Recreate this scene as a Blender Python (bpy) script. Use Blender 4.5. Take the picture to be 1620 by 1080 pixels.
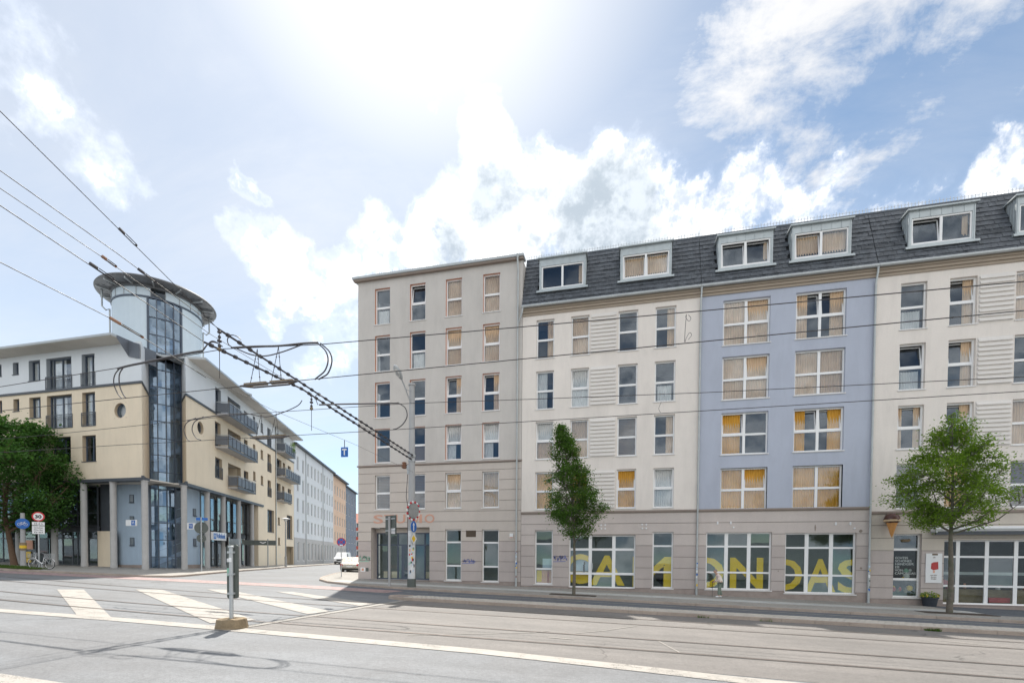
import bpy, math, random
import numpy as np
from mathutils import Vector, Matrix, Quaternion
random.seed(7)
sc = bpy.context.scene
for o in list(bpy.data.objects):
    bpy.data.objects.remove(o)
COL = sc.collection
R = math.radians

# ------------------------------------------------------------------ camera, light, exposure
CAM_Z = 1.65
AL, TH, RO = 0.234, 0.0233, 0.0071           # yaw to the left, pitch down, roll
cy, sy, ct, st, cr, sr = math.cos(AL), math.sin(AL), math.cos(TH), math.sin(TH), math.cos(RO), math.sin(RO)
rotz = Matrix.Rotation(AL, 3, 'Z')
FW = rotz @ Vector((0, ct, -st))
RT = rotz @ (cr * Vector((1, 0, 0)) + sr * Vector((0, st, ct)))
UP = rotz @ (-sr * Vector((1, 0, 0)) + cr * Vector((0, st, ct)))
cd = bpy.data.cameras.new('camera')
cam = bpy.data.objects.new('camera', cd)
COL.objects.link(cam)
m3 = Matrix((RT, UP, -FW)).transposed()
cam.matrix_world = Matrix.Translation((0, 0, CAM_Z)) @ m3.to_4x4()
cd.sensor_width = 36.0
cd.lens = 760.0 / 1620.0 * 36.0
cd.shift_y = (899.0 - 540.0) / 1620.0
cd.clip_start = 0.1
cd.clip_end = 6000
sc.camera = cam

def ray(px, py):
    return FW + (px - 810) / 760 * RT - (py - 899) / 760 * UP

SUN_AZ, SUN_EL = R(-26.2), R(53.8)
sun_dir = Vector((math.sin(SUN_AZ) * math.cos(SUN_EL), math.cos(SUN_AZ) * math.cos(SUN_EL), math.sin(SUN_EL)))
sl = bpy.data.lights.new('sun', 'SUN')
sl.energy = 2.0
sl.angle = R(0.6)
sl.color = (1.0, 0.95, 0.87)
sun = bpy.data.objects.new('sun', sl)
COL.objects.link(sun)
sun.rotation_euler = (-sun_dir).to_track_quat('-Z', 'Y').to_euler()

sc.view_settings.view_transform = 'Standard'
sc.view_settings.look = 'None'
sc.view_settings.gamma = 1.0
sc.view_settings.use_curve_mapping = False
sc.view_settings.exposure = 1.92
SKY_STRENGTH = 0.054
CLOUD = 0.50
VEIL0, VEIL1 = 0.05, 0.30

w = bpy.data.worlds.new('World')
sc.world = w
w.use_nodes = True
NT = w.node_tree
NT.nodes.clear()

class NB:
    """small helper to write node maths"""
    def __init__(s, nt): s.nt = nt
    def n(s, t, **kw):
        x = s.nt.nodes.new(t)
        for k, v in kw.items(): setattr(x, k, v)
        return x
    def put(s, sock, v):
        if v is None: return
        if isinstance(v, bpy.types.NodeSocket): s.nt.links.new(v, sock)
        else: sock.default_value = v
    def m(s, op, a, b=None, c=None, clamp=False):
        x = s.n('ShaderNodeMath', operation=op); x.use_clamp = clamp
        s.put(x.inputs[0], a); s.put(x.inputs[1], b); s.put(x.inputs[2], c)
        return x.outputs[0]
    def vm(s, op, a, b=None, scale=None):
        x = s.n('ShaderNodeVectorMath', operation=op)
        s.put(x.inputs[0], a); s.put(x.inputs[1], b)
        if scale is not None: s.put(x.inputs['Scale'], scale)
        return x.outputs['Value'] if op in ('DOT_PRODUCT', 'LENGTH') else x.outputs['Vector']
    def noise(s, vec, scale=1, detail=4, rough=0.5, dist=0, lac=2.0):
        x = s.n('ShaderNodeTexNoise')
        s.put(x.inputs['Vector'], vec); x.inputs['Scale'].default_value = scale
        x.inputs['Detail'].default_value = detail; x.inputs['Roughness'].default_value = rough
        x.inputs['Distortion'].default_value = dist; x.inputs['Lacunarity'].default_value = lac
        return x.outputs['Fac']
    def mr(s, v, a, b, c=0.0, d=1.0, smooth=True):
        x = s.n('ShaderNodeMapRange'); x.interpolation_type = 'SMOOTHSTEP' if smooth else 'LINEAR'
        s.put(x.inputs['Value'], v)
        for nm, q in (('From Min', a), ('From Max', b), ('To Min', c), ('To Max', d)): s.put(x.inputs[nm], q)
        return x.outputs['Result']
    def mix(s, f, a, b, blend='MIX'):
        x = s.n('ShaderNodeMix', data_type='RGBA', blend_type=blend); x.clamp_factor = True
        s.put(x.inputs[0], f)
        for sock, v in ((x.inputs[6], a), (x.inputs[7], b)):
            if isinstance(v, bpy.types.NodeSocket): s.nt.links.new(v, sock)
            else: sock.default_value = (*v[:3], 1)
        return x.outputs[2]

B = NB(NT)
tc = B.n('ShaderNodeTexCoord')
dirv = B.vm('NORMALIZE', tc.outputs['Generated'])
sep = B.n('ShaderNodeSeparateXYZ'); NT.links.new(dirv, sep.inputs[0])
dz = B.m('MAXIMUM', sep.outputs['Z'], 0.0)
inv = B.m('DIVIDE', 1.0, B.m('ADD', dz, 0.22))
plane = B.vm('SCALE', dirv, scale=inv)         # cloud layer seen in perspective
sky = B.n('ShaderNodeTexSky', sky_type='NISHITA')
sky.sun_disc = False
sky.sun_elevation = SUN_EL
sky.sun_rotation = SUN_AZ
sky.altitude = 100; sky.air_density = 0.75; sky.dust_density = 0.05; sky.ozone_density = 4.0
def vnoise(vec, scale, detail, rough=0.55):
    x = B.n('ShaderNodeTexNoise'); B.put(x.inputs['Vector'], vec); x.inputs['Scale'].default_value = scale
    x.inputs['Detail'].default_value = detail; x.inputs['Roughness'].default_value = rough
    return B.vm('SUBTRACT', x.outputs['Color'], (0.5, 0.5, 0.5))
w1 = B.vm('SCALE', vnoise(dirv, 3.6, 3), scale=0.20)
w2 = B.vm('SCALE', vnoise(B.vm('ADD', dirv, (1.3, 4.1, 2.2)), 11.0, 7, 0.62), scale=0.10)
wdir = B.vm('NORMALIZE', B.vm('ADD', dirv, B.vm('ADD', w1, w2)))
def blob(px, py, r0, r1, gain=1.0, d_in=None):
    """soft patch of cloud around the direction in which the photograph shows one; r in degrees"""
    d = ray(px, py).normalized()
    return B.m('MULTIPLY', B.mr(B.vm('DOT_PRODUCT', d_in or wdir, tuple(d)), math.cos(R(r1)), math.cos(R(r0))), gain)
def mx(lst):
    r = lst[0]
    for q in lst[1:]: r = B.m('MAXIMUM', r, q)
    return r
# heaped clouds
fb = B.noise(dirv, 7.0, 9, 0.62, 0.25)
fb2 = B.noise(B.vm('ADD', dirv, (3.1, 1.7, 0.4)), 22, 6, 0.62, 0.1)
fb3 = B.m('ADD', B.m('MULTIPLY', fb, 0.6), B.m('MULTIPLY', fb2, 0.4))
cum = mx([blob(775, 250, 1, 6.0, 1.0), blob(830, 340, 2, 7, 1.1), blob(940, 335, 2, 8.5, 1.1), blob(730, 350, 2, 6), blob(1060, 370, 1, 6.5, 1.0), blob(1000, 400, 1, 8, 1.0), blob(820, 400, 1, 8, 1.0), blob(670, 395, 1, 5, .9), blob(900, 285, 1, 5.5, 1.0),
          blob(440, 400, 1, 5.5, .9), blob(520, 425, 1, 5, .85), blob(385, 368, 0, 3.6, .75), blob(590, 360, 0, 4.0, .78), blob(590, 430, 0, 4.5, .7),
          blob(140, 240, 0, 5, .62), blob(180, 275, 0, 3, .6), blob(405, 268, 0, 2.6, .74), blob(30, 85, 0, 6, .56), blob(530, 530, 0, 5, .75), blob(70, 20, 0, 5, .5), blob(430, 472, 0, 2.2, .66),
          blob(1160, 310, 1, 5, .8), blob(1120, 350, 1, 4, .8), blob(1300, 320, 0, 5.5, .70), blob(1440, 300, 0, 4.5, .68), blob(1230, 330, 0, 4, .7), blob(1600, 290, 0, 4.5, .72)])
# heavier cloud added outside the view, to brighten the house fronts
fillc = B.mr(B.noise(plane, 0.9, 3, 0.55, 0.3), 0.30, 0.55, 0.15, 0.85)
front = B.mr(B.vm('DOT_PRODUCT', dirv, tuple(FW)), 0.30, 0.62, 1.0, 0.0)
cum = B.m('MAXIMUM', cum, B.m('MULTIPLY', fillc, front))
dens_c = B.mr(B.m('ADD', cum, B.m('MULTIPLY', B.m('SUBTRACT', fb3, 0.5), 2.2)), 0.36, 0.90)
# streaks and ripples of high cloud
mp = B.n('ShaderNodeMapping'); NT.links.new(plane, mp.inputs[0])
mp.inputs['Rotation'].default_value = (0, 0, R(-38)); mp.inputs['Scale'].default_value = (1.0, 2.6, 1.0)
ci = B.noise(mp.outputs[0], 1.7, 10, 0.64, 0.35)
rp = B.noise(plane, 5.0, 8, 0.66, 0.3)
cib = B.noise(plane, 0.75, 2, 0.5, 0.0)
rip = mx([blob(1200, 70, 3, 11, .95), blob(1420, 10, 2, 14, 1.0), blob(1170, 190, 1, 6.5, .8), blob(1290, 130, 1, 9, .8), blob(1340, 250, 1, 9, .56), blob(1500, 200, 1, 10, .60), blob(1610, 90, 0, 8, .66), blob(1250, 280, 0, 6, .6)])
dens_r = B.mr(B.m('ADD', B.m('MULTIPLY', rip, 0.62), B.m('MULTIPLY', B.m('SUBTRACT', B.m('ADD', B.m('MULTIPLY', ci, .45), B.m('MULTIPLY', rp, .55)), 0.5), 2.6)), 0.30, 0.85, 0.0, 0.88)
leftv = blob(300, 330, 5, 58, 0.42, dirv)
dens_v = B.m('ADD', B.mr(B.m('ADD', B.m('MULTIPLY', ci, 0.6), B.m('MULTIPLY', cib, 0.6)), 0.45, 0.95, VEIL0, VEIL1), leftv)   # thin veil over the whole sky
sd = B.vm('DOT_PRODUCT', dirv, tuple(sun_dir))
glow = B.m('POWER', B.mr(sd, math.cos(R(40)), math.cos(R(2)), 0, 1, False), 3.0)                  # the veil lit up round the sun
dens = B.m('MAXIMUM', dens_c, B.m('MAXIMUM', dens_r, B.m('MAXIMUM', dens_v, B.m('MULTIPLY', glow, 0.9, clamp=True))))
fs1 = B.noise(B.vm('ADD', dirv, tuple(sun_dir * 0.028)), 7.0, 9, 0.62, 0.25)
fs2 = B.noise(B.vm('ADD', B.vm('ADD', dirv, (3.1, 1.7, 0.4)), tuple(sun_dir * 0.012)), 22, 6, 0.62, 0.1)
rel = B.m('SUBTRACT', B.m('ADD', B.m('MULTIPLY', fs1, 0.6), B.m('MULTIPLY', fs2, 0.4)), fb3)
relief = B.mr(rel, -0.05, 0.09)      # sides turned away from the sun are greyer
# thick middles of the heaps are grey, their rims bright
core = mx([blob(950, 355, 0, 7.5, 1.0), blob(985, 335, 0, 4.0, 1.0), blob(790, 305, 0, 5, .85), blob(700, 405, 0, 4, .85), blob(765, 290, 0, 2.5, .7), blob(880, 275, 0, 2.5, .35), blob(880, 390, 0, 8, .8), blob(1040, 390, 0, 4, .5)])
thick = B.m('MULTIPLY', B.mr(B.m('ADD', core, B.m('MULTIPLY', B.m('SUBTRACT', fb3, 0.5), 2.6)), 0.16, 0.90), dens_c)
ccol = B.mix(thick, B.mix(B.m('MULTIPLY', relief, B.mr(dens_c, 0.2, 0.9)), (1.0, 0.985, 0.965), (0.52, 0.55, 0.58)), B.mix(relief, (0.46, 0.50, 0.54), (0.30, 0.345, 0.39)))
fade = B.mr(sep.outputs['Z'], -0.02, 0.05)
bg_s = B.n('ShaderNodeBackground'); NT.links.new(B.vm('MULTIPLY', sky.outputs[0], (0.92, 1.0, 0.88)), bg_s.inputs[0]); bg_s.inputs[1].default_value = SKY_STRENGTH
bg_c = B.n('ShaderNodeBackground'); NT.links.new(ccol, bg_c.inputs[0])
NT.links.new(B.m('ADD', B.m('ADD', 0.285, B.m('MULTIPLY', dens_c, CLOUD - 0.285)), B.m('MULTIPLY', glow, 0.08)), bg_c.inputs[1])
mxs = B.n('ShaderNodeMixShader')
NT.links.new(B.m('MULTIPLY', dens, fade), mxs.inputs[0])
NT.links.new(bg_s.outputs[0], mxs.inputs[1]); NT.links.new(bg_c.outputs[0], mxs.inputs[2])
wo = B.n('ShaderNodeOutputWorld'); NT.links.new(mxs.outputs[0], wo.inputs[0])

cyc = sc.cycles
sc.render.engine = 'CYCLES'
cyc.max_bounces = 6; cyc.diffuse_bounces = 3; cyc.glossy_bounces = 3; cyc.transmission_bounces = 4; cyc.transparent_max_bounces = 14
cyc.caustics_reflective = False; cyc.caustics_refractive = False
cyc.sample_clamp_indirect = 4
cyc.use_denoising = True

# ------------------------------------------------------------------ materials
def pos_tex(B):
    g = B.n('ShaderNodeNewGeometry'); return g.outputs['Position']

def mat(name, col, rough=0.8, var=0.10, scale=1.2, fine=0.06, fscale=40, bump=0.15, bscale=90, metal=0.0, spec=0.4, streak=0.0, tint=None):
    m = bpy.data.materials.new(name); m.use_nodes = True
    nt = m.node_tree; nt.nodes.clear(); b = NB(nt)
    p = pos_tex(b)
    f = b.mr(b.noise(p, scale, 5, 0.6), 0.25, 0.75, 1 - var, 1 + var, False)
    f2 = b.mr(b.noise(p, fscale, 3, 0.6), 0.25, 0.75, 1 - fine, 1 + fine, False)
    f = b.m('MULTIPLY', f, f2)
    if streak:
        s = b.vm('MULTIPLY', p, (1.5, 1.5, 0.28))
        f3 = b.mr(b.noise(s, 1.0, 6, 0.68, 0.4), 0.45, 0.75, 1.0, 1 - streak, False)
        f = b.m('MULTIPLY', f, f3)
    c = b.vm('SCALE', tuple(col[:3]), scale=f)
    if tint:
        c = b.mix(b.mr(b.noise(p, scale * 0.6, 4, 0.6), 0.45, 0.7), c, tint)
    pb = b.n('ShaderNodeBsdfPrincipled')
    nt.links.new(c, pb.inputs['Base Color'])
    rv = b.mr(b.noise(p, scale * 3, 3, 0.5), 0.3, 0.7, max(0.02, rough - 0.08), min(1, rough + 0.08), False)
    nt.links.new(rv, pb.inputs['Roughness'])
    pb.inputs['Metallic'].default_value = metal
    pb.inputs['Specular IOR Level'].default_value = spec
    if bump:
        bp = b.n('ShaderNodeBump'); bp.inputs['Strength'].default_value = bump; bp.inputs['Distance'].default_value = 0.01
        nt.links.new(b.noise(p, bscale, 4, 0.6), bp.inputs['Height']); nt.links.new(bp.outputs[0], pb.inputs['Normal'])
    o = b.n('ShaderNodeOutputMaterial'); nt.links.new(pb.outputs[0], o.inputs[0])
    return m

def glass(name, tint=(0.96, 0.97, 0.97), f0=0.058, wav=0.10, refl=(0.76, 0.87, 1.0)):
    m = bpy.data.materials.new(name); m.use_nodes = True
    nt = m.node_tree; nt.nodes.clear(); b = NB(nt)
    p = pos_tex(b)
    bp = b.n('ShaderNodeBump'); bp.inputs['Strength'].default_value = wav; bp.inputs['Distance'].default_value = 0.02
    nt.links.new(b.noise(p, 0.9, 2, 0.5), bp.inputs['Height'])
    oi = b.n('ShaderNodeObjectInfo')
    wn = b.n('ShaderNodeTexWhiteNoise', noise_dimensions='1D'); nt.links.new(oi.outputs['Random'], wn.inputs['W'])
    tl = b.vm('SCALE', b.vm('SUBTRACT', wn.outputs['Color'], (0.5, 0.5, 0.5)), scale=0.10)   # no two panes hang quite alike
    nrm_ = b.vm('NORMALIZE', b.vm('ADD', bp.outputs[0], tl))
    lw = b.n('ShaderNodeLayerWeight'); lw.inputs['Blend'].default_value = 0.5
    nt.links.new(nrm_, lw.inputs['Normal'])
    fr = b.m('ADD', b.m('MULTIPLY', b.m('POWER', lw.outputs['Facing'], 4.0), 1 - f0), f0, clamp=True)
    t = b.n('ShaderNodeBsdfTransparent'); t.inputs[0].default_value = (*tint, 1)
    g = b.n('ShaderNodeBsdfGlossy'); g.inputs[0].default_value = (*refl, 1); g.inputs['Roughness'].default_value = 0.015; nt.links.new(nrm_, g.inputs['Normal'])
    x = b.n('ShaderNodeMixShader'); nt.links.new(fr, x.inputs[0]); nt.links.new(t.outputs[0], x.inputs[1]); nt.links.new(g.outputs[0], x.inputs[2])
    o = b.n('ShaderNodeOutputMaterial'); nt.links.new(x.outputs[0], o.inputs[0])
    return m

def cloth(name, col, trans=0.35):
    m = bpy.data.materials.new(name); m.use_nodes = True
    nt = m.node_tree; nt.nodes.clear(); b = NB(nt)
    p = pos_tex(b)
    f = b.mr(b.noise(p, 2.0, 4, 0.6), 0.25, 0.75, 0.85, 1.12, False)
    c = b.vm('SCALE', tuple(col), scale=f)
    d = b.n('ShaderNodeBsdfDiffuse'); nt.links.new(c, d.inputs[0])
    t = b.n('ShaderNodeBsdfTranslucent'); nt.links.new(c, t.inputs[0])
    x = b.n('ShaderNodeMixShader'); x.inputs[0].default_value = trans
    nt.links.new(d.outputs[0], x.inputs[1]); nt.links.new(t.outputs[0], x.inputs[2])
    o = b.n('ShaderNodeOutputMaterial'); nt.links.new(x.outputs[0], o.inputs[0])
    return m

def leafmat(name, col, col2, trans=0.45):
    m = bpy.data.materials.new(name); m.use_nodes = True
    nt = m.node_tree; nt.nodes.clear(); b = NB(nt)
    p = pos_tex(b)
    f = b.mr(b.noise(p, 1.3, 3, 0.6), 0.3, 0.7)
    g = b.noise(p, 14, 2, 0.6)
    c = b.mix(b.m('ADD', b.m('MULTIPLY', f, 0.6), b.m('MULTIPLY', g, 0.4)), col, col2)
    pb = b.n('ShaderNodeBsdfPrincipled'); nt.links.new(c, pb.inputs['Base Color']); pb.inputs['Roughness'].default_value = 0.6
    pb.inputs['Specular IOR Level'].default_value = 0.15
    t = b.n('ShaderNodeBsdfTranslucent'); nt.links.new(b.vm('MULTIPLY', c, (1.5, 1.6, 0.7)), t.inputs[0])
    x = b.n('ShaderNodeMixShader'); x.inputs[0].default_value = trans
    nt.links.new(pb.outputs[0], x.inputs[1]); nt.links.new(t.outputs[0], x.inputs[2])
    o = b.n('ShaderNodeOutputMaterial'); nt.links.new(x.outputs[0], o.inputs[0])
    return m

def asphalt(name, col, col2, patch=0.25, track=0.12, rough=0.75):
    m = bpy.data.materials.new(name); m.use_nodes = True
    nt = m.node_tree; nt.nodes.clear(); b = NB(nt)
    p = pos_tex(b)
    big = b.mr(b.noise(p, 0.25, 5, 0.6, 0.4), 0.35, 0.65)
    c = b.mix(big, col, col2)
    wear = b.mr(b.noise(b.vm('MULTIPLY', p, (0.12, 1.3, 1.0)), 1.0, 5, 0.6), 0.3, 0.7, 1 - track, 1 + track * .6, False)   # worn along the lanes
    mid = b.mr(b.noise(p, 2.2, 5, 0.65), 0.3, 0.7, 0.93, 1.07, False)
    grit = b.mr(b.noise(p, 55, 3, 0.8), 0.25, 0.75, 0.66, 1.34, False)
    g2 = b.mr(b.noise(p, 14, 4, 0.75), 0.3, 0.7, 0.84, 1.16, False)
    f = b.m('MULTIPLY', b.m('MULTIPLY', b.m('MULTIPLY', wear, mid), grit), g2)
    vo = b.n('ShaderNodeTexVoronoi', feature='DISTANCE_TO_EDGE'); vo.inputs['Scale'].default_value = 0.22
    nt.links.new(b.vm('ADD', p, b.vm('SCALE', b.n('ShaderNodeTexNoise').outputs['Color'], scale=0.0)), vo.inputs['Vector'])
    nz = b.n('ShaderNodeTexNoise'); nt.links.new(p, nz.inputs['Vector']); nz.inputs['Scale'].default_value = 1.1; nz.inputs['Detail'].default_value = 5
    nt.links.new(b.vm('ADD', p, b.vm('SCALE', nz.outputs['Color'], scale=1.6)), vo.inputs['Vector'])
    crack = b.m('MULTIPLY', b.mr(vo.outputs['Distance'], 0.0, 0.010, 0.5, 1.0), 1.0)
    has = b.mr(b.noise(p, 0.18, 2, 0.5), 0.50, 0.62)
    f = b.m('MULTIPLY', f, b.m('ADD', b.m('MULTIPLY', b.m('SUBTRACT', crack, 1.0), has), 1.0))
    c = b.vm('SCALE', c, scale=f)
    pb = b.n('ShaderNodeBsdfPrincipled'); nt.links.new(c, pb.inputs['Base Color'])
    pb.inputs['Roughness'].default_value = rough; pb.inputs['Specular IOR Level'].default_value = 0.4
    bp = b.n('ShaderNodeBump'); bp.inputs['Strength'].default_value = 0.5; bp.inputs['Distance'].default_value = 0.01
    nt.links.new(b.noise(p, 80, 3, 0.7), bp.inputs['Height']); nt.links.new(bp.outputs[0], pb.inputs['Normal'])
    o = b.n('ShaderNodeOutputMaterial'); nt.links.new(pb.outputs[0], o.inputs[0])
    return m

def paintmat(name, col, wear=0.5):
    """road paint worn through to the asphalt in spots"""
    m = bpy.data.materials.new(name); m.use_nodes = True
    nt = m.node_tree; nt.nodes.clear(); b = NB(nt)
    p = pos_tex(b)
    c = b.vm('SCALE', tuple(col), scale=b.mr(b.noise(p, 3, 5, 0.65), 0.3, 0.7, 0.85, 1.06, False))
    pb = b.n('ShaderNodeBsdfPrincipled'); nt.links.new(c, pb.inputs['Base Color']); pb.inputs['Roughness'].default_value = 0.75
    t = b.n('ShaderNodeBsdfTransparent')
    k = b.mr(b.m('ADD', b.m('MULTIPLY', b.noise(p, 38, 5, 0.75), 0.6), b.m('MULTIPLY', b.noise(p, 2.5, 4, 0.6), 0.4)), 0.50 + 0.1 * (1 - wear), 0.62 + 0.1 * (1 - wear), 0.0, wear)
    x = b.n('ShaderNodeMixShader'); nt.links.new(k, x.inputs[0]); nt.links.new(pb.outputs[0], x.inputs[1]); nt.links.new(t.outputs[0], x.inputs[2])
    o = b.n('ShaderNodeOutputMaterial'); nt.links.new(x.outputs[0], o.inputs[0])
    return m

class M: pass
M.grey = mat('grey plaster', (0.60, 0.56, 0.52), 0.9, 0.06, 0.5, 0.04, 25, 0.25, 120, streak=0.10)
M.greylow = mat('pale taupe plaster', (0.585, 0.52, 0.465), 0.9, 0.06, 0.5, 0.05, 25, 0.3, 90, streak=0.06)
M.taupe = mat('taupe plaster', (0.51, 0.445, 0.415), 0.9, 0.07, 0.6, 0.05, 25, 0.3, 90, streak=0.08)
M.taupeup = mat('light taupe plaster', (0.60, 0.53, 0.49), 0.9, 0.07, 0.6, 0.05, 25, 0.3, 90, streak=0.06)
M.cafeup = mat('sand plaster', (0.58, 0.52, 0.45), 0.9, 0.07, 0.6, 0.05, 25, 0.3, 90, streak=0.06)
M.groove = mat('joint plaster', (0.25, 0.21, 0.19), 0.95, 0.05, 1, 0.05, 25, 0)
M.whitew = mat('off white plaster', (0.82, 0.75, 0.685), 0.9, 0.045, 0.5, 0.03, 25, 0.22, 120, streak=0.10)
M.blue = mat('blue grey plaster', (0.475, 0.505, 0.59), 0.9, 0.05, 0.5, 0.03, 25, 0.25, 120, streak=0.09)
M.coral = mat('coral reveal', (0.62, 0.31, 0.21), 0.85, 0.05, 2, 0.03, 30, 0.1)
M.ledge = mat('brown ledge', (0.30, 0.245, 0.21), 0.85, 0.08, 1.5, 0.05, 30, 0.1)
M.corn = mat('ochre cornice', (0.40, 0.33, 0.26), 0.85, 0.06, 1.5, 0.04, 30, 0.1)
M.plinth = mat('dirty plinth', (0.34, 0.28, 0.25), 0.9, 0.16, 2.5, 0.1, 25, 0.3, 60)
M.white = mat('white plastic frame', (0.88, 0.87, 0.86), 0.35, 0.03, 3, 0.02, 30, 0)
M.sill = mat('white sill', (0.74, 0.72, 0.70), 0.5, 0.06, 3, 0.04, 30, 0)
M.glass = glass('window glass')
M.glassd = glass('dark shop glass', (0.90, 0.93, 0.91), 0.05, 0.08)
M.glassb = glass('bluish stair glass', (0.60, 0.75, 0.95), 0.20, 0.3, (0.62, 0.80, 1.0))
M.slatm = mat('white slat', (0.78, 0.735, 0.69), 0.85, 0.02, 0.5, 0.02, 25, 0)
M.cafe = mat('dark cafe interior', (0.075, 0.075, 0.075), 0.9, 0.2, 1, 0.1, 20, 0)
M.core = mat('stair hall wall', (0.66, 0.66, 0.62), 0.9, 0.1, 1, 0.05, 20, 0)
M.discunder = mat('roof disc sheet', (0.17, 0.175, 0.185), 0.5, 0.08, 1.5, 0.05, 30, 0.05, 30, metal=0.3)
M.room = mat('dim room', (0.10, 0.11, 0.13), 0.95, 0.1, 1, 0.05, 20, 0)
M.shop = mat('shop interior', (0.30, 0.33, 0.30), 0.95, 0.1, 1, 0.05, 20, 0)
M.gold = cloth('gold curtain', (0.84, 0.45, 0.08), 0.2)  # weaker sky reflection on the lower rows, put into the cloth colour
M.tan = cloth('tan curtain', (0.84, 0.62, 0.42), 0.2)
M.sheer = cloth('sheer curtain', (0.82, 0.82, 0.80), 0.25)
M.blind = mat('brown blind', (0.20, 0.15, 0.11), 0.8, 0.08, 2, 0.05, 30, 0)
M.zinc = mat('zinc sheet', (0.47, 0.51, 0.52), 0.45, 0.10, 1.4, 0.06, 30, 0.05, 30, metal=0.35, spec=0.5)
M.zincpipe = mat('galvanised pipe', (0.46, 0.48, 0.48), 0.45, 0.10, 2, 0.08, 30, 0.05, 30, metal=0.4)
M.tile = mat('slate roof tile', (0.088, 0.097, 0.110), 0.6, 0.40, 2.8, 0.3, 9, 0.3, 60, spec=0.45)
M.greymetal = mat('light grey metal', (0.44, 0.46, 0.47), 0.45, 0.06, 2, 0.05, 30, 0.03, 30, metal=0.3)
M.darkmetal = mat('anthracite metal', (0.075, 0.085, 0.10), 0.5, 0.08, 2, 0.05, 30, 0.03, 30)
M.black = mat('black plastic', (0.02, 0.02, 0.022), 0.5, 0.08, 2, 0.05, 30, 0)
M.polegrey = mat('painted grey pole', (0.40, 0.40, 0.40), 0.55, 0.09, 1.5, 0.06, 30, 0.08, 40, streak=0.15)
M.polewhite = mat('papered pole', (0.66, 0.66, 0.66), 0.7, 0.10, 3, 0.10, 12, 0.1, 40)
M.cream = mat('cream plaster', (0.81, 0.69, 0.53), 0.9, 0.045, 0.5, 0.03, 25, 0.15, 100, streak=0.07)
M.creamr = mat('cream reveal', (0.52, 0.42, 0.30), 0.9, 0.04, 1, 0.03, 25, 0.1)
M.palew = mat('pale white plaster', (0.72, 0.75, 0.78), 0.9, 0.03, 0.5, 0.03, 25, 0.15, 100, streak=0.03)
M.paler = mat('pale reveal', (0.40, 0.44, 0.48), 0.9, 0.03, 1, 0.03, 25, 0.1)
M.ltblue = mat('light blue plaster', (0.42, 0.52, 0.63), 0.9, 0.05, 0.8, 0.04, 25, 0.2, 80, streak=0.06)
M.tower = mat('tower plaster', (0.62, 0.71, 0.78), 0.85, 0.03, 0.8, 0.03, 25, 0.15, 80, streak=0.03)
M.soffit = mat('soffit board', (0.58, 0.55, 0.50), 0.8, 0.04, 1, 0.03, 20, 0.05)
M.concrete = mat('column concrete', (0.42, 0.41, 0.40), 0.8, 0.08, 1.5, 0.06, 20, 0.15, 60, streak=0.08)
M.bframe = mat('dark blue grey frame', (0.075, 0.095, 0.13), 0.45, 0.05, 2, 0.05, 30, 0)
M.balc = mat('grey balcony sheet', (0.13, 0.145, 0.17), 0.5, 0.08, 2, 0.05, 30, 0)
M.fargrey = mat('far grey plaster', (0.70, 0.72, 0.74), 0.9, 0.05, 0.6, 0.04, 20, 0.1, streak=0.04)
M.farlow = mat('far grey base', (0.48, 0.47, 0.46), 0.9, 0.07, 0.6, 0.04, 20, 0.1)
M.apricot = mat('apricot plaster', (0.74, 0.53, 0.39), 0.9, 0.05, 0.6, 0.04, 20, 0.1, streak=0.04)
M.fardark = mat('far blue grey plaster', (0.22, 0.25, 0.30), 0.9, 0.05, 0.6, 0.04, 20, 0.1)
M.redbalc = mat('red balcony', (0.45, 0.09, 0.06), 0.7, 0.06, 2, 0.04, 20, 0)
M.redroof = mat('red roof tile', (0.34, 0.13, 0.09), 0.8, 0.12, 2, 0.1, 20, 0.1)
M.farwin = mat('far window pane', (0.17, 0.20, 0.23), 0.15, 0.3, 0.8, 0.05, 20, 0, spec=0.6)
M.road = asphalt('road asphalt', (0.172, 0.180, 0.190), (0.150, 0.153, 0.158))
M.trackbed = asphalt('track asphalt', (0.176, 0.163, 0.153), (0.150, 0.141, 0.133), track=0.16)
M.bike = asphalt('cycle lane asphalt', (0.105, 0.120, 0.138), (0.10, 0.108, 0.122), track=0.06)
M.paint = paintmat('road paint', (0.34, 0.318, 0.288), 0.75)
M.paintold = paintmat('worn road paint', (0.28, 0.265, 0.24), 0.8)
M.redpaint = paintmat('worn red surfacing', (0.34, 0.235, 0.225), 0.85)
M.tar = mat('tar seam', (0.095, 0.09, 0.088), 0.55, 0.2, 3, 0.1, 30, 0.1)
M.rail = mat('tram rail steel', (0.17, 0.13, 0.11), 0.4, 0.2, 1.2, 0.1, 30, 0.05, metal=0.6)
M.pave = mat('pavement mosaic', (0.31, 0.295, 0.27), 0.9, 0.12, 0.8, 0.35, 14, 0.8, 16)
M.slab = mat('granite slab', (0.47, 0.475, 0.46), 0.85, 0.15, 1.1, 0.08, 40, 0.2, 60)
M.kerb = mat('granite kerb', (0.40, 0.325, 0.27), 0.85, 0.18, 1.6, 0.12, 30, 0.3, 50)
M.soil = mat('tree pit soil', (0.06, 0.045, 0.035), 0.95, 0.25, 4, 0.25, 25, 0.8, 40)
M.pav2 = mat('concrete paver', (0.46, 0.425, 0.375), 0.9, 0.16, 3, 0.12, 20, 0.3, 60)
M.bark = mat('grey bark', (0.15, 0.13, 0.105), 0.95, 0.25, 6, 0.2, 30, 0.8, 30, tint=(0.10, 0.11, 0.07))
M.barkb = mat('brown bark', (0.14, 0.09, 0.06), 0.95, 0.2, 6, 0.2, 30, 0.8, 30)
M.leaf1 = leafmat('hornbeam leaf', (0.058, 0.125, 0.026), (0.108, 0.190, 0.042))
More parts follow.
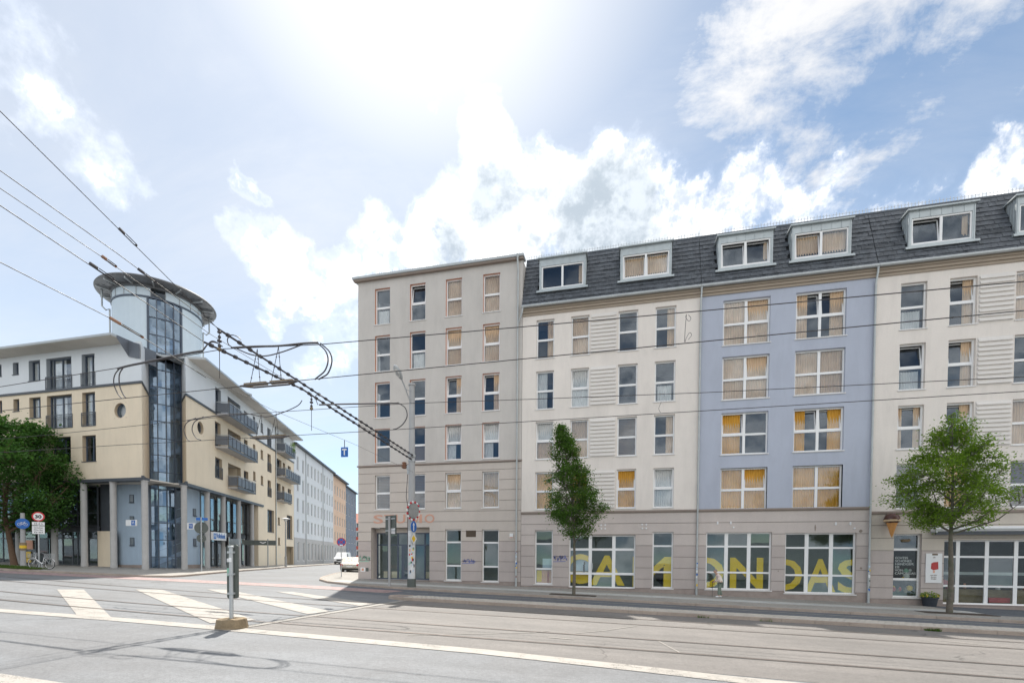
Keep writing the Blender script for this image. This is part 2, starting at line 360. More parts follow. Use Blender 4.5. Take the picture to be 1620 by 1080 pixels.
M.leaf2 = leafmat('bright hornbeam leaf', (0.115, 0.200, 0.028), (0.190, 0.285, 0.048))
M.leaf3 = leafmat('dark broad leaf', (0.045, 0.120, 0.034), (0.095, 0.190, 0.050))
M.grass = leafmat('grass', (0.05, 0.10, 0.02), (0.10, 0.15, 0.04), 0.3)
M.yellow = mat('yellow foil', (0.90, 0.60, 0.03), 0.6, 0.05, 3, 0.03, 30, 0)
M.coraltext = mat('faded coral paint', (0.62, 0.35, 0.26), 0.8, 0.08, 3, 0.05, 30, 0)
M.signwhite = mat('sign white', (0.78, 0.78, 0.78), 0.4, 0.03, 3, 0.02, 30, 0)
M.signblue = mat('sign blue', (0.02, 0.13, 0.45), 0.4, 0.04, 3, 0.02, 30, 0)
M.signred = mat('sign red', (0.55, 0.03, 0.04), 0.4, 0.04, 3, 0.02, 30, 0)
M.signyel = mat('sign yellow', (0.80, 0.52, 0.03), 0.4, 0.04, 3, 0.02, 30, 0)
M.signback = mat('sign back', (0.10, 0.115, 0.105), 0.55, 0.08, 3, 0.05, 30, 0)
M.mirror = mat('mirror face', (0.55, 0.60, 0.62), 0.06, 0.03, 3, 0.02, 30, 0, metal=1.0)
M.stone = mat('sandstone block', (0.25, 0.19, 0.12), 0.9, 0.2, 5, 0.15, 25, 0.6, 40)
M.wire = mat('wire', (0.05, 0.045, 0.045), 0.6, 0.1, 2, 0.05, 30, 0)
M.cable = mat('cable sheath', (0.075, 0.07, 0.075), 0.6, 0.1, 2, 0.05, 30, 0)
M.rust = mat('rusty insulator', (0.30, 0.16, 0.10), 0.7, 0.2, 4, 0.1, 30, 0)
M.carwhite = mat('white car paint', (0.78, 0.78, 0.78), 0.25, 0.02, 2, 0.01, 30, 0, spec=0.6)
M.carsilver = mat('champagne car paint', (0.42, 0.39, 0.34), 0.3, 0.03, 2, 0.02, 30, 0, metal=0.5)
M.cargl = mat('car window', (0.03, 0.035, 0.04), 0.08, 0.1, 2, 0.02, 30, 0, spec=0.7)
M.tyre = mat('tyre rubber', (0.02, 0.02, 0.02), 0.85, 0.1, 3, 0.05, 30, 0)
M.lamp = mat('lens', (0.7, 0.7, 0.68), 0.15, 0.05, 3, 0.02, 30, 0)
M.skin = mat('skin', (0.50, 0.30, 0.22), 0.6, 0.05, 6, 0.03, 30, 0)
M.hair = mat('grey hair', (0.28, 0.24, 0.21), 0.8, 0.1, 20, 0.1, 60, 0)
M.jacket = mat('cream check jacket', (0.82, 0.74, 0.66), 0.9, 0.10, 6, 0.08, 25, 0.1, tint=(0.62, 0.46, 0.42))
M.trouser = mat('grey green trousers', (0.20, 0.24, 0.20), 0.9, 0.08, 6, 0.06, 30, 0.1)
M.choc = mat('chocolate scoop', (0.10, 0.045, 0.035), 0.35, 0.2, 8, 0.1, 30, 0.2, 20)
M.wafer = mat('wafer', (0.62, 0.30, 0.10), 0.6, 0.12, 10, 0.1, 30, 0.1)
M.vanilla = mat('vanilla drip', (0.62, 0.46, 0.28), 0.5, 0.1, 8, 0.1, 30, 0.1)
M.pot = mat('dark planter', (0.035, 0.042, 0.055), 0.6, 0.08, 4, 0.05, 30, 0)
M.graffb = mat('blue spray', (0.16, 0.20, 0.48), 0.8, 0.1, 4, 0.05, 30, 0)
M.graffg = mat('green spray', (0.30, 0.55, 0.42), 0.8, 0.1, 4, 0.05, 30, 0)
M.orange = mat('orange lamp glass', (0.65, 0.25, 0.05), 0.4, 0.1, 4, 0.05, 30, 0)
M.redcloth = mat('red goods', (0.45, 0.06, 0.06), 0.7, 0.15, 4, 0.1, 30, 0)
M.peach = mat('peach poster', (0.75, 0.40, 0.27), 0.7, 0.1, 3, 0.05, 20, 0)
M.palesky = mat('pale blue print', (0.50, 0.60, 0.72), 0.7, 0.1, 3, 0.05, 20, 0)
# ------------------------------------------------------------------ mesh helpers
class MB:
    def __init__(s): s.v = []; s.f = []; s.mi = []; s.mats = []
    def mid(s, m):
        if m not in s.mats: s.mats.append(m)
        return s.mats.index(m)
    def face(s, pts, m):
        b = len(s.v); s.v.extend([tuple(p) for p in pts]); s.f.append(tuple(range(b, b + len(pts)))); s.mi.append(s.mid(m))
    def box(s, x0, x1, y0, y1, z0, z1, m, fn=None):
        p = [(x, y, z) for z in (z0, z1) for y in (y0, y1) for x in (x0, x1)]
        if fn: p = [fn(*q) for q in p]
        b = len(s.v); s.v.extend(p)
        for q in ((0, 2, 3, 1), (4, 5, 7, 6), (0, 1, 5, 4), (2, 6, 7, 3), (0, 4, 6, 2), (1, 3, 7, 5)):
            s.f.append(tuple(b + i for i in q)); s.mi.append(s.mid(m))
    def tube(s, pts, r, m, n=6, cap=True):
        pts = [Vector(p) for p in pts]
        rr = r if isinstance(r, (list, tuple)) else [r] * len(pts)
        rings = []
        ref = None
        for i, p in enumerate(pts):
            t = (pts[min(i + 1, len(pts) - 1)] - pts[max(i - 1, 0)])
            if t.length < 1e-9: t = Vector((0, 0, 1))
            t.normalize()
            if ref is None:
                ref = t.orthogonal().normalized()
            else:
                ref = (ref - t * ref.dot(t))
                ref = ref.normalized() if ref.length > 1e-6 else t.orthogonal().normalized()
            q = t.cross(ref)
            b = len(s.v)
            for k in range(n):
                a = 2 * math.pi * k / n
                s.v.append(tuple(p + (ref * math.cos(a) + q * math.sin(a)) * rr[i]))
            rings.append(b)
        k_ = s.mid(m)
        for a, b in zip(rings, rings[1:]):
            for k in range(n):
                s.f.append((a + k, a + (k + 1) % n, b + (k + 1) % n, b + k)); s.mi.append(k_)
        if cap:
            s.f.append(tuple(rings[0] + k for k in reversed(range(n)))); s.mi.append(k_)
            s.f.append(tuple(rings[-1] + k for k in range(n))); s.mi.append(k_)
    def disc(s, c, nrm, r, t, m, n=24, m2=None, rx=None):
        """round plate of radius r and thickness t facing nrm; m front, m2 back and rim"""
        nrm = Vector(nrm).normalized(); c = Vector(c)
        a = Vector((0, 0, 1)).cross(nrm)
        a = a.normalized() if a.length > 1e-5 else Vector((1, 0, 0))
        u = nrm.cross(a)
        m2 = m2 or m
        F = [c + nrm * t / 2 + (a * math.cos(2 * math.pi * k / n) * (rx or r) + u * math.sin(2 * math.pi * k / n) * r) for k in range(n)]
        K = [p - nrm * t for p in F]
        s.face(F, m); s.face(K[::-1], m2)
        for k in range(n): s.face([K[k], K[(k + 1) % n], F[(k + 1) % n], F[k]], m2)
    def prism(s, poly, z0, z1, m, ms=None, fn=None):
        """vertical prism over a ground polygon; z0 and z1 numbers or functions of (x, y)"""
        f0 = z0 if callable(z0) else (lambda x, y: z0)
        f1 = z1 if callable(z1) else (lambda x, y: z1)
        T = [(x, y, f1(x, y)) for x, y in poly]; K = [(x, y, f0(x, y)) for x, y in poly]
        if fn: T = [fn(*p) for p in T]; K = [fn(*p) for p in K]
        s.face(T, m); s.face(K[::-1], ms or m)
        for i in range(len(poly)):
            j = (i + 1) % len(poly); s.face([K[i], K[j], T[j], T[i]], ms or m)
    def lathe(s, c, prof, m, n=16):
        c = Vector(c); rings = []
        for r, z in prof:
            b = len(s.v)
            for k in range(n):
                a = 2 * math.pi * k / n; s.v.append((c.x + r * math.cos(a), c.y + r * math.sin(a), c.z + z))
            rings.append(b)
        k_ = s.mid(m)
        for a, b in zip(rings, rings[1:]):
            for k in range(n): s.f.append((a + k, a + (k + 1) % n, b + (k + 1) % n, b + k)); s.mi.append(k_)
        s.f.append(tuple(rings[-1] + k for k in range(n))); s.mi.append(k_)
        s.f.append(tuple(rings[0] + k for k in reversed(range(n)))); s.mi.append(k_)
    def ball(s, c, r, m, nu=10, nv=7, sc=(1, 1, 1)):
        c = Vector(c)
        prof = []
        for i in range(nv + 1):
            a = -math.pi / 2 + math.pi * i / nv; prof.append((math.cos(a), math.sin(a)))
        b0 = len(s.v); k_ = s.mid(m)
        for cr_, sr_ in prof:
            for k in range(nu):
                a = 2 * math.pi * k / nu
                s.v.append((c.x + r * sc[0] * max(cr_, 1e-3) * math.cos(a), c.y + r * sc[1] * max(cr_, 1e-3) * math.sin(a), c.z + r * sc[2] * sr_))
        for i in range(nv):
            for k in range(nu):
                s.f.append((b0 + i * nu + k, b0 + i * nu + (k + 1) % nu, b0 + (i + 1) * nu + (k + 1) % nu, b0 + (i + 1) * nu + k)); s.mi.append(k_)
    def mesh(s, name, origin=(0, 0, 0), smooth=False):
        me = bpy.data.meshes.new(name)
        ox, oy, oz = origin
        me.from_pydata([(x - ox, y - oy, z - oz) for x, y, z in s.v], [], s.f)
        for m in s.mats: me.materials.append(m)
        me.polygons.foreach_set('material_index', s.mi)
        if smooth:
            me.polygons.foreach_set('use_smooth', [True] * len(s.f))
            try: me.set_sharp_from_angle(angle=R(40))
            except Exception: pass
        me.update()
        return me

def tag(o, label=None, cat=None, group=None, kind=None):
    if label: o['label'] = label
    if cat: o['category'] = cat
    if group: o['group'] = group
    if kind: o['kind'] = kind
    return o

def thing(name, label, cat, loc=(0, 0, 0), group=None):
    o = bpy.data.objects.new(name, None); COL.objects.link(o)
    o.location = loc; o.empty_display_size = 0.3
    return tag(o, label, cat, group)

def org(o): return tuple(o['_o']) if '_o' in o else tuple(o.location)

def part(name, mb, parent=None, loc=None, ang=0.0, label=None, smooth=False, kind=None):
    """mb: an MB in world coordinates (loc None) or a mesh in local ones placed at the world point loc"""
    if isinstance(mb, MB):
        me = mb.mesh(name, parent.location if (parent and loc is None) else (0, 0, 0), smooth)
    else: me = mb
    o = bpy.data.objects.new(name, me); COL.objects.link(o)
    if parent:
        o.parent = parent
        if loc is not None: o.location = Vector(loc) - parent.location
    elif loc is not None: o.location = loc
    o.rotation_euler.z = ang
    if label: o['label'] = label
    if kind: o['kind'] = kind
    return o

def sub(name, mb, parent, loc=(0, 0, 0), smooth=False, label=None, kind=None, rot=None):
    """a sub-part given in its part's own coordinates"""
    me = mb.mesh(name, (0, 0, 0), smooth) if isinstance(mb, MB) else mb
    o = bpy.data.objects.new(name, me); COL.objects.link(o); o.parent = parent; o.location = loc
    if rot: o.rotation_euler = rot
    if label: o['label'] = label
    if kind: o['kind'] = kind
    return o

def single(name, mb, label, cat, group=None, origin=(0, 0, 0), smooth=False, kind=None):
    o = bpy.data.objects.new(name, mb.mesh(name, origin, smooth)); COL.objects.link(o); o.location = origin
    return tag(o, label, cat, group, kind)

class Fr:
    """facade frame: origin and direction; u along the wall, y inwards, z up"""
    def __init__(s, ox, oy, ang): s.ox, s.oy, s.a = ox, oy, ang; s.c, s.s = math.cos(ang), math.sin(ang)
    def P(s, u, y, z): return (s.ox + u * s.c - y * s.s, s.oy + u * s.s + y * s.c, z)
    def xf(s, mb):
        mb.v = [s.P(*p) for p in mb.v]; return mb

ZA, ZB, ZC = -.04, -.0255, -.01
def zg(x, y): return ZA + ZB * min(max(x, -70), 45) + ZC * min(max(y, -25), 160)

def wallgrid(mb, u0, u1, z0, z1, holes, m, rd=0.25, mr=None, y=0.0):
    """a wall in the plane y with rectangular openings (a, b, c, d) and their reveals"""
    us = sorted({u0, u1, *[min(max(h[0], u0), u1) for h in holes], *[min(max(h[1], u0), u1) for h in holes]})
    zs = sorted({z0, z1, *[min(max(h[2], z0), z1) for h in holes], *[min(max(h[3], z0), z1) for h in holes]})
    for a, b in zip(us, us[1:]):
        for c, d in zip(zs, zs[1:]):
            mu, mz = (a + b) / 2, (c + d) / 2
            if any(h[0] < mu < h[1] and h[2] < mz < h[3] for h in holes): continue
            mb.face([(a, y, c), (b, y, c), (b, y, d), (a, y, d)], m)
    mr = mr or m
    for h in holes:
        a, b, c, d = h[:4]
        if not (u0 <= a and b <= u1 and z0 <= c and d <= z1): continue
        mb.face([(a, y, c), (a, y, d), (a, y + rd, d), (a, y + rd, c)], mr)
        mb.face([(b, y, d), (b, y, c), (b, y + rd, c), (b, y + rd, d)], mr)
        mb.face([(a, y, d), (b, y, d), (b, y + rd, d), (a, y + rd, d)], mr)
        mb.face([(b, y, c), (a, y, c), (a, y + rd, c), (b, y + rd, c)], mr)

_cache = {}
def curtain_mesh(w, h, m, amp=0.03, pitch=0.13):
    k = ('cur', round(w, 3), round(h, 3), m.name)
    if k in _cache: return _cache[k]
    mb = MB(); n = max(4, int(w / pitch * 6)); rnd = random.Random(int(w * 1000 + h * 77))
    pts = []
    ph = 0
    for i in range(n + 1):
        ph += 2 * math.pi / 6 * rnd.uniform(.7, 1.3)
        pts.append((w * i / n, amp * math.sin(ph)))
    for (xa, ya), (xb, yb) in zip(pts, pts[1:]):
        mb.face([(xa, ya, 0), (xb, yb, 0), (xb, yb * .8, h), (xa, ya * .8, h)], m)
    _cache[k] = mb.mesh('curtain', smooth=True)
    return _cache[k]

def box_mesh(key, name, *boxes):
    if key in _cache: return _cache[key]
    mb = MB()
    for b in boxes: mb.box(*b)
    _cache[key] = mb.mesh(name)
    return _cache[key]

def window(parent, fr, u0, u1, z0, z1, rec=0.14, cols=(1,), rows=(0.5,), bar=0.08, mid=0.09, fm=None, gm=None, cur=None, tilt=(), sill=True,
           name='window', depth=0.07, sillm=None, midv=None, cm=None, bars=0.0, label=None):
    """cols: widths in proportion; rows: heights of the transoms in proportion from the bottom; cur: {(col,row): kind}; tilt: cells tipped open"""
    fm = fm or M.white; gm = gm or M.glass
    w, h = round(u1 - u0, 3), round(z1 - z0, 3)
    midv = midv or mid
    tot = sum(cols); xs = [0]
    for c in cols: xs.append(xs[-1] + w * c / tot)
    zs = [0] + [h * r for r in rows] + [h]
    key = ('frm', w, h, tuple(cols), tuple(rows), bar, mid, midv, fm.name, depth)
    if key not in _cache:
        mb = MB()
        mb.box(0, bar, 0, depth, 0, h, fm); mb.box(w - bar, w, 0, depth, 0, h, fm)
        mb.box(bar, w - bar, 0, depth, 0, bar, fm); mb.box(bar, w - bar, 0, depth, h - bar, h, fm)
        for x in xs[1:-1]: mb.box(x - midv / 2, x + midv / 2, 0.002, depth - .002, bar, h - bar, fm)
        for i, z in enumerate(zs[1:-1]):
            for a, b in zip(xs, xs[1:]):
                aa = bar if a == 0 else a + midv / 2; bb = w - bar if b == xs[-1] else b - midv / 2
                mb.box(aa, bb, 0.004, depth - .004, z - mid / 2, z + mid / 2, fm)
        _cache[key] = mb.mesh(name)
    wo = part(name, _cache[key], parent, fr.P(u0, rec, z0), fr.a, label=label)
    for i, (a, b) in enumerate(zip(xs, xs[1:])):
        for j, (c, d) in enumerate(zip(zs, zs[1:])):
            aa = bar if i == 0 else a + midv / 2; bb = w - bar if i == len(cols) - 1 else b - midv / 2
            cc = bar if j == 0 else c + mid / 2; dd = h - bar if j == len(zs) - 2 else d - mid / 2
            pw, ph = bb - aa, dd - cc
            if (i, j) in tilt:
                s_ = 0.05
                me = box_mesh(('sash', round(pw, 3), round(ph, 3), fm.name, gm.name), 'tilted_sash',
                              (0, s_, 0, .05, 0, ph, fm), (pw - s_, pw, 0, .05, 0, ph, fm), (s_, pw - s_, 0, .05, 0, s_, fm), (s_, pw - s_, 0, .05, ph - s_, ph, fm),
                              (s_, pw - s_, .02, .03, s_, ph - s_, gm))
                sub('tilted_sash', me, wo, (aa, .03, cc), rot=(R(-8.5), 0, 0))
            else:
                me = box_mesh(('pane', round(pw, 3), round(ph, 3), gm.name), 'pane', (0, pw, 0, .012, 0, ph, gm))
                sub('pane', me, wo, (aa, depth * .5, cc))
            k = (cur or {}).get((i, j)) if isinstance(cur, dict) else None
            if k: put_curtain(wo, k, aa - .02, bb + .02, cc, dd, cm)
    if isinstance(cur, str): put_curtain(wo, cur, .03, w - .03, .03, h - .03, cm)
    if sill:
        sm = sillm or M.sill
        me = box_mesh(('sill', w, rec, sm.name), 'sill', (-.05, w + .05, -rec - .05, 0, -.055, -.004, sm))
        sub('sill', me, wo)
    return wo

def put_curtain(wo, k, a, b, c, d, cm=None):
    cm = cm or M.tan
    w, h = b - a, d - c
    y = .13
    def cu(x0, x1, m, z0=c, z1=d, yy=y): sub('curtain', curtain_mesh(x1 - x0, z1 - z0, m), wo, (x0, yy, z0))
    if k == 'F': cu(a, b, cm)
    elif k == 'L': cu(a, a + w * .42, cm)
    elif k == 'R': cu(b - w * .40, b, cm)
    elif k == 'LR': cu(a, a + w * .25, cm); cu(b - w * .28, b, cm)
    elif k == 'W': cu(a, b, M.sheer)
    elif k == 'Wl': cu(a, a + w * .6, M.sheer)
    elif k == 'Wb': cu(a + w * .1, b - w * .15, M.sheer, c, c + h * .42)
    elif k == 'B':
        me = box_mesh(('blind', round(w, 3), round(h, 3)), 'blind', *[(0, w, 0, .02, h * i / 22, h * i / 22 + h / 26, M.blind) for i in range(22)])
        sub('blind', me, wo, (a, .12, c))
    elif k == 'G': cu(a, b, M.gold)

def text(body, size, m, parent, loc, ang=0.0, ext=0.004, name='letter', width=None, align='CENTER', tilt=math.pi / 2, bold=0.0):
    c = bpy.data.curves.new(name, 'FONT'); c.body = body; c.size = size; c.extrude = ext; c.align_x = align; c.offset = bold
    c.resolution_u = 3
    c.materials.append(m)
    t = bpy.data.objects.new(name, c); COL.objects.link(t)
    me = bpy.data.meshes.new_from_object(t.evaluated_get(bpy.context.evaluated_depsgraph_get()))
    bpy.data.objects.remove(t); me.name = name
    if width and len(me.vertices):
        xs = [v.co.x for v in me.vertices]; mid = (min(xs) + max(xs)) / 2; k = width / (max(xs) - min(xs))
        for v in me.vertices: v.co.x = (v.co.x - (mid if align == 'CENTER' else 0)) * k
    o = bpy.data.objects.new(name, me); COL.objects.link(o)
    if parent: o.parent = parent
    o.location = Vector(loc) - (parent.location if parent else Vector()); o.rotation_euler = (tilt, 0, ang)
    return o

# ------------------------------------------------------------------ ground, roads, pavements
def dzf(d): return lambda x, y: zg(x, y) + d
mb = MB()
gx = [-2500, -400, -70, -30, 0, 45, 400, 2500]; gy = [-2500, -300, -25, 20, 160, 500, 2500]
for a, b in zip(gx, gx[1:]):
    for c, d in zip(gy, gy[1:]):
        mb.face([(x, y, zg(x, y) - .104) for x, y in ((a, c), (b, c), (b, d), (a, d))], M.road)
single('road', mb, None, None, kind='structure')

mb = MB(); mb.face([(x, y, zg(x, y) - .1) for x, y in ((-8.55, 9.35), (1.6, 8.55), (45, 6.8), (45, 17.7), (-8.6, 18.0))], M.trackbed)
single('tram_track_bed', mb, None, None, kind='structure')
mb = MB(); mb.face([(x, y, zg(x, y) - .1) for x, y in ((-9.6, 19.0), (45, 18.9), (45, 22.25), (-9, 23.0), (-16.5, 24.4), (-14, 20.6))], M.bike)
single('cycle_lane', mb, None, None, kind='structure')

KERB = [(45, 22.2), (14, 22.35), (3, 22.6), (-9, 23.1), (-12.5, 23.5), (-15.2, 24.2), (-17.3, 25.3), (-19.1, 27.0), (-20.6, 29.3), (-22.2, 32.4), (-24.6, 37.2), (-62, 131)]
PAVE = [(45, 29.6)] + [(-17.86, 29.6), (-57, 128)]
KERBL = [(-70, 22.0), (-36, 22.0), (-27.6, 22.5), (-26.6, 23.3), (-26.9, 24.4), (-30.65, 28.3 + 4), (-34.2, 41), (-38.0, 49.5), (-70.4, 131)]
def offset_line(pts, d):
    out = []
    for i, p in enumerate(pts):
        a = Vector(pts[max(i - 1, 0)]); b = Vector(pts[min(i + 1, len(pts) - 1)])
        t = (b - a).normalized(); out.append((p[0] - t.y * d, p[1] + t.x * d))
    return out
def pavement(name, outer, inner, m):
    mb = MB()
    poly = offset_line(outer, 0.0) + inner
    mb.prism(poly, dzf(-.6), dzf(0), m)
    o = single(name, mb, None, None, kind='structure')
    return o
_k = offset_line(KERB, -.13)
pv = MB(); pv.prism(_k + PAVE[::-1], dzf(-.5), dzf(0.0), M.pave); 
pave_main = single('pavement', pv, None, None, kind='structure')
_kl = offset_line(KERBL, .13)
pv = MB(); pv.prism(_kl + [(-60, 133), (-34.2, 45), (-30, 34), (-36, 30), (-70, 30)][:0] + [(-92, 131), (-70, 60), (-70, 22.2)], dzf(-.5), dzf(0.0), M.pave)
pave_left = single('pavement', pv, None, None, kind='structure')

def kerb_stones(pts, parent, side, upto=300, length=1.0, width=.13):
    """one granite kerbstone after another along a line"""
    cnt = 0; rest = MB()
    rnd = random.Random(3)
    for (ax, ay), (bx, by) in zip(pts, pts[1:]):
        L = math.hypot(bx - ax, by - ay); n = max(1, round(L / length)); ang = math.atan2(by - ay, bx - ax)
        tx, ty = (bx - ax) / L, (by - ay) / L; nx, ny = -ty * side, tx * side
        for i in range(n):
            a, b = L * i / n + .006, L * (i + 1) / n - .006
            h = rnd.uniform(-.006, .006); q = rnd.uniform(-.006, .006)
            poly = [(ax + tx * s + nx * d, ay + ty * s + ny * d) for s, d in ((a, q), (b, q), (b, width + q), (a, width + q))]
            if side < 0: poly = poly[::-1]
            far = math.hypot(ax, ay) > 60
            m_ = rest if far or cnt >= upto else MB()
            m_.prism(poly, dzf(-.4), dzf(.012 + h), M.kerb)
            if m_ is not rest:
                part('kerb_stone', m_, parent, None); cnt += 1
    if rest.f: part('kerb_row', rest, parent, None, kind='stuff')
kerb_stones(KERB, pave_main, -1)
kerb_stones(KERBL, pave_left, 1)
# granite slabs, one row in front of the houses
rnd = random.Random(11)
x = -17.2
while x < 15.2:
    L = rnd.uniform(.95, 1.25)
    y0 = 25.35 + rnd.uniform(-.03, .03); y1 = y0 + 1.35
    m_ = MB(); m_.prism([(x, y0), (x + L - .02, y0), (x + L - .02, y1), (x, y1)], dzf(-.05), dzf(.008 + rnd.uniform(0, .006)), M.slab)
    part('paving_slab', m_, pave_main, None)
    x += L
mb = MB(); mb.prism([(15.2, 24.6), (45, 24.4), (45, 29.5), (15.2, 29.5)], dzf(-.05), dzf(.009), M.bike)
single('asphalt_forecourt', mb, None, None, kind='structure')
# tree pits
for px_, py_, a, b in ((-2.6, 24.5, 1.15, .42), (13.9, 25.0, 1.3, .5)):
    mb = MB(); mb.prism([(px_ - a, py_ - b - .35), (px_ + a, py_ - b - .35), (px_ + a, py_ + b - .35), (px_ - a, py_ + b - .35)], dzf(-.05), dzf(.016), M.soil)
    single('tree_pit', mb, None, None, kind='structure')
# grass verge under the left tree
mb = MB(); mb.prism([(-70, 22.25), (-36.6, 22.25), (-36.2, 22.6), (-36.6, 23.1), (-40, 24.2), (-70, 24.6)], dzf(-.05), dzf(.02), M.soil)
verge = single('grass_verge_soil', mb, None, None, kind='structure')

# island strip with pavers between cycle lane and tracks
isl = MB()
IS = [(-9.55, 18.55), (-9.45, 18.0), (-8.9, 17.75), (45, 17.7), (45, 18.95), (-8.9, 19.0), (-9.4, 18.9)]
isl.prism(IS, dzf(-.4), dzf(-.004), M.groove)
island = single('traffic_island', isl, None, None, kind='structure')
kerb_stones([(45, 17.65), (-8.9, 17.72), (-9.5, 18.0), (-9.65, 18.5), (-9.5, 18.95), (-8.9, 19.08)], island, -1, 80, 1.0)
pm = MB(); rnd = random.Random(5)
yy = 17.90
row = 0
while yy < 18.93:
    x = -8.8 + (.1 if row % 2 else 0)
    while x < 30:
        h = rnd.uniform(0, .006)
        z = zg(x, yy)
        pm.box(x, x + .178, yy, yy + .178, z - .03, z + .006 + h, M.pav2); x += .2
    yy += .2; row += 1
part('concrete_paver', pm, island, None, kind='stuff')
# low weeds along the island kerb
def tuft(mb, x, y, z, n, r, h, m, rnd):
    for i in range(n):
        a = rnd.uniform(0, 6.28); d = r * rnd.random() ** .6; bx, by = x + math.cos(a) * d, y + math.sin(a) * d * .5
        hh = h * rnd.uniform(.4, 1); w_ = rnd.uniform(.008, .018); lx, ly = rnd.uniform(-.06, .06), rnd.uniform(-.06, .06)
        c_, s_ = math.cos(a) * w_, math.sin(a) * w_
        mb.face([(bx - c_, by - s_, z), (bx + c_, by + s_, z), (bx + lx, by + ly, z + hh)], m)
for k, (x, y, n) in enumerate(((9.35, 17.62, 110), (2.6, 17.60, 22), (4.6, 17.6, 18))):
    mb = MB(); tuft(mb, x, y, zg(x, y) - .1, n, .22, .13, M.grass, rnd)
    single('weed', mb, ['bright green weed tuft growing at the island kerb below the cafe poster' if k == 0 else 'small weeds sprouting in the gutter of the island kerb'][0], 'weed', 'weeds along the island kerb', kind='stuff')
mb = MB()
for i in range(9000):
    x = rnd.uniform(-52, -36.5); y = rnd.uniform(22.3, 24.2)
    if x > -39 and y > 23.4: continue
    a = rnd.uniform(0, 6.28); w_ = .02; h = rnd.uniform(.05, .16); z = zg(x, y) + .02
    mb.face([(x - w_ * math.cos(a), y - w_ * math.sin(a), z), (x + w_ * math.cos(a), y + w_ * math.sin(a), z), (x + rnd.uniform(-.05, .05), y + rnd.uniform(-.05, .05), z + h)], M.grass)
single('grass', mb, 'patchy green grass on the verge below the left street tree', 'grass', kind='stuff')

# markings
def sheet(name, polys, m, d):
    mb = MB()
    for p in polys: mb.face([(x, y, zg(x, y) + d) for x, y in p], m)
    return single(name, mb, None, None, kind='structure')
def strip(pts, wd):
    a = offset_line(pts, wd / 2); b = offset_line(pts, -wd / 2)
    return [[b[i], b[i + 1], a[i + 1], a[i]] for i in range(len(pts) - 1)]
WL = [(-60, 10.6), (-16, 9.05), (-12, 9.12), (-9.0, 9.05), (-6.5, 8.95), (-2.7, 8.80), (.1, 8.46), (1.6, 8.24), (12, 7.4)]
sheet('edge_line', strip(WL, .46), M.paint, -.094)
sheet('hatch_marking', [[(-21.65, 14.12), (-13.46, 9.21), (-12.25, 9.16), (-21.0, 14.62)], [(-19.83, 15.75), (-9.75, 9.55), (-9.3, 10.5), (-19.1, 16.3)],
                        [(-17.96, 17.43), (-8.96, 12.12), (-8.75, 13.0), (-17.3, 17.9)], [(-15.05, 18.21), (-8.85, 14.8), (-8.75, 15.8), (-14.5, 18.55)]], M.paint, -.092)
sheet('stop_line', strip([(-8.62, 9.3), (-8.58, 17.6)], .26), M.paintold, -.088)
sheet('lane_line', strip([(-10.4, 21.5), (-2.6, 21.75), (3, 21.6), (14.8, 21.4), (40, 21.3)], .13), M.paint, -.094)
sheet('cycle_crossing', strip([(-70, 20.9), (-36, 20.9), (-27, 21.4), (-16, 21.9), (-11, 21.5)], 1.7), M.redpaint, -.096)
sheet('cycle_crossing_edge', strip([(-27, 20.4), (-16, 20.9), (-11, 20.5)], .14) + strip([(-60, 19.3), (-36, 19.3), (-30, 19.5)], .12), M.paintold, -.092)
sheet('old_marking', strip([(1.1, 10.2), (.75, 11.6)], .035) + strip([(-1.75, 11.05), (-1.15, 11.0)], .07) + strip([(8.2, 15.2), (9.4, 14.6)], .06), M.paint, -.090)
sheet('tar_seam', strip([(-4.8, 9.9), (-2.2, 11.6), (-1.9, 12.1)], .05) + strip([(-1.2, 12.0), (-.6, 12.7), (.3, 14.2)], .05), M.paintold, -.091)
def railcurve(y0):
    pts = []
    x = 45
    while x > -70:
        pts.append((x, y0 - .018 * max(0, x) * .4 + (.0042 * (x + 8) ** 2 if x < -8 else 0) * (1 if x > -26 else 1) if x > -26 else y0 + .0042 * 324 + (-(x + 26)) * .13)); x -= 2.5 if x < -5 else 5
    return pts
for k, (y0, nm) in enumerate(((10.25, 'near rail of the nearer tram track'), (11.75, 'far rail of the nearer tram track'), (14.5, 'near rail of the farther tram track'), (15.95, 'far rail of the farther tram track'))):
    mb = MB(); pts = railcurve(y0)
    for p in strip(pts, .058): mb.face([(x, y, zg(x, y) - .086) for x, y in p], M.rail)
    for p in strip(offset_line(pts, .055), .03): mb.face([(x, y, zg(x, y) - .0895) for x, y in p], M.tar)
    for p in strip(offset_line(pts, -.045), .015): mb.face([(x, y, zg(x, y) - .0885) for x, y in p], M.tar)
    single('tram_rail', mb, nm + ' sunk in the asphalt', 'rail', 'tram rails in the road')
def Gp(px, py, dz=0.0):
    d = ray(px, py); t = (ZA + dz - CAM_Z) / (d.z - ZB * d.x - ZC * d.y); return Vector((0, 0, CAM_Z)) + d * t
q_ = [Gp(x, y, -.1) for x, y in ((-40, 1059), (0, 1065), (108, 1081), (60, 1100), (-60, 1080))]
sheet('foreground_marking', [[(p.x, p.y) for p in q_]], M.paint, -.094)
# ------------------------------------------------------------------ the long row of houses on the right
YF = 29.57
FM = Fr(0, YF, 0.0)

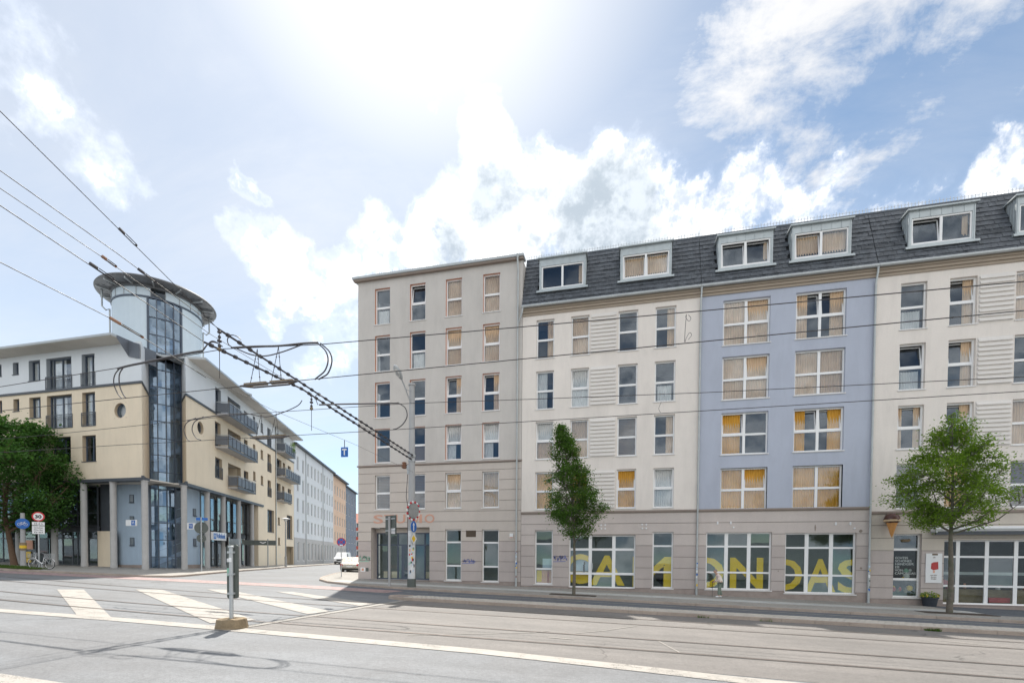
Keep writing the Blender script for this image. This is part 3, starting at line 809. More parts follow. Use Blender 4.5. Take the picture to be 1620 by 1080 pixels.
def courses(parent, fr, u0, u1, zl, holes, mats, name='plaster_course'):
    """rusticated plaster: one raised band after another, cut by the openings"""
    for k, (zt, zb) in enumerate(zip(zl, zl[1:])):
        a, b = zb + .014, zt - .014
        mb = MB(); m = mats(zt)
        us = sorted({u0, u1, *[h[0] for h in holes], *[h[1] for h in holes]})
        us = [u for u in us if u0 <= u <= u1]
        runs = []
        for p, q in zip(us, us[1:]):
            mu = (p + q) / 2
            cut = [h for h in holes if h[0] < mu < h[1] and h[2] < b and h[3] > a]
            segs = [(a, b)]
            for h in cut:
                ns = []
                for s, e in segs:
                    if h[2] > s: ns.append((s, min(e, h[2])))
                    if h[3] < e: ns.append((max(s, h[3]), e))
                segs = [x for x in ns if x[1] - x[0] > .02]
            for s in segs:
                if runs and abs(runs[-1][1] - p) < 1e-6 and runs[-1][2:] == s: runs[-1] = (runs[-1][0], q, *s)
                else: runs.append((p, q, *s))
        for p, q, s, e in runs:
            mb = MB(); mb.box(p, q, 0.0, .035, s, e, m); part(name, fr.xf(mb), parent, None)

def shell(parent, fr, u0, u1, z0, z1, holes, m, depth=11.0, rd=.26, mr=None, rooms=(), roomz=None, y=0.0, name='facade_wall', mside=None, inner=None, top=True, left=True, right=True):
    mb = MB(); wallgrid(mb, u0, u1, z0, z1, holes, m, rd, mr, y)
    part(name, fr.xf(mb), parent, None)
    ms = mside or m
    mb = MB()
    if left: mb.face([(u0, y, z0), (u0, y, z1), (u0, depth, z1), (u0, depth, z0)], ms)
    if right: mb.face([(u1, y, z0), (u1, depth, z0), (u1, depth, z1), (u1, y, z1)], ms)
    mb.face([(u0, depth, z0), (u0, depth, z1), (u1, depth, z1), (u1, depth, z0)], ms)
    if top: mb.face([(u0, y, z1), (u1, y, z1), (u1, depth, z1), (u0, depth, z1)], ms)
    part('outer_wall', fr.xf(mb), parent, None)
    mb = MB()
    im = inner or M.room
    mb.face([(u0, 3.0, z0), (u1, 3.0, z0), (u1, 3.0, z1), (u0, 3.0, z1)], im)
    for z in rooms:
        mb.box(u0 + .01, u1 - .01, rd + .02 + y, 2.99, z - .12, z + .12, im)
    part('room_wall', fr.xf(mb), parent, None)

def pipe(parent, fr, u, ztop, zbot, yt=-.30, r=.052, neck=True):
    pts = []
    if neck: pts = [(u, yt, ztop), (u, yt, ztop - .22), (u + .0, -.10, ztop - .75)]
    else: pts = [(u, -.10, ztop)]
    pts += [(u, -.10, zbot + 2.2), (u, -.10, zbot + 2.19), (u, -.10, zbot)]
    n = len(pts)
    rr = [r] * (n - 2) + [r * 1.25] * 2
    mb = MB(); mb.tube([fr.P(*p) for p in pts], rr, M.zincpipe, 10)
    if neck:
        mb.tube([fr.P(u, yt, ztop + .10), fr.P(u, yt, ztop - .1)], [.10, .06], M.zincpipe, 10)
    z = zbot + 2.4
    while z < ztop - 1:
        mb.tube([fr.P(u, -.10, z), fr.P(u, -.10, z + .05)], r * 1.25, M.zincpipe, 10); z += 1.95
    o = part('downpipe', mb, parent, None, smooth=True)
    rnd = random.Random(int(u * 100))
    for i in range(9):
        z = zbot + rnd.uniform(.5, 2.1); h = rnd.uniform(.06, .14)
        mb = MB(); a0 = rnd.uniform(-1.0, 1.4); n = 5
        rr_ = r * 1.25 + .004
        mm = rnd.choice([M.signwhite, M.signwhite, M.signblue, M.signyel, M.signback, M.redpaint, M.palesky])
        for k in range(n):
            b0 = -math.pi / 2 + a0 * .6 + (k - n / 2) * .28; b1 = b0 + .28
            c = fr.P(u, -.10, 0)
            mb.face([(c[0] + rr_ * math.cos(b0), c[1] + rr_ * math.sin(b0), z), (c[0] + rr_ * math.cos(b1), c[1] + rr_ * math.sin(b1), z),
                     (c[0] + rr_ * math.cos(b1), c[1] + rr_ * math.sin(b1), z + h), (c[0] + rr_ * math.cos(b0), c[1] + rr_ * math.sin(b0), z + h)], mm)
        so = part('sticker', mb, None, None); so.parent = o; so.location = (0, 0, 0); so.data.transform(Matrix.Translation(-parent.location))

def scribble(parent, pts, m, wd=.035, name='graffiti', y=-.006):
    mb = MB()
    for st_ in pts:
        for (a, b), (c, d) in zip(st_, st_[1:]):
            t = Vector((c - a, d - b)); L = t.length or 1; n = Vector((-t.y, t.x)) / L * wd / 2
            mb.face([FM.P(a - n.x, y, b - n.y), FM.P(c - n.x, y, d - n.y), FM.P(c + n.x, y, d + n.y), FM.P(a + n.x, y, b + n.y)], m)
    part(name, mb, parent, None)

def graff(parent, x, z, w_, h, m, seed, n=6, wd=.03):
    rnd = random.Random(seed); st_ = []
    for i in range(n):
        px_ = x + w_ * (i + .3) / n; s_ = []
        for k in range(rnd.randint(4, 7)):
            s_.append((px_ + rnd.uniform(-.4, .9) * w_ / n, z + rnd.uniform(0, h)))
        st_.append(s_)
    st_.append([(x - .02, z - h * .12), (x + w_ * .9, z - h * .05)])
    scribble(parent, st_, m, wd)

# ---- grey corner house
GX0, GX1 = -17.88, -6.5
grey = thing('corner_house', 'grey flat roofed corner house with coral window reveals and faded STUDIO lettering', 'house', (-12, YF, zg(-12, YF)))
gcol = [(-16.62, -15.52), (-14.08, -12.98), (-11.57, -10.47), (-9.06, -7.94)]
grow = [(17.16, 19.53), (14.05, 16.42), (10.96, 13.32), (7.95, 10.22), (4.82, 7.12)]
gcur = [['Wb', 't', 'F', 'F'], ['N', 'Wb', 'Ft', 'Ft'], ['N', 'N', 'Rt', 'Rt'], ['Bh', 'Bh', 'Wt', 'Wt'], ['B', 'B', 'Ft', 'F']]
door_h = (-16.91, -12.65, .10, 3.60)
gf = [(-11.57, -10.45, .12, 3.45), (-9.05, -7.93, .08, 3.43)]
up_holes = [(a, b, c, d) for (a, b) in gcol for (c, d) in grow[:4]]
lo_holes = [(a, b, *grow[4]) for (a, b) in gcol] + [door_h] + gf + [(-10.13, -9.45, 2.95, 3.37)]
shell(grey, FM, GX0, GX1, 7.72, 20.2, up_holes, M.grey, rooms=(10.6, 13.7, 16.8, 7.75), left=False, mr=M.coral)
mb = MB(); wallgrid(mb, GX0, GX1, -.6, 7.72, lo_holes, M.groove, .30, M.greylow, .028)
part('base_wall', FM.xf(mb), grey, None)
mb = MB()
for z in (4.2, 7.6): mb.box(GX0 + .01, GX1 - .01, .32, 2.99, z - .1, z + .1, M.room)
mb.face([(GX0, 3.0, -.6), (GX1, 3.0, -.6), (GX1, 3.0, 7.7), (GX0, 3.0, 7.7)], M.shop)
mb.face([(GX1, .02, -.6), (GX1, 11, -.6), (GX1, 11, 7.7), (GX1, .02, 7.7)], M.taupe)
part('lower_room_wall', FM.xf(mb), grey, None)
# side wall along the side street
sd_ = (-.369, .929)
def sidepoly(mb, z0, z1, m, L=13): mb.face([(GX0, YF, z0), (GX0, YF, z1), (GX0 + sd_[0] * L, YF + sd_[1] * L, z1), (GX0 + sd_[0] * L, YF + sd_[1] * L, z0)], m)
mb = MB(); sidepoly(mb, -.6, 20.2, M.grey)
mb.face([(GX0, YF, 20.2), (GX1, YF, 20.2), (GX1, YF + 12, 20.2), (GX0 + sd_[0] * 13, YF + 12, 20.2)], M.zinc)
part('side_wall', mb, grey, None)
gz = [7.68, 7.24, 6.58, 5.94, 5.28, 4.62, 3.96, 3.32, 2.68, 2.03, 1.38, .74, .10]
courses(grey, FM, GX0, GX1, gz, lo_holes, lambda z: M.greylow if z > 2.7 else M.taupe)
mb = MB(); mb.box(GX0, -16.95, -.02, .03, -.5, .09, M.plinth); mb.box(-12.6, GX1, -.02, .03, -.6, .09, M.plinth)
part('plinth', FM.xf(mb), grey, None)
mb = MB(); mb.box(GX0 - .06, GX1 + .05, -.08, .0, 7.70, 7.79, M.ledge)
part('ledge', FM.xf(mb), grey, None)
for r_, (c, d) in enumerate(grow):
    for k, (a, b) in enumerate(gcol):
        kind = gcur[r_][k]
        t_ = {(0, 1)} if 't' in kind else ()
        cu = kind.replace('t', '')
        cur = {'N': None, '': None, 'Bh': {(0, 0): 'B'}, 'W': {(0, 0): 'Wl', (0, 1): 'W'}}.get(cu, cu)
        window(grey, FM, a, b, c, d, rec=.15, rows=(.48,), mid=.13, tilt=t_, cur=cur, sillm=M.sill)
for (a, b, c, d) in gf:
    window(grey, FM, a, b, c, d, rec=.17, rows=(.29, .75), mid=.11, gm=M.glassd)
mb = MB()
for i in range(7): mb.box(-10.11, -9.47, .02, .10, 2.975 + i * .057, 2.975 + i * .057 + .03, M.blind)
mb.box(-10.13, -9.45, .10, .12, 2.95, 3.37, M.black)
part('air_vent', FM.xf(mb), grey, None)
window(grey, FM, -16.88, -12.68, .10, 3.28, rec=.75, cols=(.95, .8, 1.25, .95, .7), rows=(.74,), bar=.08, mid=.09, midv=.11, fm=M.bframe, gm=M.glassd, sill=False, name='entrance_screen')
mb = MB(); mb.box(-16.9, -12.66, .70, .86, 3.28, 3.6, M.greylow); part('lintel', FM.xf(mb), grey, None)
mb = MB(); mb.box(-16.9, -12.66, .3, 1.6, .0, .099, M.slab); part('threshold', FM.xf(mb), grey, None)
for a, b in ((-16.91, -16.90), (-12.66, -12.65)):
    mb = MB(); mb.box(a, b, .3, .9, .1, 3.6, M.taupe); part('entrance_jamb', FM.xf(mb), grey, None)
mb = MB(); mb.box(-15.02, -13.98, .73, .79, .12, 2.40, M.bframe); part('door_leaf', FM.xf(mb), grey, None)
mb = MB(); mb.box(-14.80, -14.16, .715, .729, .30, 2.22, M.glassd); part('door_pane', FM.xf(mb), grey, None)
for a, b, c, d, m_ in ((-16.5, -16.05, .1, .62, M.cream), (-15.9, -15.3, .1, .62, M.cream), (-13.4, -12.9, .1, .62, M.cream), (-14.55, -14.2, .4, 1.25, M.graffg)):  # cream boxes stand in for reflections in the glass; green box is a poster
    mb = MB(); mb.box(a, b, 1.0, 1.2, c, d, m_); part('reflection_poster_box', FM.xf(mb), grey, None)
mb = MB(); mb.tube([FM.P(-14.1, .70, 1.0), FM.P(-14.1, .70, 1.5)], .02, M.greymetal); part('door_handle', mb, grey, None)
# roof edge
def roof_rail(parent, u0, u1, z, y, n=None, h=.30):
    mb = MB(); u = u0
    for dz_ in (.05, h * .62): mb.tube([FM.P(u0, y, z + dz_), FM.P(u1, y, z + dz_)], .008, M.greymetal, 4)
    k = 0
    while u < u1:
        mb.box(u - .011, u + .011, y - .008, y + .008, z - .05, z + h * (1 if k % 3 == 0 else .85), M.greymetal, FM.P); u += .16; k += 1
    part('roof_edge_rail', mb, parent, None)
mb = MB(); mb.box(GX0 - .28, GX1 + .12, -.30, .4, 20.2, 20.34, M.zincpipe); mb.box(GX0 - .22, GX1 + .08, -.24, -.003, 20.08, 20.199, M.ledge)
part('coping', FM.xf(mb), grey, None)
roof_rail(grey, GX0 + 1.1, GX1 + .05, 20.34, .0)
pipe(grey, FM, -6.76, 20.2, zg(-6.76, YF), neck=True)
for ch, x0, w_ in (('S', -16.72, .72), ('T', -15.93, .72), ('U', -15.10, .72), ('D', -14.2, .74), ('I', -13.38, .2), ('O', -13.0, .7), ('O', -10.75 - 2.0 + .25, .0)):
    if w_: text(ch, .80, M.coraltext, grey, FM.P(x0 + w_ / 2, -.012, 3.90), width=w_, bold=.012)
text('O', 1.0, M.coraltext, grey, FM.P(-13.35 + .1, -.014, 3.86), width=.66, bold=.012) if False else None
text('2', .8, M.coraltext, grey, FM.P(-12.1, -.012, 3.95), width=.5) if False else None
mb = MB(); mb.box(-7.2, -6.98, -.09, 0, 2.86, 3.16, M.signwhite); mb.box(-7.19, -6.99, -.092, -.088, 2.88, 2.94, M.coral); part('alarm_box', FM.xf(mb), grey, None)
graff(grey, -17.75, 1.35, .75, .38, M.graffg, 4, 5, .05)
graff(grey, -10.35, 1.28, .9, .26, M.graffb, 9, 8, .035)
mb = MB(); mb.box(-17.7, -17.35, -.012, 0, .62, .9, M.signwhite); mb.box(-17.62, -17.45, -.016, -.012, .68, .84, M.coral); mb.box(-17.30, -17.1, -.012, 0, .64, .88, M.signback); part('name_plate', FM.xf(mb), grey, None)

# ---- tiled mansard shared by the white and blue houses
ZG_, ZR_ = 17.06, 20.62
YE, YR = -.26, 1.12
def roofpt(u, t, off=0.0):
    """t metres up the slope from the eaves, off metres out of the slope"""
    L = math.hypot(ZR_ - ZG_, YR - YE); s, c = (ZR_ - ZG_) / L, (YR - YE) / L
    return FM.P(u, YE + t * c - off * s, ZG_ + t * s + off * c)
RL = math.hypot(ZR_ - ZG_, YR - YE)
def tiles(parent, u0, u1, dorm, seed):
    rnd = random.Random(seed); mb = MB(); n = 12; ch = RL / n; tw = .30
    for r_ in range(n):
        t0 = r_ * ch
        u = u0 + .005 + (tw / 2 if r_ % 2 else 0)
        zt = ZG_ + (t0 + ch * .5) / RL * (ZR_ - ZG_)
        if r_ % 2: 
            mb.box(u0 + .004, u0 + tw / 2 - .004, t0 - .03, t0 + ch, 0, .03, M.tile, lambda a, b, c: roofpt(a, b, c + .03 * (1 - (b - t0) / ch)))
        while u < u1 - .02:
            ue = min(u + tw - .008, u1 - .003)
            if not any(d[0] - .02 < (u + ue) / 2 < d[1] + .02 and d[2] - .1 < zt < d[3] for d in dorm):
                o = rnd.uniform(0, .014); lift = rnd.uniform(.022, .042)
                mb.box(u, ue, t0 - .035, t0 + ch, 0, .024, M.tile, lambda a, b, c: roofpt(a, b, c + o + lift * (1 - (b - t0) / ch)))
            u += tw
    part('roof_tile', mb, parent, None, kind='stuff')
    mb = MB(); mb.face([roofpt(u0, 0, -.02), roofpt(u1, 0, -.02), roofpt(u1, RL, -.02), roofpt(u0, RL, -.02)], M.black)
    mb.face([roofpt(u0, RL, -.02), roofpt(u1, RL, -.02), FM.P(u1, 11, ZR_ + .3), FM.P(u0, 11, ZR_ + .3)], M.zinc)
    mb.face([roofpt(u0, 0, -.02), roofpt(u0, RL, -.02), FM.P(u0, 11, ZR_), FM.P(u0, 11, ZG_), FM.P(u0, 0, ZG_)], M.zinc)
    mb.face([roofpt(u1, 0, -.02), FM.P(u1, 0, ZG_), FM.P(u1, 11, ZG_), FM.P(u1, 11, ZR_), roofpt(u1, RL, -.02)], M.zinc)
    mb.box(u0, u1, YR - .06, YR + .12, ZR_ - .02, ZR_ + .08, M.darkmetal, FM.P)
    part('roof', mb, parent, None)

def snow_guard(parent, u0, u1, z):
    t = (z - ZG_) / (ZR_ - ZG_) * RL
    mb = MB()
    for dt in (.05, .16): mb.tube([roofpt(u0, t + dt, .17), roofpt(u1, t + dt, .17)], .010, M.darkmetal, 4)
    u = u0 + .08; k = 0
    while u < u1:
        mb.tube([roofpt(u, t, .17), roofpt(u, t + .22, .17)], .007, M.darkmetal, 4)
        if k % 5 == 0: mb.tube([roofpt(u, t + .1, .17), roofpt(u, t + .32, .03)], .010, M.greymetal, 4)
        u += .10; k += 1
    part('snow_guard', mb, parent, None)

def dormer(parent, u0, u1, z0, z1, tilt=(), cur=None):
    yf = .03
    mb = MB()
    wz0, wz1 = z0 + .13, z0 + 1.50
    wallgrid(mb, u0, u1, z0, z1, [(u0 + .14, u1 - .13, wz0, wz1)], M.zinc, .16, M.zinc, yf)
    yr = lambda z: YE + (z - ZG_) / (ZR_ - ZG_) * (YR - YE)
    for u in (u0, u1):
        mb.face([(u, yf, z0), (u, yf, z1), (u, yr(z1) + .05, z1), (u, yr(z0), z0)], M.zinc)
    o = part('dormer', FM.xf(mb), parent, None)
    def chd(name, mb_):
        q = part(name, mb_, None, None); q.data.transform(Matrix.Translation(-parent.location)); q.parent = o; q.location = (0, 0, 0); return q
    mb = MB(); mb.box(u0 - .10, u1 + .10, yf - .14, yr(z1) + .25, z1, z1 + .07, M.zinc); chd('dormer_roof', FM.xf(mb))
    mb = MB(); mb.box(u0 - .16, u1 + .14, yf - .12, yf + .05, z0 - .10, z0 + .0, M.zinc)
    mb.box(u0 - .16, u1 + .14, yf - .16, yf - .10, z0 - .13, z0 - .06, M.zinc); chd('apron_flashing', FM.xf(mb))
    mb = MB(); n = 6
    for i in range(1, n): 
        u = u0 + (u1 - u0) * i / n; mb.box(u - .012, u + .012, yf - .022, yf - .001, wz1 + .02, z1 - .001, M.zinc)
    for u in (u0 + .05, u1 - .05): mb.box(u - .012, u + .012, yf - .022, yf - .001, z0 + .01, z1 - .001, M.zinc)
    for i in range(1, 4):
        f = i / 4.0; yy_ = yf + f * .75; zz_ = z0 + f * (z1 - z0) * .95
        for u, sgn in ((u0, -1), (u1, 1)): mb.box(min(u, u + sgn * .02), max(u, u + sgn * .02), yy_ - .012, yy_ + .012, max(z0, z0 + (yy_ - yr(z0)) / (yr(z1) - yr(z0) + 1e-6) * (z1 - z0)), z1 - .002, M.zinc)
    chd('standing_seam', FM.xf(mb))
    a, b = u0 + .14, u1 - .13; w_ = b - a; h = wz1 - wz0; bar = .075
    mb = MB()
    y0, y1 = yf + .04, yf + .12
    mb.box(a, a + bar, y0, y1, wz0, wz1, M.white); mb.box(b - bar, b, y0, y1, wz0, wz1, M.white)
    mb.box(a + bar, b - bar, y0, y1, wz0, wz0 + bar, M.white); mb.box(a + bar, b - bar, y0, y1, wz1 - bar, wz1, M.white)
    mb.box(a + w_ / 2 - .06, a + w_ / 2 + .06, y0, y1, wz0 + bar, wz1 - bar, M.white)
    chd('window_frame', FM.xf(mb))
    for i, (p, q) in enumerate(((a + bar, a + w_ / 2 - .06), (a + w_ / 2 + .06, b - bar))):
        mb = MB(); s_ = .05; H_ = h - 2 * bar; W_ = q - p
        if i in tilt:
            fn = lambda x, y, z: FM.P(p + x, y0 + .03 + y * 1 + z * .14, wz0 + bar + z)
            mb.box(0, s_, 0, .05, 0, H_, M.white, fn); mb.box(W_ - s_, W_, 0, .05, 0, H_, M.white, fn); mb.box(s_, W_ - s_, 0, .05, 0, s_, M.white, fn); mb.box(s_, W_ - s_, 0, .05, H_ - s_, H_, M.white, fn)
            mb.box(s_, W_ - s_, .02, .03, s_, H_ - s_, M.glass, fn); chd('tilted_sash', mb)
        else:
            mb.box(p, q, y0 + .03, y0 + .045, wz0 + bar, wz1 - bar, M.glass); chd('pane', FM.xf(mb))
    mb = MB(); mb.face([(u0, .9, z0), (u1, .9, z0), (u1, .9, z1), (u0, .9, z1)], M.room); mb.face([(u0, yf + .2, z0 + .02), (u1, yf + .2, z0 + .02), (u1, .9, z0 + .02), (u0, .9, z0 + .02)], M.room)
    chd('room_wall', FM.xf(mb))
    if cur:
        for k, (p, q) in zip(cur, ((a, a + w_ / 2), (a + w_ / 2, b))):
            if k == 'F': rng = (p + .05, q - .05)
            elif k == 'R': rng = (q - .3, q - .05)
            else: continue
            me = curtain_mesh(round(rng[1] - rng[0], 2), round(h - .1, 2), M.tan)
            q_ = sub('curtain', me, o, Vector(FM.P(rng[0], yf + .26, wz0 + .05)) - parent.location)

def base_holes_rooms(parent, u0, u1, z1, holes, zl, topm, inner=None):
    SH = inner or M.shop
    zb = min(zg(u0, YF), zg(u1, YF)) - .3
    mb = MB(); wallgrid(mb, u0, u1, zb, z1, holes, M.groove, .28, M.taupeup, .028)
    part('base_wall', FM.xf(mb), parent, None)
    courses(parent, FM, u0, u1, zl, holes, lambda z: topm if z > 2.45 else M.taupe)
    mb = MB(); mb.face([(u0, 2.4, zb), (u1, 2.4, zb), (u1, 2.4, z1), (u0, 2.4, z1)], SH); mb.box(u0, u1, .3, 2.4, z1 - .5, z1 - .3, SH)
    mb.face([(u0, .3, zb), (u0, 2.4, zb), (u0, 2.4, z1), (u0, .3, z1)], SH); mb.face([(u1, .3, zb), (u1, .3, z1), (u1, 2.4, z1), (u1, 2.4, zb)], SH)
    mb.face([(u0, .3, zb + .3), (u1, .3, zb + .3), (u1, 2.4, zb + .3), (u0, 2.4, zb + .3)], SH)
    part('shop_room_wall', FM.xf(mb), parent, None)
    mb = MB()
    us = sorted([u0, u1] + [h[i] for h in holes if h[2] < zl[-1] for i in (0, 1)])
    for a, b in zip(us[::2], us[1::2]): mb.box(a, b, -.015, .03, zb, zl[-1] - .01, M.plinth)
    for h in holes:
        if h[2] < zl[-1]: mb.box(h[0], h[1], -.012, .03, zb, h[2] - .065, M.plinth)
    part('plinth', FM.xf(mb), parent, None)

def cornice(parent, u0, u1, z=16.60):
    for i in range(3):
        mb = MB(); mb.box(u0, u1, -.07 * (i + 1), 0, z + .14 * i, z + .14 * (i + 1) - .002, M.corn); part('cornice_step', FM.xf(mb), parent, None)
    mb = MB(); mb.box(u0, u1, -.26, 0, z + .42, z + .46, M.zinc); part('eaves_board', FM.xf(mb), parent, None)
    mb = MB(); mb.tube([FM.P(u0, -.34, 17.06), FM.P(u1, -.34, 17.06)], .085, M.zincpipe, 10); part('gutter', mb, parent, None, smooth=True)

def ribbed(parent, u0, u1, z0, z1):
    n = 10; p = (z1 - z0) / n
    mb = MB(); mb.box(u0, u1, -.012, -.001, z0 - .03, z1 + .03, M.slatm, FM.P); part('panel_back', mb, parent, None)
    k = ('slat', round(u1 - u0, 3), round(p, 4))
    if k not in _cache:
        w_ = u1 - u0 - .04; mb = MB()
        A = [(0, -.001, .0), (0, -.085, .0), (0, -.075, p * .42), (0, -.001, p * .62)]; Bq = [(w_, y, z) for _, y, z in A]
        mb.face(A, M.slatm); mb.face(Bq[::-1], M.slatm)
        for a in range(4): b = (a + 1) % 4; mb.face([A[b], A[a], Bq[a], Bq[b]], M.slatm)
        _cache[k] = mb.mesh('panel_slat')
    for i in range(n): part('panel_slat', _cache[k], parent, FM.P(u0 + .02, -.012, z0 + p * i + .03))

def fixbox(mb): return mb

def kinds(kind):
    t_ = set(); cur = kind
    if 't' in kind: t_ = {(0, 1)}; cur = kind.replace('t', '')
    return t_, (None if cur in ('N', '') else cur)

def upper(parent, u0, u1, cols, rows, spec, m, two=False, zb=4.5):
    holes = [(a, b, c, d) for a, b in cols for c, d in rows]
    shell(parent, FM, u0, u1, zb, 17.0, holes, m, rooms=[c - .45 for c, d in rows], top=True)
    for r_, (c, d) in enumerate(rows):
        for k, (a, b) in enumerate(cols):
            s_ = spec[r_][k]
            if two:
                t_ = set()
                if 'a' in s_: t_.add((0, 1))
                if 'b' in s_: t_.add((1, 1))
                cur = s_.replace('a', '').replace('b', '') or None
                window(parent, FM, a, b, c, d, rec=.15, cols=(1, 1), rows=(.48,), mid=.12, midv=.14, tilt=t_, cur=cur, cm=M.gold if r_ >= 2 else M.tan)  # lower rows coloured gold in place of a weaker sky reflection
            else:
                t_, cur = kinds(s_)
                cm = M.gold if r_ >= 3 else M.tan  # bottom row gold, as if less sky were mirrored over the curtain
                if cur == 'WF': cur = {(0, 1): 'W', (0, 0): 'F'}
                window(parent, FM, a, b, c, d, rec=.15, rows=(.49,), mid=.12, tilt=t_, cur=cur, cm=cm)

BZ = [4.36, 3.73, 3.07, 2.41, 1.75, 1.09, .43, -.12]
def ledge(parent, u0, u1, z=4.40):
    mb = MB(); mb.box(u0, u1, -.09, 0, z, z + .10, M.ledge); mb.box(u0, u1, -.05, 0, z - .05, z - .002, M.ledge); part('ledge', FM.xf(mb), parent, None)

# ---- white house beside the grey one
WX0, WX1 = -6.48, 3.93
wh = thing('terraced_house', 'off white house with ribbed panels between the grey corner house and the blue house', 'house', (-1.3, YF, zg(-1.3, YF)), 'tiled terraced houses')
wcol = [(-5.6, -4.48), (-3.45, -2.35), (-.64, .49), (1.47, 2.63)]
wrow = [(13.95, 16.3), (10.83, 13.16), (7.75, 10.06), (4.64, 6.96)]
upper(wh, WX0, WX1, wcol, wrow, [['R', 'F', 'N', 'R'], ['Wl', 'Wt', 'N', 'Wb'], ['WFt', 'F', 'B', 'R'], ['F', 'F', 'Ft', 'Wt']], M.whitew)
for c, d in wrow: ribbed(wh, -2.26, -.74, c + .02, d - .02)
hw = [(-5.6, -4.47, .0, 3.36), (-3.46, .5, -.16, 3.04), (1.48, 2.65, -.1, 3.22)]
base_holes_rooms(wh, WX0, WX1, 4.45, hw, BZ, M.taupeup)
ledge(wh, WX0, WX1)
window(wh, FM, *hw[0], rec=.17, rows=(.285, .75), mid=.10, gm=M.glassd)
window(wh, FM, *hw[1], rec=.17, cols=(1.29, 1.41, 1.26), rows=(.27, .73), mid=.14, midv=.2, gm=M.glassd, sill=False, name='shop_window')
mb = MB(); mb.box(-2.05, -2.01, .06, .16, .95, 1.35, M.greymetal); part('door_handle', FM.xf(mb), wh, None)
window(wh, FM, *hw[2], rec=.17, rows=(.285, .75), mid=.10, gm=M.glassd)
cornice(wh, WX0, WX1)
DW = [(-5.45, -2.62, 18.05, 19.98), (-.57, 2.33, 18.05, 19.98)]
tiles(wh, WX0, WX1, DW, 1)
dormer(wh, *DW[0], cur=('N', 'R')); dormer(wh, *DW[1], tilt=(0, 1), cur=('F', 'F'))
for a, b in ((-6.35, -5.7), (-2.45, -.75), (2.55, 3.85)): snow_guard(wh, a, b, 18.25)
roof_rail(wh, WX0, WX1, ZR_ + .08, YR)
pipe(wh, FM, 3.95, 17.0, zg(3.95, YF))
mb = MB(); mb.tube([FM.P(-6.4, -.34, 17.0), FM.P(-6.45, -.3, 16.7), FM.P(-6.72, -.12, 16.2)], .045, M.zincpipe, 8); part('gutter_elbow', mb, wh, None, smooth=True)
def studs(parent, x, z, pts):
    for dx, dz_ in pts:
        mb = MB(); mb.lathe((0, 0, 0), [(.05, 0), (.05, .03), (.02, .035)], M.signwhite, 8)
        me = mb.mesh('sign_stud'); me.transform(Matrix.Rotation(math.pi / 2, 4, 'X'))
        part('sign_stud', me, parent, FM.P(x + dx, -.001, z + dz_))
for x in (-3.92, -1.4, .99): studs(wh, x, 3.55, ((-.12, .1), (.12, .1), (-.1, -.12), (.12, -.12)))
graff(wh, -4.42, 1.45, .85, .34, M.graffb, 21, 8, .035)
def letter(parent, ch, x0, x1, z0=.02, size=2.5, y=.262): return text(ch, size, M.yellow, parent, FM.P((x0 + x1) / 2, y, z0), width=x1 - x0, bold=.05, ext=.006)
letter(wh, 'C', -3.75, -2.2, .12); letter(wh, 'A', -2.2, -.1, .05); letter(wh, 'M', .36, 2.6, .0)
# printed foils and posters behind the glass
mb = MB(); mb.box(-5.5, -4.55, .34, .36, .06, .88, M.peach); mb.box(-5.52, -5.2, .325, .338, .15, .85, M.yellow); mb.box(-5.15, -4.55, .34, .36, .9, 1.6, M.palesky); part('poster', FM.xf(mb), wh, None)
mb = MB(); mb.box(-3.05, -2.25, .40, .42, .85, 1.55, M.palesky); mb.box(-2.62, -2.5, .39, .40, .7, 1.25, M.black); mb.box(-2.58, -2.48, .39, .40, 1.25, 1.42, M.black); mb.box(-3.4, -2.3, .40, .42, .1, .8, M.yellow); part('poster', FM.xf(mb), wh, None)

# ---- blue house
BX0, BX1 = 3.95, 12.66
bl = thing('terraced_house', 'light blue grey house with wide four pane windows in the middle of the row', 'house', (8.3, YF, zg(8.3, YF)), 'tiled terraced houses')
bcol = [(5.16, 7.6), (8.88, 11.33)]
brow = [(13.74, 16.25), (10.67, 13.09), (7.58, 9.93), (4.46, 6.81)]
upper(bl, BX0, BX1, bcol, brow, [['Fb', 'LRab'], ['Fb', 'F'], ['La', 'LRab'], ['Gb', 'G']], M.blue, two=True)
hb = [(4.45, 7.9, -.1, 3.17), (8.59, 12.06, -.22, 3.12)]
base_holes_rooms(bl, BX0, BX1, 4.45, hb, BZ, M.taupeup)
ledge(bl, BX0, BX1)
for h in hb: window(bl, FM, *h, rec=.17, cols=(1, 1.08, 1.03), rows=(.30, .755), mid=.10, midv=.19, gm=M.glassd, name='shop_window')
cornice(bl, BX0, BX1)
DB = [(4.85, 7.68, 17.98, 19.86), (8.62, 11.5, 17.98, 19.86)]
tiles(bl, BX0, BX1, DB, 2)
dormer(bl, *DB[0], tilt=(0, 1), cur=('N', 'R')); dormer(bl, *DB[1], tilt=(0,), cur=('F', 'F'))
for a, b in ((4.0, 4.7), (7.85, 8.45), (11.7, 12.6)): snow_guard(bl, a, b, 18.25)
roof_rail(bl, BX0, BX1, ZR_ + .08, YR)
pipe(bl, FM, 12.64, 17.0, zg(12.64, YF))
for x in (5.05, 5.75): studs(bl, x, 3.75, ((0, 0), (0, -.08)))
for x in (11.05, 11.75): studs(bl, x, 3.65, ((0, 0), (0, -.08)))
studs(bl, 5.9, 3.45, ((0, 0),)); studs(bl, 11.95, 3.35, ((0, 0),))
letter(bl, 'O', 3.2, 5.5, .0); letter(bl, 'N', 5.8, 7.55, -.02); letter(bl, 'D', 7.9, 9.55, -.06); letter(bl, 'A', 9.7, 11.2, -.08); letter(bl, 'S', 11.3, 12.6, -.1)
rnd = random.Random(8)
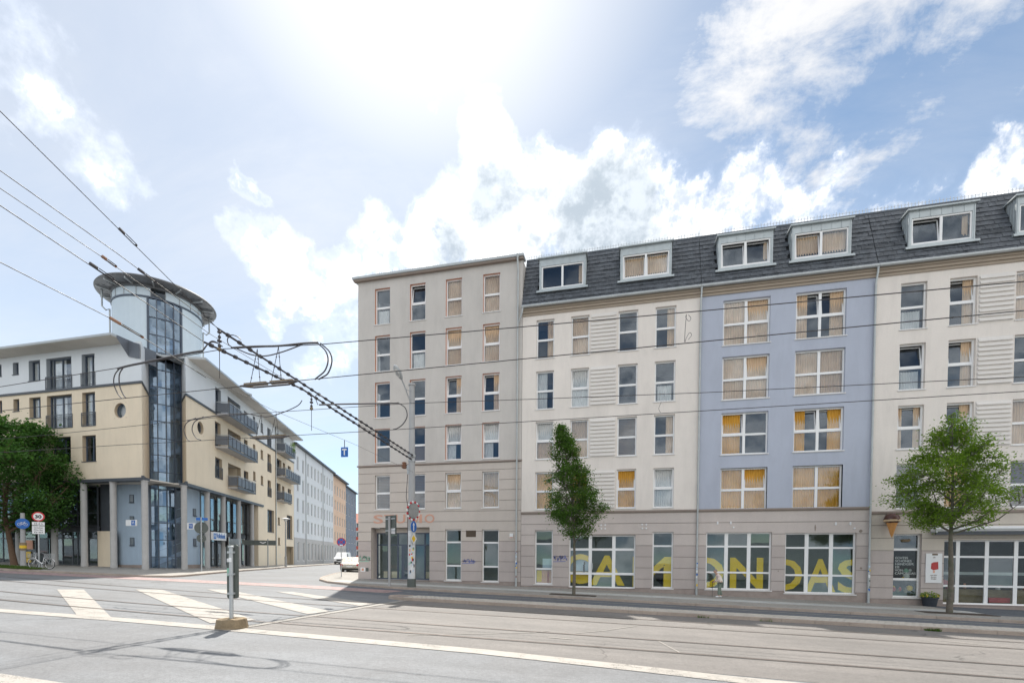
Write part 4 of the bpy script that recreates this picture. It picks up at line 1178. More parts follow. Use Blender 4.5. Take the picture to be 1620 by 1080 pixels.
for x, z, w_, h, m_ in ((8.3, 2.9, .22, .28, M.greylow), (12.25, 3.2, .25, .2, M.ledge), (10.05, 3.4, .1, .42, M.ledge), (12.3, 1.2, .18, .14, M.ledge), (8.25, 1.0, .07, .1, M.ledge)):
    mb = MB(); n = 9; pts = [FM.P(x + w_ / 2 * math.cos(2 * math.pi * k / n) * rnd.uniform(.6, 1), -.004, z + h / 2 * math.sin(2 * math.pi * k / n) * rnd.uniform(.6, 1)) for k in range(n)]
    mb.face(pts, m_); part('stain', mb, bl, None)

# ---- second white house with the cafe
VX0, VX1 = 12.68, 23.2
vh = thing('terraced_house', 'off white house at the right edge with the ice cream cafe below', 'house', (17.5, YF, zg(17.5, YF)), 'tiled terraced houses')
vcol = [(13.84, 15.02), (16.02, 17.2), (18.83, 19.98), (20.95, 22.1)]
vrow = [(13.74, 16.14), (10.59, 12.99), (7.5, 9.78), (4.37, 6.72)]
upper(vh, VX0, VX1, vcol, vrow, [['Wb', 'Rt', 'F', 'N'], ['Wbt', 'Rt', 'N', 'F'], ['LRt', 'Rt', 'F', 'N'], ['B', 'F', 'B', 'F']], M.whitew, zb=4.25)
for c, d in vrow: ribbed(vh, 17.26, 18.75, c + .02, d - .02)
hv = [(13.81, 15.08, -.32, 3.05), (16.08, 21.4, -.62, 2.72)]
base_holes_rooms(vh, VX0, VX1, 4.25, hv, [4.12, 3.5, 2.82, 2.16, 1.5, .84, .18, -.42], M.cafeup, M.cafe)
ledge(vh, VX0, VX1, 4.14)
window(vh, FM, *hv[0], rec=.2, rows=(.285, .755), mid=.12, gm=M.glassd)
window(vh, FM, *hv[1], rec=.2, cols=(.72, 1.26, 1.24, 1.24, .86), rows=(.285, .74), mid=.10, midv=.17, gm=M.glassd, sill=False, name='cafe_front')
cornice(vh, VX0, VX1)
DV = [(14.12, 17.05, 17.95, 19.82), (18.75, 21.6, 17.95, 19.82)]
tiles(vh, VX0, VX1, DV, 3)
dormer(vh, *DV[0], tilt=(0,), cur=('N', 'R')); dormer(vh, *DV[1], cur=('N', 'N'))
for a, b in ((12.7, 13.95), (17.25, 18.5), (21.8, 23.1)): snow_guard(vh, a, b, 18.25)
roof_rail(vh, VX0, VX1, ZR_ + .08, YR)
pipe(vh, FM, 23.1, 17.0, zg(23.1, YF))
mb = MB(); mb.box(15.45, 22.2, -.36, -.01, 3.16, 3.40, M.signwhite); mb.tube([FM.P(15.45, -.36, 3.30), FM.P(22.2, -.36, 3.30)], .10, M.signwhite, 10); mb.v = [v if v[1] > 20 else FM.P(*v) for v in mb.v]
aw = part('awning', mb, vh, None)
mb = MB(); mb.box(15.5, 22.15, -.34, -.30, 2.98, 3.16, M.darkmetal); mb.box(15.47, 15.55, -.42, -.02, 3.08, 3.44, M.greymetal); mb.v = [FM.P(*v) for v in mb.v]
part('awning_valance', mb, vh, None)
for k, s_ in enumerate(('ECHTES', 'SCHÖNES', 'HANDGEM.', 'EIS', 'VON', 'CAMONDAS')):
    text(s_, .17, M.signwhite, vh, FM.P(14.0, .24, 1.72 - .165 * k), align='LEFT', name='window_lettering')
# goods seen in the cafe
def goods(u0, u1, z0, z1, y, n, seed):
    rnd = random.Random(seed)
    for i in range(n):
        mb = MB(); x = rnd.uniform(u0, u1); z = rnd.uniform(z0, z1); w_ = rnd.uniform(.12, .35); h = rnd.uniform(.1, .35)
        m_ = rnd.choice([M.redcloth, M.peach, M.signwhite, M.stone, M.tan, M.graffg, M.redcloth, M.signyel])
        k = rnd.random()
        if k < .4: mb.box(x - w_, x + w_, y, y + .2, z, z + h * .6, m_)
        elif k < .7: mb.lathe(FM.P(x, y + .1, z), [(w_ * .3, 0), (w_ * .45, h * .5), (w_ * .2, h * .8), (w_ * .2, h)], m_, 10); part('display_goods', mb, vh, None); continue
        else: mb.ball(FM.P(x, y + .1, z + h * .4), h * .6, m_); part('display_goods', mb, vh, None); continue
        part('display_goods', FM.xf(mb), vh, None)
goods(13.95, 14.9, -.1, .15, .45, 6, 1); goods(14.3, 14.9, .5, 1.1, .5, 4, 2); goods(16.3, 21, -.1, .45, .6, 16, 3)
mb = MB(); mb.box(16.2, 21.3, .5, 1.0, -.7, .15, M.stone); mb.box(16.2, 21.3, .9, 1.0, .9, 1.05, M.greymetal); part('counter', FM.xf(mb), vh, None)
mb = MB(); mb.box(18.3, 19.2, .35, .5, -.5, -.25, M.redcloth); part('bench_cushion', FM.xf(mb), vh, None)
mb = MB(); mb.lathe((14.45, YF + .28, 2.75), [(.18, -.12), (.24, 0), (.18, .02), (.12, -.1)], M.stone, 14); part('hanging_wreath', mb, vh, None)

# ice cream cone sign and menu board hang on the wall: things of their own
cone = thing('ice_cream_sign', 'giant chocolate ice cream cone mounted on the cafe wall', 'sign', FM.P(13.62, -.32, 2.85))
mb = MB(); c = FM.P(13.55, -.32, 2.85)
prof = [(.012, 0), (.06, .12), (.19, .60), (.27, .80), (.29, .86)]
mb.lathe(c, prof, M.wafer, 16); part('cone', mb, cone, None, smooth=True)
mb = MB()
mb.lathe((c[0], c[1], c[2] + .80), [(.26, -.02), (.37, .05), (.36, .12), (.33, .13)], M.vanilla, 18); part('drip', mb, cone, None, smooth=True)
mb = MB(); mb.ball((c[0], c[1], c[2] + .96), .36, M.choc, 16, 10, (1, 1, .85))
rnd = random.Random(4)
mb.v = [tuple(Vector((c[0], c[1], c[2] + .96)) + (Vector(v) - Vector((c[0], c[1], c[2] + .96))) * rnd.uniform(.94, 1.05)) for v in mb.v]
part('scoop', mb, cone, None, smooth=True)
mb = MB(); mb.box(c[0] - .04, c[0] + .04, c[1] + .1, YF, c[2] + .6, c[2] + .68, M.greymetal); part('wall_bracket', mb, cone, None)
menu = thing('menu_board', 'tall white menu board with a red berry ice lolly, right of the narrow cafe window', 'menu board', FM.P(15.62, -.03, .45))
mb = MB(); mb.box(15.26, 15.98, -.05, -.005, .48, 2.02, M.signwhite); part('board', FM.xf(mb), menu, None)
mb = MB(); mb.box(15.53, 15.78, -.056, -.051, 1.92, 2.01, M.blind); part('header_print', FM.xf(mb), menu, None)
mb = MB(); pts = [(15.48, 1.22), (15.5, 1.50), (15.60, 1.56), (15.80, 1.58), (15.82, 1.20), (15.6, 1.14)]
mb.face([FM.P(x, -.054, z) for x, z in pts], M.redcloth); mb.face([FM.P(x, -.054, z) for x, z in ((15.58, 1.0), (15.66, 1.0), (15.68, 1.12), (15.58, 1.12))], M.peach); part('lolly_print', mb, menu, None)
for k, (s_, z) in enumerate((('EIS', 1.78), ('von hier', .86), ('Becher', .76), ('Waffel', .66))):
    text(s_, .09, M.ledge, menu, FM.P(15.62, -.056, z), name='menu_lettering')
# ------------------------------------------------------------------ bank corner house on the left
def on_plane(px, py, y):
    d = ray(px, py); t = y / d.y; return Vector((0, 0, CAM_Z)) + d * t
def at_xy(px, py, X, Y):
    d = ray(px, py); t = (d.x * X + d.y * Y) / (d.x ** 2 + d.y ** 2); return Vector((0, 0, CAM_Z)) + d * t
P0 = (-33.8, 30.65)
SA = math.atan2(.929, -.369)
FL = Fr(0, 28.3, 0.0)
FS = Fr(P0[0], P0[1], SA)
def s_at(px, py=870):
    d = ray(px, py); nx, ny = -FS.s, FS.c
    t = (nx * P0[0] + ny * P0[1]) / (nx * d.x + ny * d.y)
    x, y = d.x * t - P0[0], d.y * t - P0[1]
    return x * FS.c + y * FS.s
bank = thing('bank_corner_house', 'cream and pale blue corner house with round glazed stair tower and Volksbank sign', 'building', (-38, 31, zg(-38, 31)))
XE = -34.83; XL = -62.0; SE = .6; SEND = 28.4; SM = 21.1
ZB_, ZL_, ZT_ = 7.35, 14.3, 17.3
TC = Vector((-39.0, 33.25, 0)); TR = 3.1
rowsA = [(-49.55, -48.95, 15.88, 16.82), (-47.71, -47.08, 15.88, 16.82), (-46.0, -44.8, 15.24, 16.82), (-44.15, -41.58, 14.42, 16.82), (-40.55, -39.27, 14.42, 16.82), (-53.4, -52.2, 15.24, 16.82), (-57, -54.4, 14.42, 16.82)]
rowsB = [(a, b, c - 2.88 if c > 14.5 else 11.44, d - 2.87) for a, b, c, d in rowsA]
rowsC = [(-43.85, -41.75, 8.78, 10.72), (-40.59, -39.25, 8.74, 10.7), (-46.0, -44.8, 8.8, 10.7), (-49.3, -47.1, 8.78, 10.72), (-53.4, -52.2, 8.8, 10.7)]
port = (-37.45, -36.29, 11.81, 12.97)
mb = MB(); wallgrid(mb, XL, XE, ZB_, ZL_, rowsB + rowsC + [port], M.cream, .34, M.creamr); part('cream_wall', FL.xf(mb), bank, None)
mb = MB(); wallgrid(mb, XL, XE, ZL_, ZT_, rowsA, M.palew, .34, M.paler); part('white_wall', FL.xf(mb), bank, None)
sA = [(5.6, 6.7, 14.45, 16.65), (8.1, 11.0, 14.45, 16.65), (11.85, 12.75, 15.0, 16.45), (14.2, 14.85, 15.6, 16.6), (16.4, 17.1, 15.45, 16.5), (18.5, 19.6, 14.45, 16.5)]
sB = [(5.5, 6.6, 11.5, 13.62), (8.1, 11.0, 11.5, 13.62), (11.85, 12.75, 12.1, 13.55), (14.2, 14.85, 12.65, 13.6), (16.4, 17.1, 12.5, 13.5), (18.5, 19.6, 11.5, 13.5)]
sC = [(5.5, 6.85, 8.65, 10.45), (8.1, 11.0, 8.2, 10.4), (11.75, 12.9, 8.55, 10.35), (14.2, 14.85, 9.75, 10.7), (16.4, 17.1, 9.6, 10.6), (18.5, 19.6, 8.6, 10.45)]
sD = [(18.4, 20.6, 4.45, 7.05)]
tA = [(21.5, 24.3, 14.45, 16.65)]; tB = [(21.5, 23.4, 11.5, 13.6), (23.9, 24.8, 11.7, 13.5), (25.9, 27.1, 11.6, 13.5)]; tC = [(21.5, 23.0, 8.6, 10.6), (23.6, 24.5, 8.7, 10.5), (25.9, 27.2, 8.5, 10.5)]
tD = [(25.4, 27.7, 3.9, 7.0), (22.0, 22.7, 5.5, 6.4), (22.0, 22.7, 3.0, 3.9), (24.9, 28.2, .2, 2.9)]
ring = [(2.35, 3.45, 11.75, 12.85)]
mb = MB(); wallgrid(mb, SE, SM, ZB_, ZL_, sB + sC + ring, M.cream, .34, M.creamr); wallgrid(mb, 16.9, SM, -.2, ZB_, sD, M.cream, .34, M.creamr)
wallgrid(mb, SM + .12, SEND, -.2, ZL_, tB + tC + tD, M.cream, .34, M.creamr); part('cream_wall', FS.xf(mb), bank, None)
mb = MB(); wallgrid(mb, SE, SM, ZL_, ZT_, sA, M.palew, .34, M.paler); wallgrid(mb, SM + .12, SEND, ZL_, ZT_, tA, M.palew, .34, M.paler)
mb.face([(SM, .02, .3), (SM + .12, .02, .3), (SM + .12, .02, ZT_), (SM, .02, ZT_)], M.groove)
part('white_wall', FS.xf(mb), bank, None)
# backs, roof, returns beside the tower
e1 = (XE, 28.3); e2 = FS.P(SE, 0, 0)[:2]
ang1, ang2 = R(-53.4), R(-11.8)
c1 = (TC.x + TR * math.cos(ang1), TC.y + TR * math.sin(ang1)); c2 = (TC.x + TR * math.cos(ang2), TC.y + TR * math.sin(ang2))
mb = MB()
for a, b, m1, m2 in ((e1, c1, M.cream, M.palew), (c2, e2, M.cream, M.palew)):
    mb.face([(*a, ZB_), (*b, ZB_), (*b, ZL_), (*a, ZL_)], m1); mb.face([(*a, ZL_), (*b, ZL_), (*b, ZT_), (*a, ZT_)], m2)
part('return_wall', mb, bank, None); mb = MB()
sE = FS.P(SEND, 0, 0); sEi = FS.P(SEND, 12, 0)
mb.face([(*sE[:2], 0), (*sE[:2], ZT_), (*sEi[:2], ZT_), (*sEi[:2], 0)], M.cream)
mb.face([(XL, 28.3, 0), (XL, 42, 0), (XL, 42, ZT_), (XL, 28.3, ZT_)], M.cream)
part('end_wall', mb, bank, None)
mb = MB()
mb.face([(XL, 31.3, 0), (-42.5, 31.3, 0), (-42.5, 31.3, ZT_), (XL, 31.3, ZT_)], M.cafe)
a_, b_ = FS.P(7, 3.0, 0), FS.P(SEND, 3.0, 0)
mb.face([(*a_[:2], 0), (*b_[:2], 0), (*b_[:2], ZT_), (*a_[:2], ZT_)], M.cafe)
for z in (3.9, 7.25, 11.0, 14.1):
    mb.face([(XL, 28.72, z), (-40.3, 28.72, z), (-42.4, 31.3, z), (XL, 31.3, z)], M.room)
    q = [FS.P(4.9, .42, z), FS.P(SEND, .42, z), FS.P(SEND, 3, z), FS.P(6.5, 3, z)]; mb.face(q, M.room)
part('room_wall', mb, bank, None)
# roof slabs with deep eaves
OV = 1.3
def eave(fr, u0, u1, y1, nm, nj, flip=False):
    mb = MB(); mb.box(u0, u1, -OV, y1, ZT_ + .0, ZT_ + .16, M.greymetal); part('eave', fr.xf(mb), bank, None)
    mb = MB(); n = nj
    for i in range(n):
        a = u0 + (u1 - u0) * i / n + .012; b = u0 + (u1 - u0) * (i + 1) / n - .012
        mb2 = MB(); mb2.box(a, b, -OV + .04, -.003, ZT_ - .03, ZT_ - .003, M.soffit); part('soffit_board', fr.xf(mb2), bank, None)
eave(FL, XL, -35.95, 12, 'front', 9)
eave(FS, 1.0, SEND - .2, 8, 'side', 12)
mb = MB(); mb.face([(-35.94, 27.4, ZT_ + .17), (-35.94, 27.4, ZT_ - .05), (-35.94, 28.2, ZT_ - 1.0), (-35.94, 30.4, ZT_ - 1.0), (-35.94, 30.4, ZT_ + .17)], M.balc); mb.face([(-35.93, 28.22, ZT_ - 1.05), (-34.86, 28.22, ZT_ - 1.3), (-34.86, 28.22, ZT_ - .25), (-35.93, 28.22, ZT_ + .1)], M.balc); part('gable_panel', mb, bank, None)
# ledges
mb = MB(); mb.box(XL, XE + .06, -.09, -.002, ZL_ - .06, ZL_ + .10, M.darkmetal); part('ledge', FL.xf(mb), bank, None)
mb = MB(); mb.box(SE - .06, SM, -.09, -.002, ZL_ - .06, ZL_ + .10, M.darkmetal); mb.box(SM + .12, SEND, -.09, -.002, ZL_ - .06, ZL_ + .10, M.darkmetal); part('ledge', FS.xf(mb), bank, None)
mb = MB()
for a, b in ((e1, c1), (e2, c2)):
    v = Vector((b[0] - a[0], b[1] - a[1])); L = v.length; f_ = Fr(a[0], a[1], math.atan2(v.y, v.x)); g_ = MB(); g_.box(0, L, -.06, .06, ZL_ - .06, ZL_ + .1, M.darkmetal); g_.box(0, L * .5, -.08, .08, ZB_ - .2, ZB_ + .15, M.darkmetal)
    f_.xf(g_); 
    for fc, mi_ in zip(g_.f, g_.mi): mb.face([g_.v[i] for i in fc], g_.mats[mi_])
part('ledge', mb, bank, None)
mb = MB(); mb.box(XL, XE + .08, -.14, .5, ZB_ - .22, ZB_ + .0, M.darkmetal); mb.box(XL, XE, .5, 2.6, ZB_ - .12, ZB_ - .02, M.soffit); part('base_beam', FL.xf(mb), bank, None)
mb = MB(); mb.box(SE - .08, 16.9, -.14, .5, ZB_ - .22, ZB_, M.darkmetal); mb.box(SE, 16.9, .5, 2.6, ZB_ - .12, ZB_ - .02, M.soffit); part('base_beam', FS.xf(mb), bank, None)
# windows
def railing(fr, a, b, z0, h=1.0, y=-.03, n=None):
    mb = MB(); 
    mb.box(a, b, y - .015, y + .015, z0 + h - .04, z0 + h, M.darkmetal, fr.P); mb.box(a, b, y - .01, y + .01, z0 + .08, z0 + .11, M.darkmetal, fr.P); mb.box(a, b, y - .01, y + .01, z0 + h * .82, z0 + h * .85, M.darkmetal, fr.P)
    n = n or max(3, int((b - a) / .13))
    for i in range(n + 1):
        u = a + (b - a) * i / n; t = .018 if i in (0, n) else .007
        mb.box(u - t, u + t, y - t, y + t, z0 - .02, z0 + h - .03, M.darkmetal, fr.P)
    part('railing', mb, bank, None)
def bw(fr, h, two=None, cur=None, rec=.26):
    a, b, c, d = h; w_ = b - a
    n = 3 if w_ > 2.2 else 2 if w_ > 1.0 else 1
    cols = (.42, 1, 1, .42)[:] if w_ > 2.2 else (1, .8) if n == 2 else (1,)
    window(bank, fr, a, b, c, d, rec=rec, cols=cols, rows=(), bar=.09, mid=.08, midv=.10, fm=M.bframe, cur=cur, sillm=M.darkmetal)
for h in rowsA + rowsB + rowsC:
    bw(FL, h, cur='Wl' if (h[1] - h[0]) > 1.15 and h[2] > 10 else None)
    if h[3] - h[2] > 2.3: railing(FL, h[0] - .05, h[1] + .05, h[2])
for h in sA + sB + sC + sD + tA + tB + tC + tD[:3]:
    log = (h[1] - h[0]) > 2.5
    if log:
        mb = MB(); a, b, c, d = h
        im, ir = (M.palew, M.paler) if c > 14 else (M.cream, M.creamr)
        mb.face([(a, .3, c), (a, .3, d), (a, 1.6, d), (a, 1.6, c)], im); mb.face([(b, .3, d), (b, .3, c), (b, 1.6, c), (b, 1.6, d)], im); mb.face([(a, 1.6, c), (a, 1.6, d), (b, 1.6, d), (b, 1.6, c)], im)
        mb.face([(a, .3, d), (b, .3, d), (b, 1.6, d), (a, 1.6, d)], M.soffit); mb.face([(a, .3, c), (a, 1.6, c), (b, 1.6, c), (b, .3, c)], M.concrete)
        part('loggia', FS.xf(mb), bank, None)
        window(bank, FS, a + .4, b - .5, c, d - .15, rec=1.5, cols=(1, 1), rows=(), bar=.09, midv=.1, fm=M.bframe, sill=False)
    else: bw(FS, h)
for h in (sA[5], sB[5], sC[0], sC[5]): railing(FS, h[0] - .05, h[1] + .05, h[2])
def balcony(u0, u1, z0, dep=1.15, plants=False):
    mb = MB(); mb.box(u0, u1, -dep, -.003, z0 - .16, z0, M.concrete); mb.box(u0 - .03, u1 + .03, -dep - .05, -dep, z0 - .18, z0 + .03, M.darkmetal)
    o = part('balcony', FS.xf(mb), bank, None)
    n = max(3, round((u1 - u0) / .8))
    def ch(nm, m_):
        q = part(nm, FS.xf(m_), None, None); q.data.transform(Matrix.Translation(-bank.location)); q.parent = o; q.location = (0, 0, 0)
    for i in range(n):
        a = u0 + (u1 - u0) * i / n + .03; b = u0 + (u1 - u0) * (i + 1) / n - .03
        mb = MB(); mb.box(a, b, -dep - .02, -dep + .0, z0 + .12, z0 + .92, M.balc); ch('railing_panel', mb)
    for u in (u0, u1):
        mb = MB(); mb.box(u - .01, u + .01, -dep + .04, -.06, z0 + .12, z0 + .92, M.balc); ch('railing_panel', mb)
    mb = MB()
    for i in range(n + 1):
        u = u0 + (u1 - u0) * i / n; mb.box(u - .02, u + .02, -dep - .05, -dep - .01, z0 - .1, z0 + 1.0, M.darkmetal)
    mb.box(u0, u1, -dep - .05, -dep + .0, z0 + .98, z0 + 1.03, M.greymetal)
    for u in (u0, u1): mb.box(u - .025, u + .025, -dep, -.02, z0 + .98, z0 + 1.03, M.greymetal)
    ch('railing_frame', mb)
    if plants:
        rnd = random.Random(2); mb = MB()
        for i in range(420):
            u = rnd.uniform(u0 + .6 * (u1 - u0), u1); z = z0 + rnd.uniform(.5, 1.9) * (.6 + .4 * (u - u0) / (u1 - u0)); y = -dep + rnd.uniform(-.2, .2)
            r_ = rnd.uniform(.05, .1); v = [Vector((rnd.uniform(-1, 1), rnd.uniform(-1, 1), rnd.uniform(-1, 1))) * r_ for _ in range(3)]
            mb.face([tuple(Vector((u, y, z)) + q) for q in v], M.leaf2)
        m_ = FS.xf(mb); q = single('balcony_plant', m_, 'leafy potted plants on the top balcony of the cream house', 'plant', origin=FS.P(u1, -dep, z0))
balcony(5.7, 12.3, 14.35, 1.1); balcony(5.5, 12.3, 11.4, 1.1); balcony(8.0, 12.3, 8.15, .9)
balcony(21.4, 25.2, 14.4, 1.1, True); balcony(21.4, 27.4, 11.4, 1.1); balcony(21.4, 24.4, 8.5, .9)
def porthole(fr, h, wall):
    a, b, c, d = h; cx_, cz_ = (a + b) / 2, (c + d) / 2; r = (b - a) / 2 - .03; n = 28
    mb = MB()
    for k in range(n):
        t0, t1 = 2 * math.pi * k / n, 2 * math.pi * (k + 1) / n
        sq = lambda t: (cx_ + (b - a) / 2 * max(-1, min(1, math.cos(t) * 1.4142)), cz_ + (d - c) / 2 * max(-1, min(1, math.sin(t) * 1.4142)))
        ci_ = lambda t: (cx_ + r * math.cos(t), cz_ + r * math.sin(t))
        (x0, z0), (x1, z1), (x2, z2), (x3, z3) = sq(t0), sq(t1), ci_(t1), ci_(t0)
        mb.face([(x3, .001, z3), (x2, .001, z2), (x1, .001, z1), (x0, .001, z0)][::-1], wall)
        mb.face([(x3, .001, z3), (x2, .001, z2), (x2, .3, z2), (x3, .3, z3)], M.creamr)
    o = part('porthole', fr.xf(mb), bank, None)
    mb = MB()
    ringp = [fr.P(cx_ + (r - .03) * math.cos(2 * math.pi * k / n), .24, cz_ + (r - .03) * math.sin(2 * math.pi * k / n)) for k in range(n + 1)]
    mb.tube(ringp, .045, M.bframe, 6, cap=False)
    q = part('porthole_frame', mb, None, None); q.data.transform(Matrix.Translation(-bank.location)); q.parent = o; q.location = (0, 0, 0)
    mb = MB(); mb.face([fr.P(cx_ + (r - .03) * math.cos(2 * math.pi * k / n), .25, cz_ + (r - .03) * math.sin(2 * math.pi * k / n)) for k in range(n)], M.glass)
    mb.face([fr.P(cx_ + r * math.cos(2 * math.pi * k / n), .5, cz_ + r * math.sin(2 * math.pi * k / n)) for k in range(n)], M.sheer)
    q = part('pane', mb, None, None); q.data.transform(Matrix.Translation(-bank.location)); q.parent = o; q.location = (0, 0, 0)
porthole(FL, port, M.cream); porthole(FS, ring[0], M.cream)
# round stair tower
def cylwall(mb, r, a0, a1, z0, z1, m, n=24, c=TC):
    for k in range(n):
        t0, t1 = a0 + (a1 - a0) * k / n, a0 + (a1 - a0) * (k + 1) / n
        mb.face([(c.x + r * math.cos(t0), c.y + r * math.sin(t0), z0), (c.x + r * math.cos(t1), c.y + r * math.sin(t1), z0), (c.x + r * math.cos(t1), c.y + r * math.sin(t1), z1), (c.x + r * math.cos(t0), c.y + r * math.sin(t0), z1)], m)
mb = MB(); cylwall(mb, TR, ang2, ang1 + 2 * math.pi, ZB_, 22.0, M.tower, 40); o = part('tower_wall', mb, bank, None, smooth=True)
mb = MB(); cylwall(mb, TR, ang2, ang1 + 2 * math.pi, -.2, ZB_, M.ltblue, 40); part('tower_base_wall', mb, bank, None, smooth=True)
mb = MB(); cylwall(mb, TR + .03, ang2, ang1 + 2 * math.pi, -.2, .85, M.plinth, 40); part('plinth', mb, bank, None, smooth=True)
def ringbeam(name, r0, r1, z0, z1, m, n=48):
    mb = MB(); c = TC
    for k in range(n):
        t0, t1 = 2 * math.pi * k / n, 2 * math.pi * (k + 1) / n
        p = lambda r, t, z: (c.x + r * math.cos(t), c.y + r * math.sin(t), z)
        mb.face([p(r1, t0, z0), p(r1, t1, z0), p(r1, t1, z1), p(r1, t0, z1)], m); mb.face([p(r0, t0, z1), p(r1, t0, z1), p(r1, t1, z1), p(r0, t1, z1)], m); mb.face([p(r0, t1, z0), p(r1, t1, z0), p(r1, t0, z0), p(r0, t0, z0)], m)
    part(name, mb, bank, None, smooth=True)
ringbeam('ring_beam', TR - .2, TR + .07, 22.0, 22.12, M.bframe)
ringbeam('ring_beam', TR - .3, TR + .10, 22.78, 23.0, M.discunder)
# clerestory under the roof disc
nseg = 20
for k in range(nseg):
    t0, t1 = 2 * math.pi * k / nseg - R(50), 2 * math.pi * (k + 1) / nseg - R(50)
    mb = MB(); cylwall(mb, TR - .02, t0 + .008, t1 - .008, 22.12, 22.78, M.tower if k % 7 not in (0, 6) else M.glassd, 2); part('clerestory_pane', mb, bank, None)
    mb = MB(); mb.box(TC.x + TR * math.cos(t0) - .02, TC.x + TR * math.cos(t0) + .02, TC.y + TR * math.sin(t0) - .02, TC.y + TR * math.sin(t0) + .02, 22.12, 22.78, M.greymetal); part('clerestory_post', mb, bank, None)
# roof disc
RD = 4.2
mb = MB(); mb.lathe((TC.x, TC.y, 22.98), [(0.01, .03), (RD - .45, .0), (RD - .08, .06), (RD, .14), (RD - .06, .24), (RD - .6, .34), (.01, .5)], M.discunder, 72); part('tower_roof', mb, bank, None, smooth=True)
for k in range(14):
    t = 2 * math.pi * k / 14 + .1; mb = MB(); c_, s_ = math.cos(t), math.sin(t)
    f_ = Fr(TC.x, TC.y, t); mb.box(TR + .05, RD - .12, -.04, .04, 22.86, 22.985, M.greymetal); part('roof_bracket', f_.xf(mb), bank, None)
mb = MB()
for k in range(28):
    t = 2 * math.pi * k / 28; f_ = Fr(TC.x, TC.y, t); g_ = MB(); g_.box(TR, RD - .45, -.012, .012, 22.955, 22.985, M.darkmetal); f_.xf(g_)
    for fc, mi_ in zip(g_.f, g_.mi): mb.face([g_.v[i] for i in fc], g_.mats[mi_])
part('roof_seam', mb, bank, None, kind='stuff')
for t in (R(-40 - 92), R(-40 + 96)):
    x, y = TC.x + (TR + .12) * math.cos(t), TC.y + (TR + .12) * math.sin(t); xo, yo = TC.x + (RD - .5) * math.cos(t), TC.y + (RD - .5) * math.sin(t)
    mb = MB(); mb.tube([(xo, yo, 22.98), (xo, yo, 21.7), ((xo + x) / 2, (yo + y) / 2, 21.45), (x, y, 21.6), (x, y, 17.3)], .06, M.zincpipe, 8); part('downpipe', mb, bank, None, smooth=True)
# stair glazing: panes between mullions, stairs behind
nc, levels = 4, [0.55] + [1.5 + 1.36 * i for i in range(15)] + [21.98]
for i in range(nc):
    t0, t1 = ang1 + (ang2 - ang1) * i / nc, ang1 + (ang2 - ang1) * (i + 1) / nc
    for a, b in zip(levels, levels[1:]):
        mb = MB(); cylwall(mb, TR - .03, t0 + .012, t1 - .012, a + .03, b - .03, M.glassb, 2); part('stair_pane', mb, bank, None)
for i in range(nc + 1):
    t = ang1 + (ang2 - ang1) * i / nc; f_ = Fr(TC.x, TC.y, t); mb = MB(); w_ = .07 if i in (0, nc) else .04
    mb.box(TR - .12, TR + .05, -w_, w_, .3, 22.0, M.bframe); part('mullion', f_.xf(mb), bank, None)
for b in levels[:-1]:
    mb = MB(); cylwall(mb, TR + .02, ang1 + .02, ang2 - .02, b - .03, b + .03, M.bframe, 8); part('transom', mb, bank, None)
mb = MB(); cylwall(mb, TR + .03, ang1, ang2, -.1, .52, M.plinth, 8); part('tower_plinth', mb, bank, None)
f_ = Fr(TC.x, TC.y, R(-32.6 + 90))
for k in range(7):
    z0 = .5 + k * 2.9
    for sgn, yy_, za, zb in ((1, -1.9, z0, z0 + 1.45), (-1, -1.0, z0 + 1.45, z0 + 2.9)):
        mb = MB(); n = 9
        for i in range(n):
            u0 = -1.5 + 3.0 * i / n; zz_ = za + (zb - za) * (i / n if sgn > 0 else 1 - (i + 1) / n)
            mb.box(u0, u0 + 3.0 / n, yy_, yy_ + .8, zz_ - .18, zz_ + .06, M.concrete)
        part('stair_flight', f_.xf(mb), bank, None)
        mb = MB(); pa, pb = (-1.5, 1.5) if sgn > 0 else (1.5, -1.5)
        mb.face([(pa, yy_ - .02, za - .15), (pb, yy_ - .02, zb - .15), (pb, yy_ - .02, zb + .22), (pa, yy_ - .02, za + .22)], M.sheer); mb.tube([(pa, yy_ - .02, za + .95), (pb, yy_ - .02, zb + .95)], .025, M.greymetal, 5)
        part('stair_stringer', f_.xf(mb), bank, None)
    mb = MB(); mb.box(1.3, 2.2, -1.9, .3, z0 + 1.36, z0 + 1.5, M.concrete); mb.box(-2.2, -1.3, -1.9, .3, z0 + 2.8, z0 + 2.95, M.concrete); part('landing', f_.xf(mb), bank, None)
mb = MB(); cylwall(mb, 1.5, R(-32.6 - 110), R(-32.6 + 110), .3, 19.0, M.core, 10); part('stair_core', mb, bank, None)
# little windows in the drum
for t, zs_ in ((R(-77), (2.4, 4.1, 5.8)), (R(8), (2.45, 5.0))):
    for z in zs_:
        f_ = Fr(TC.x, TC.y, t + math.pi / 2); mb = MB()
        mb.box(-.17, .17, -TR - .03, -TR + .2, z, z + .62, M.bframe); mb.box(-.12, .12, -TR - .035, -TR - .031, z + .05, z + .57, M.farwin); mb.box(-.2, .22, -TR - .09, -TR - .03, z - .05, z, M.darkmetal); part('small_window', f_.xf(mb), bank, None)
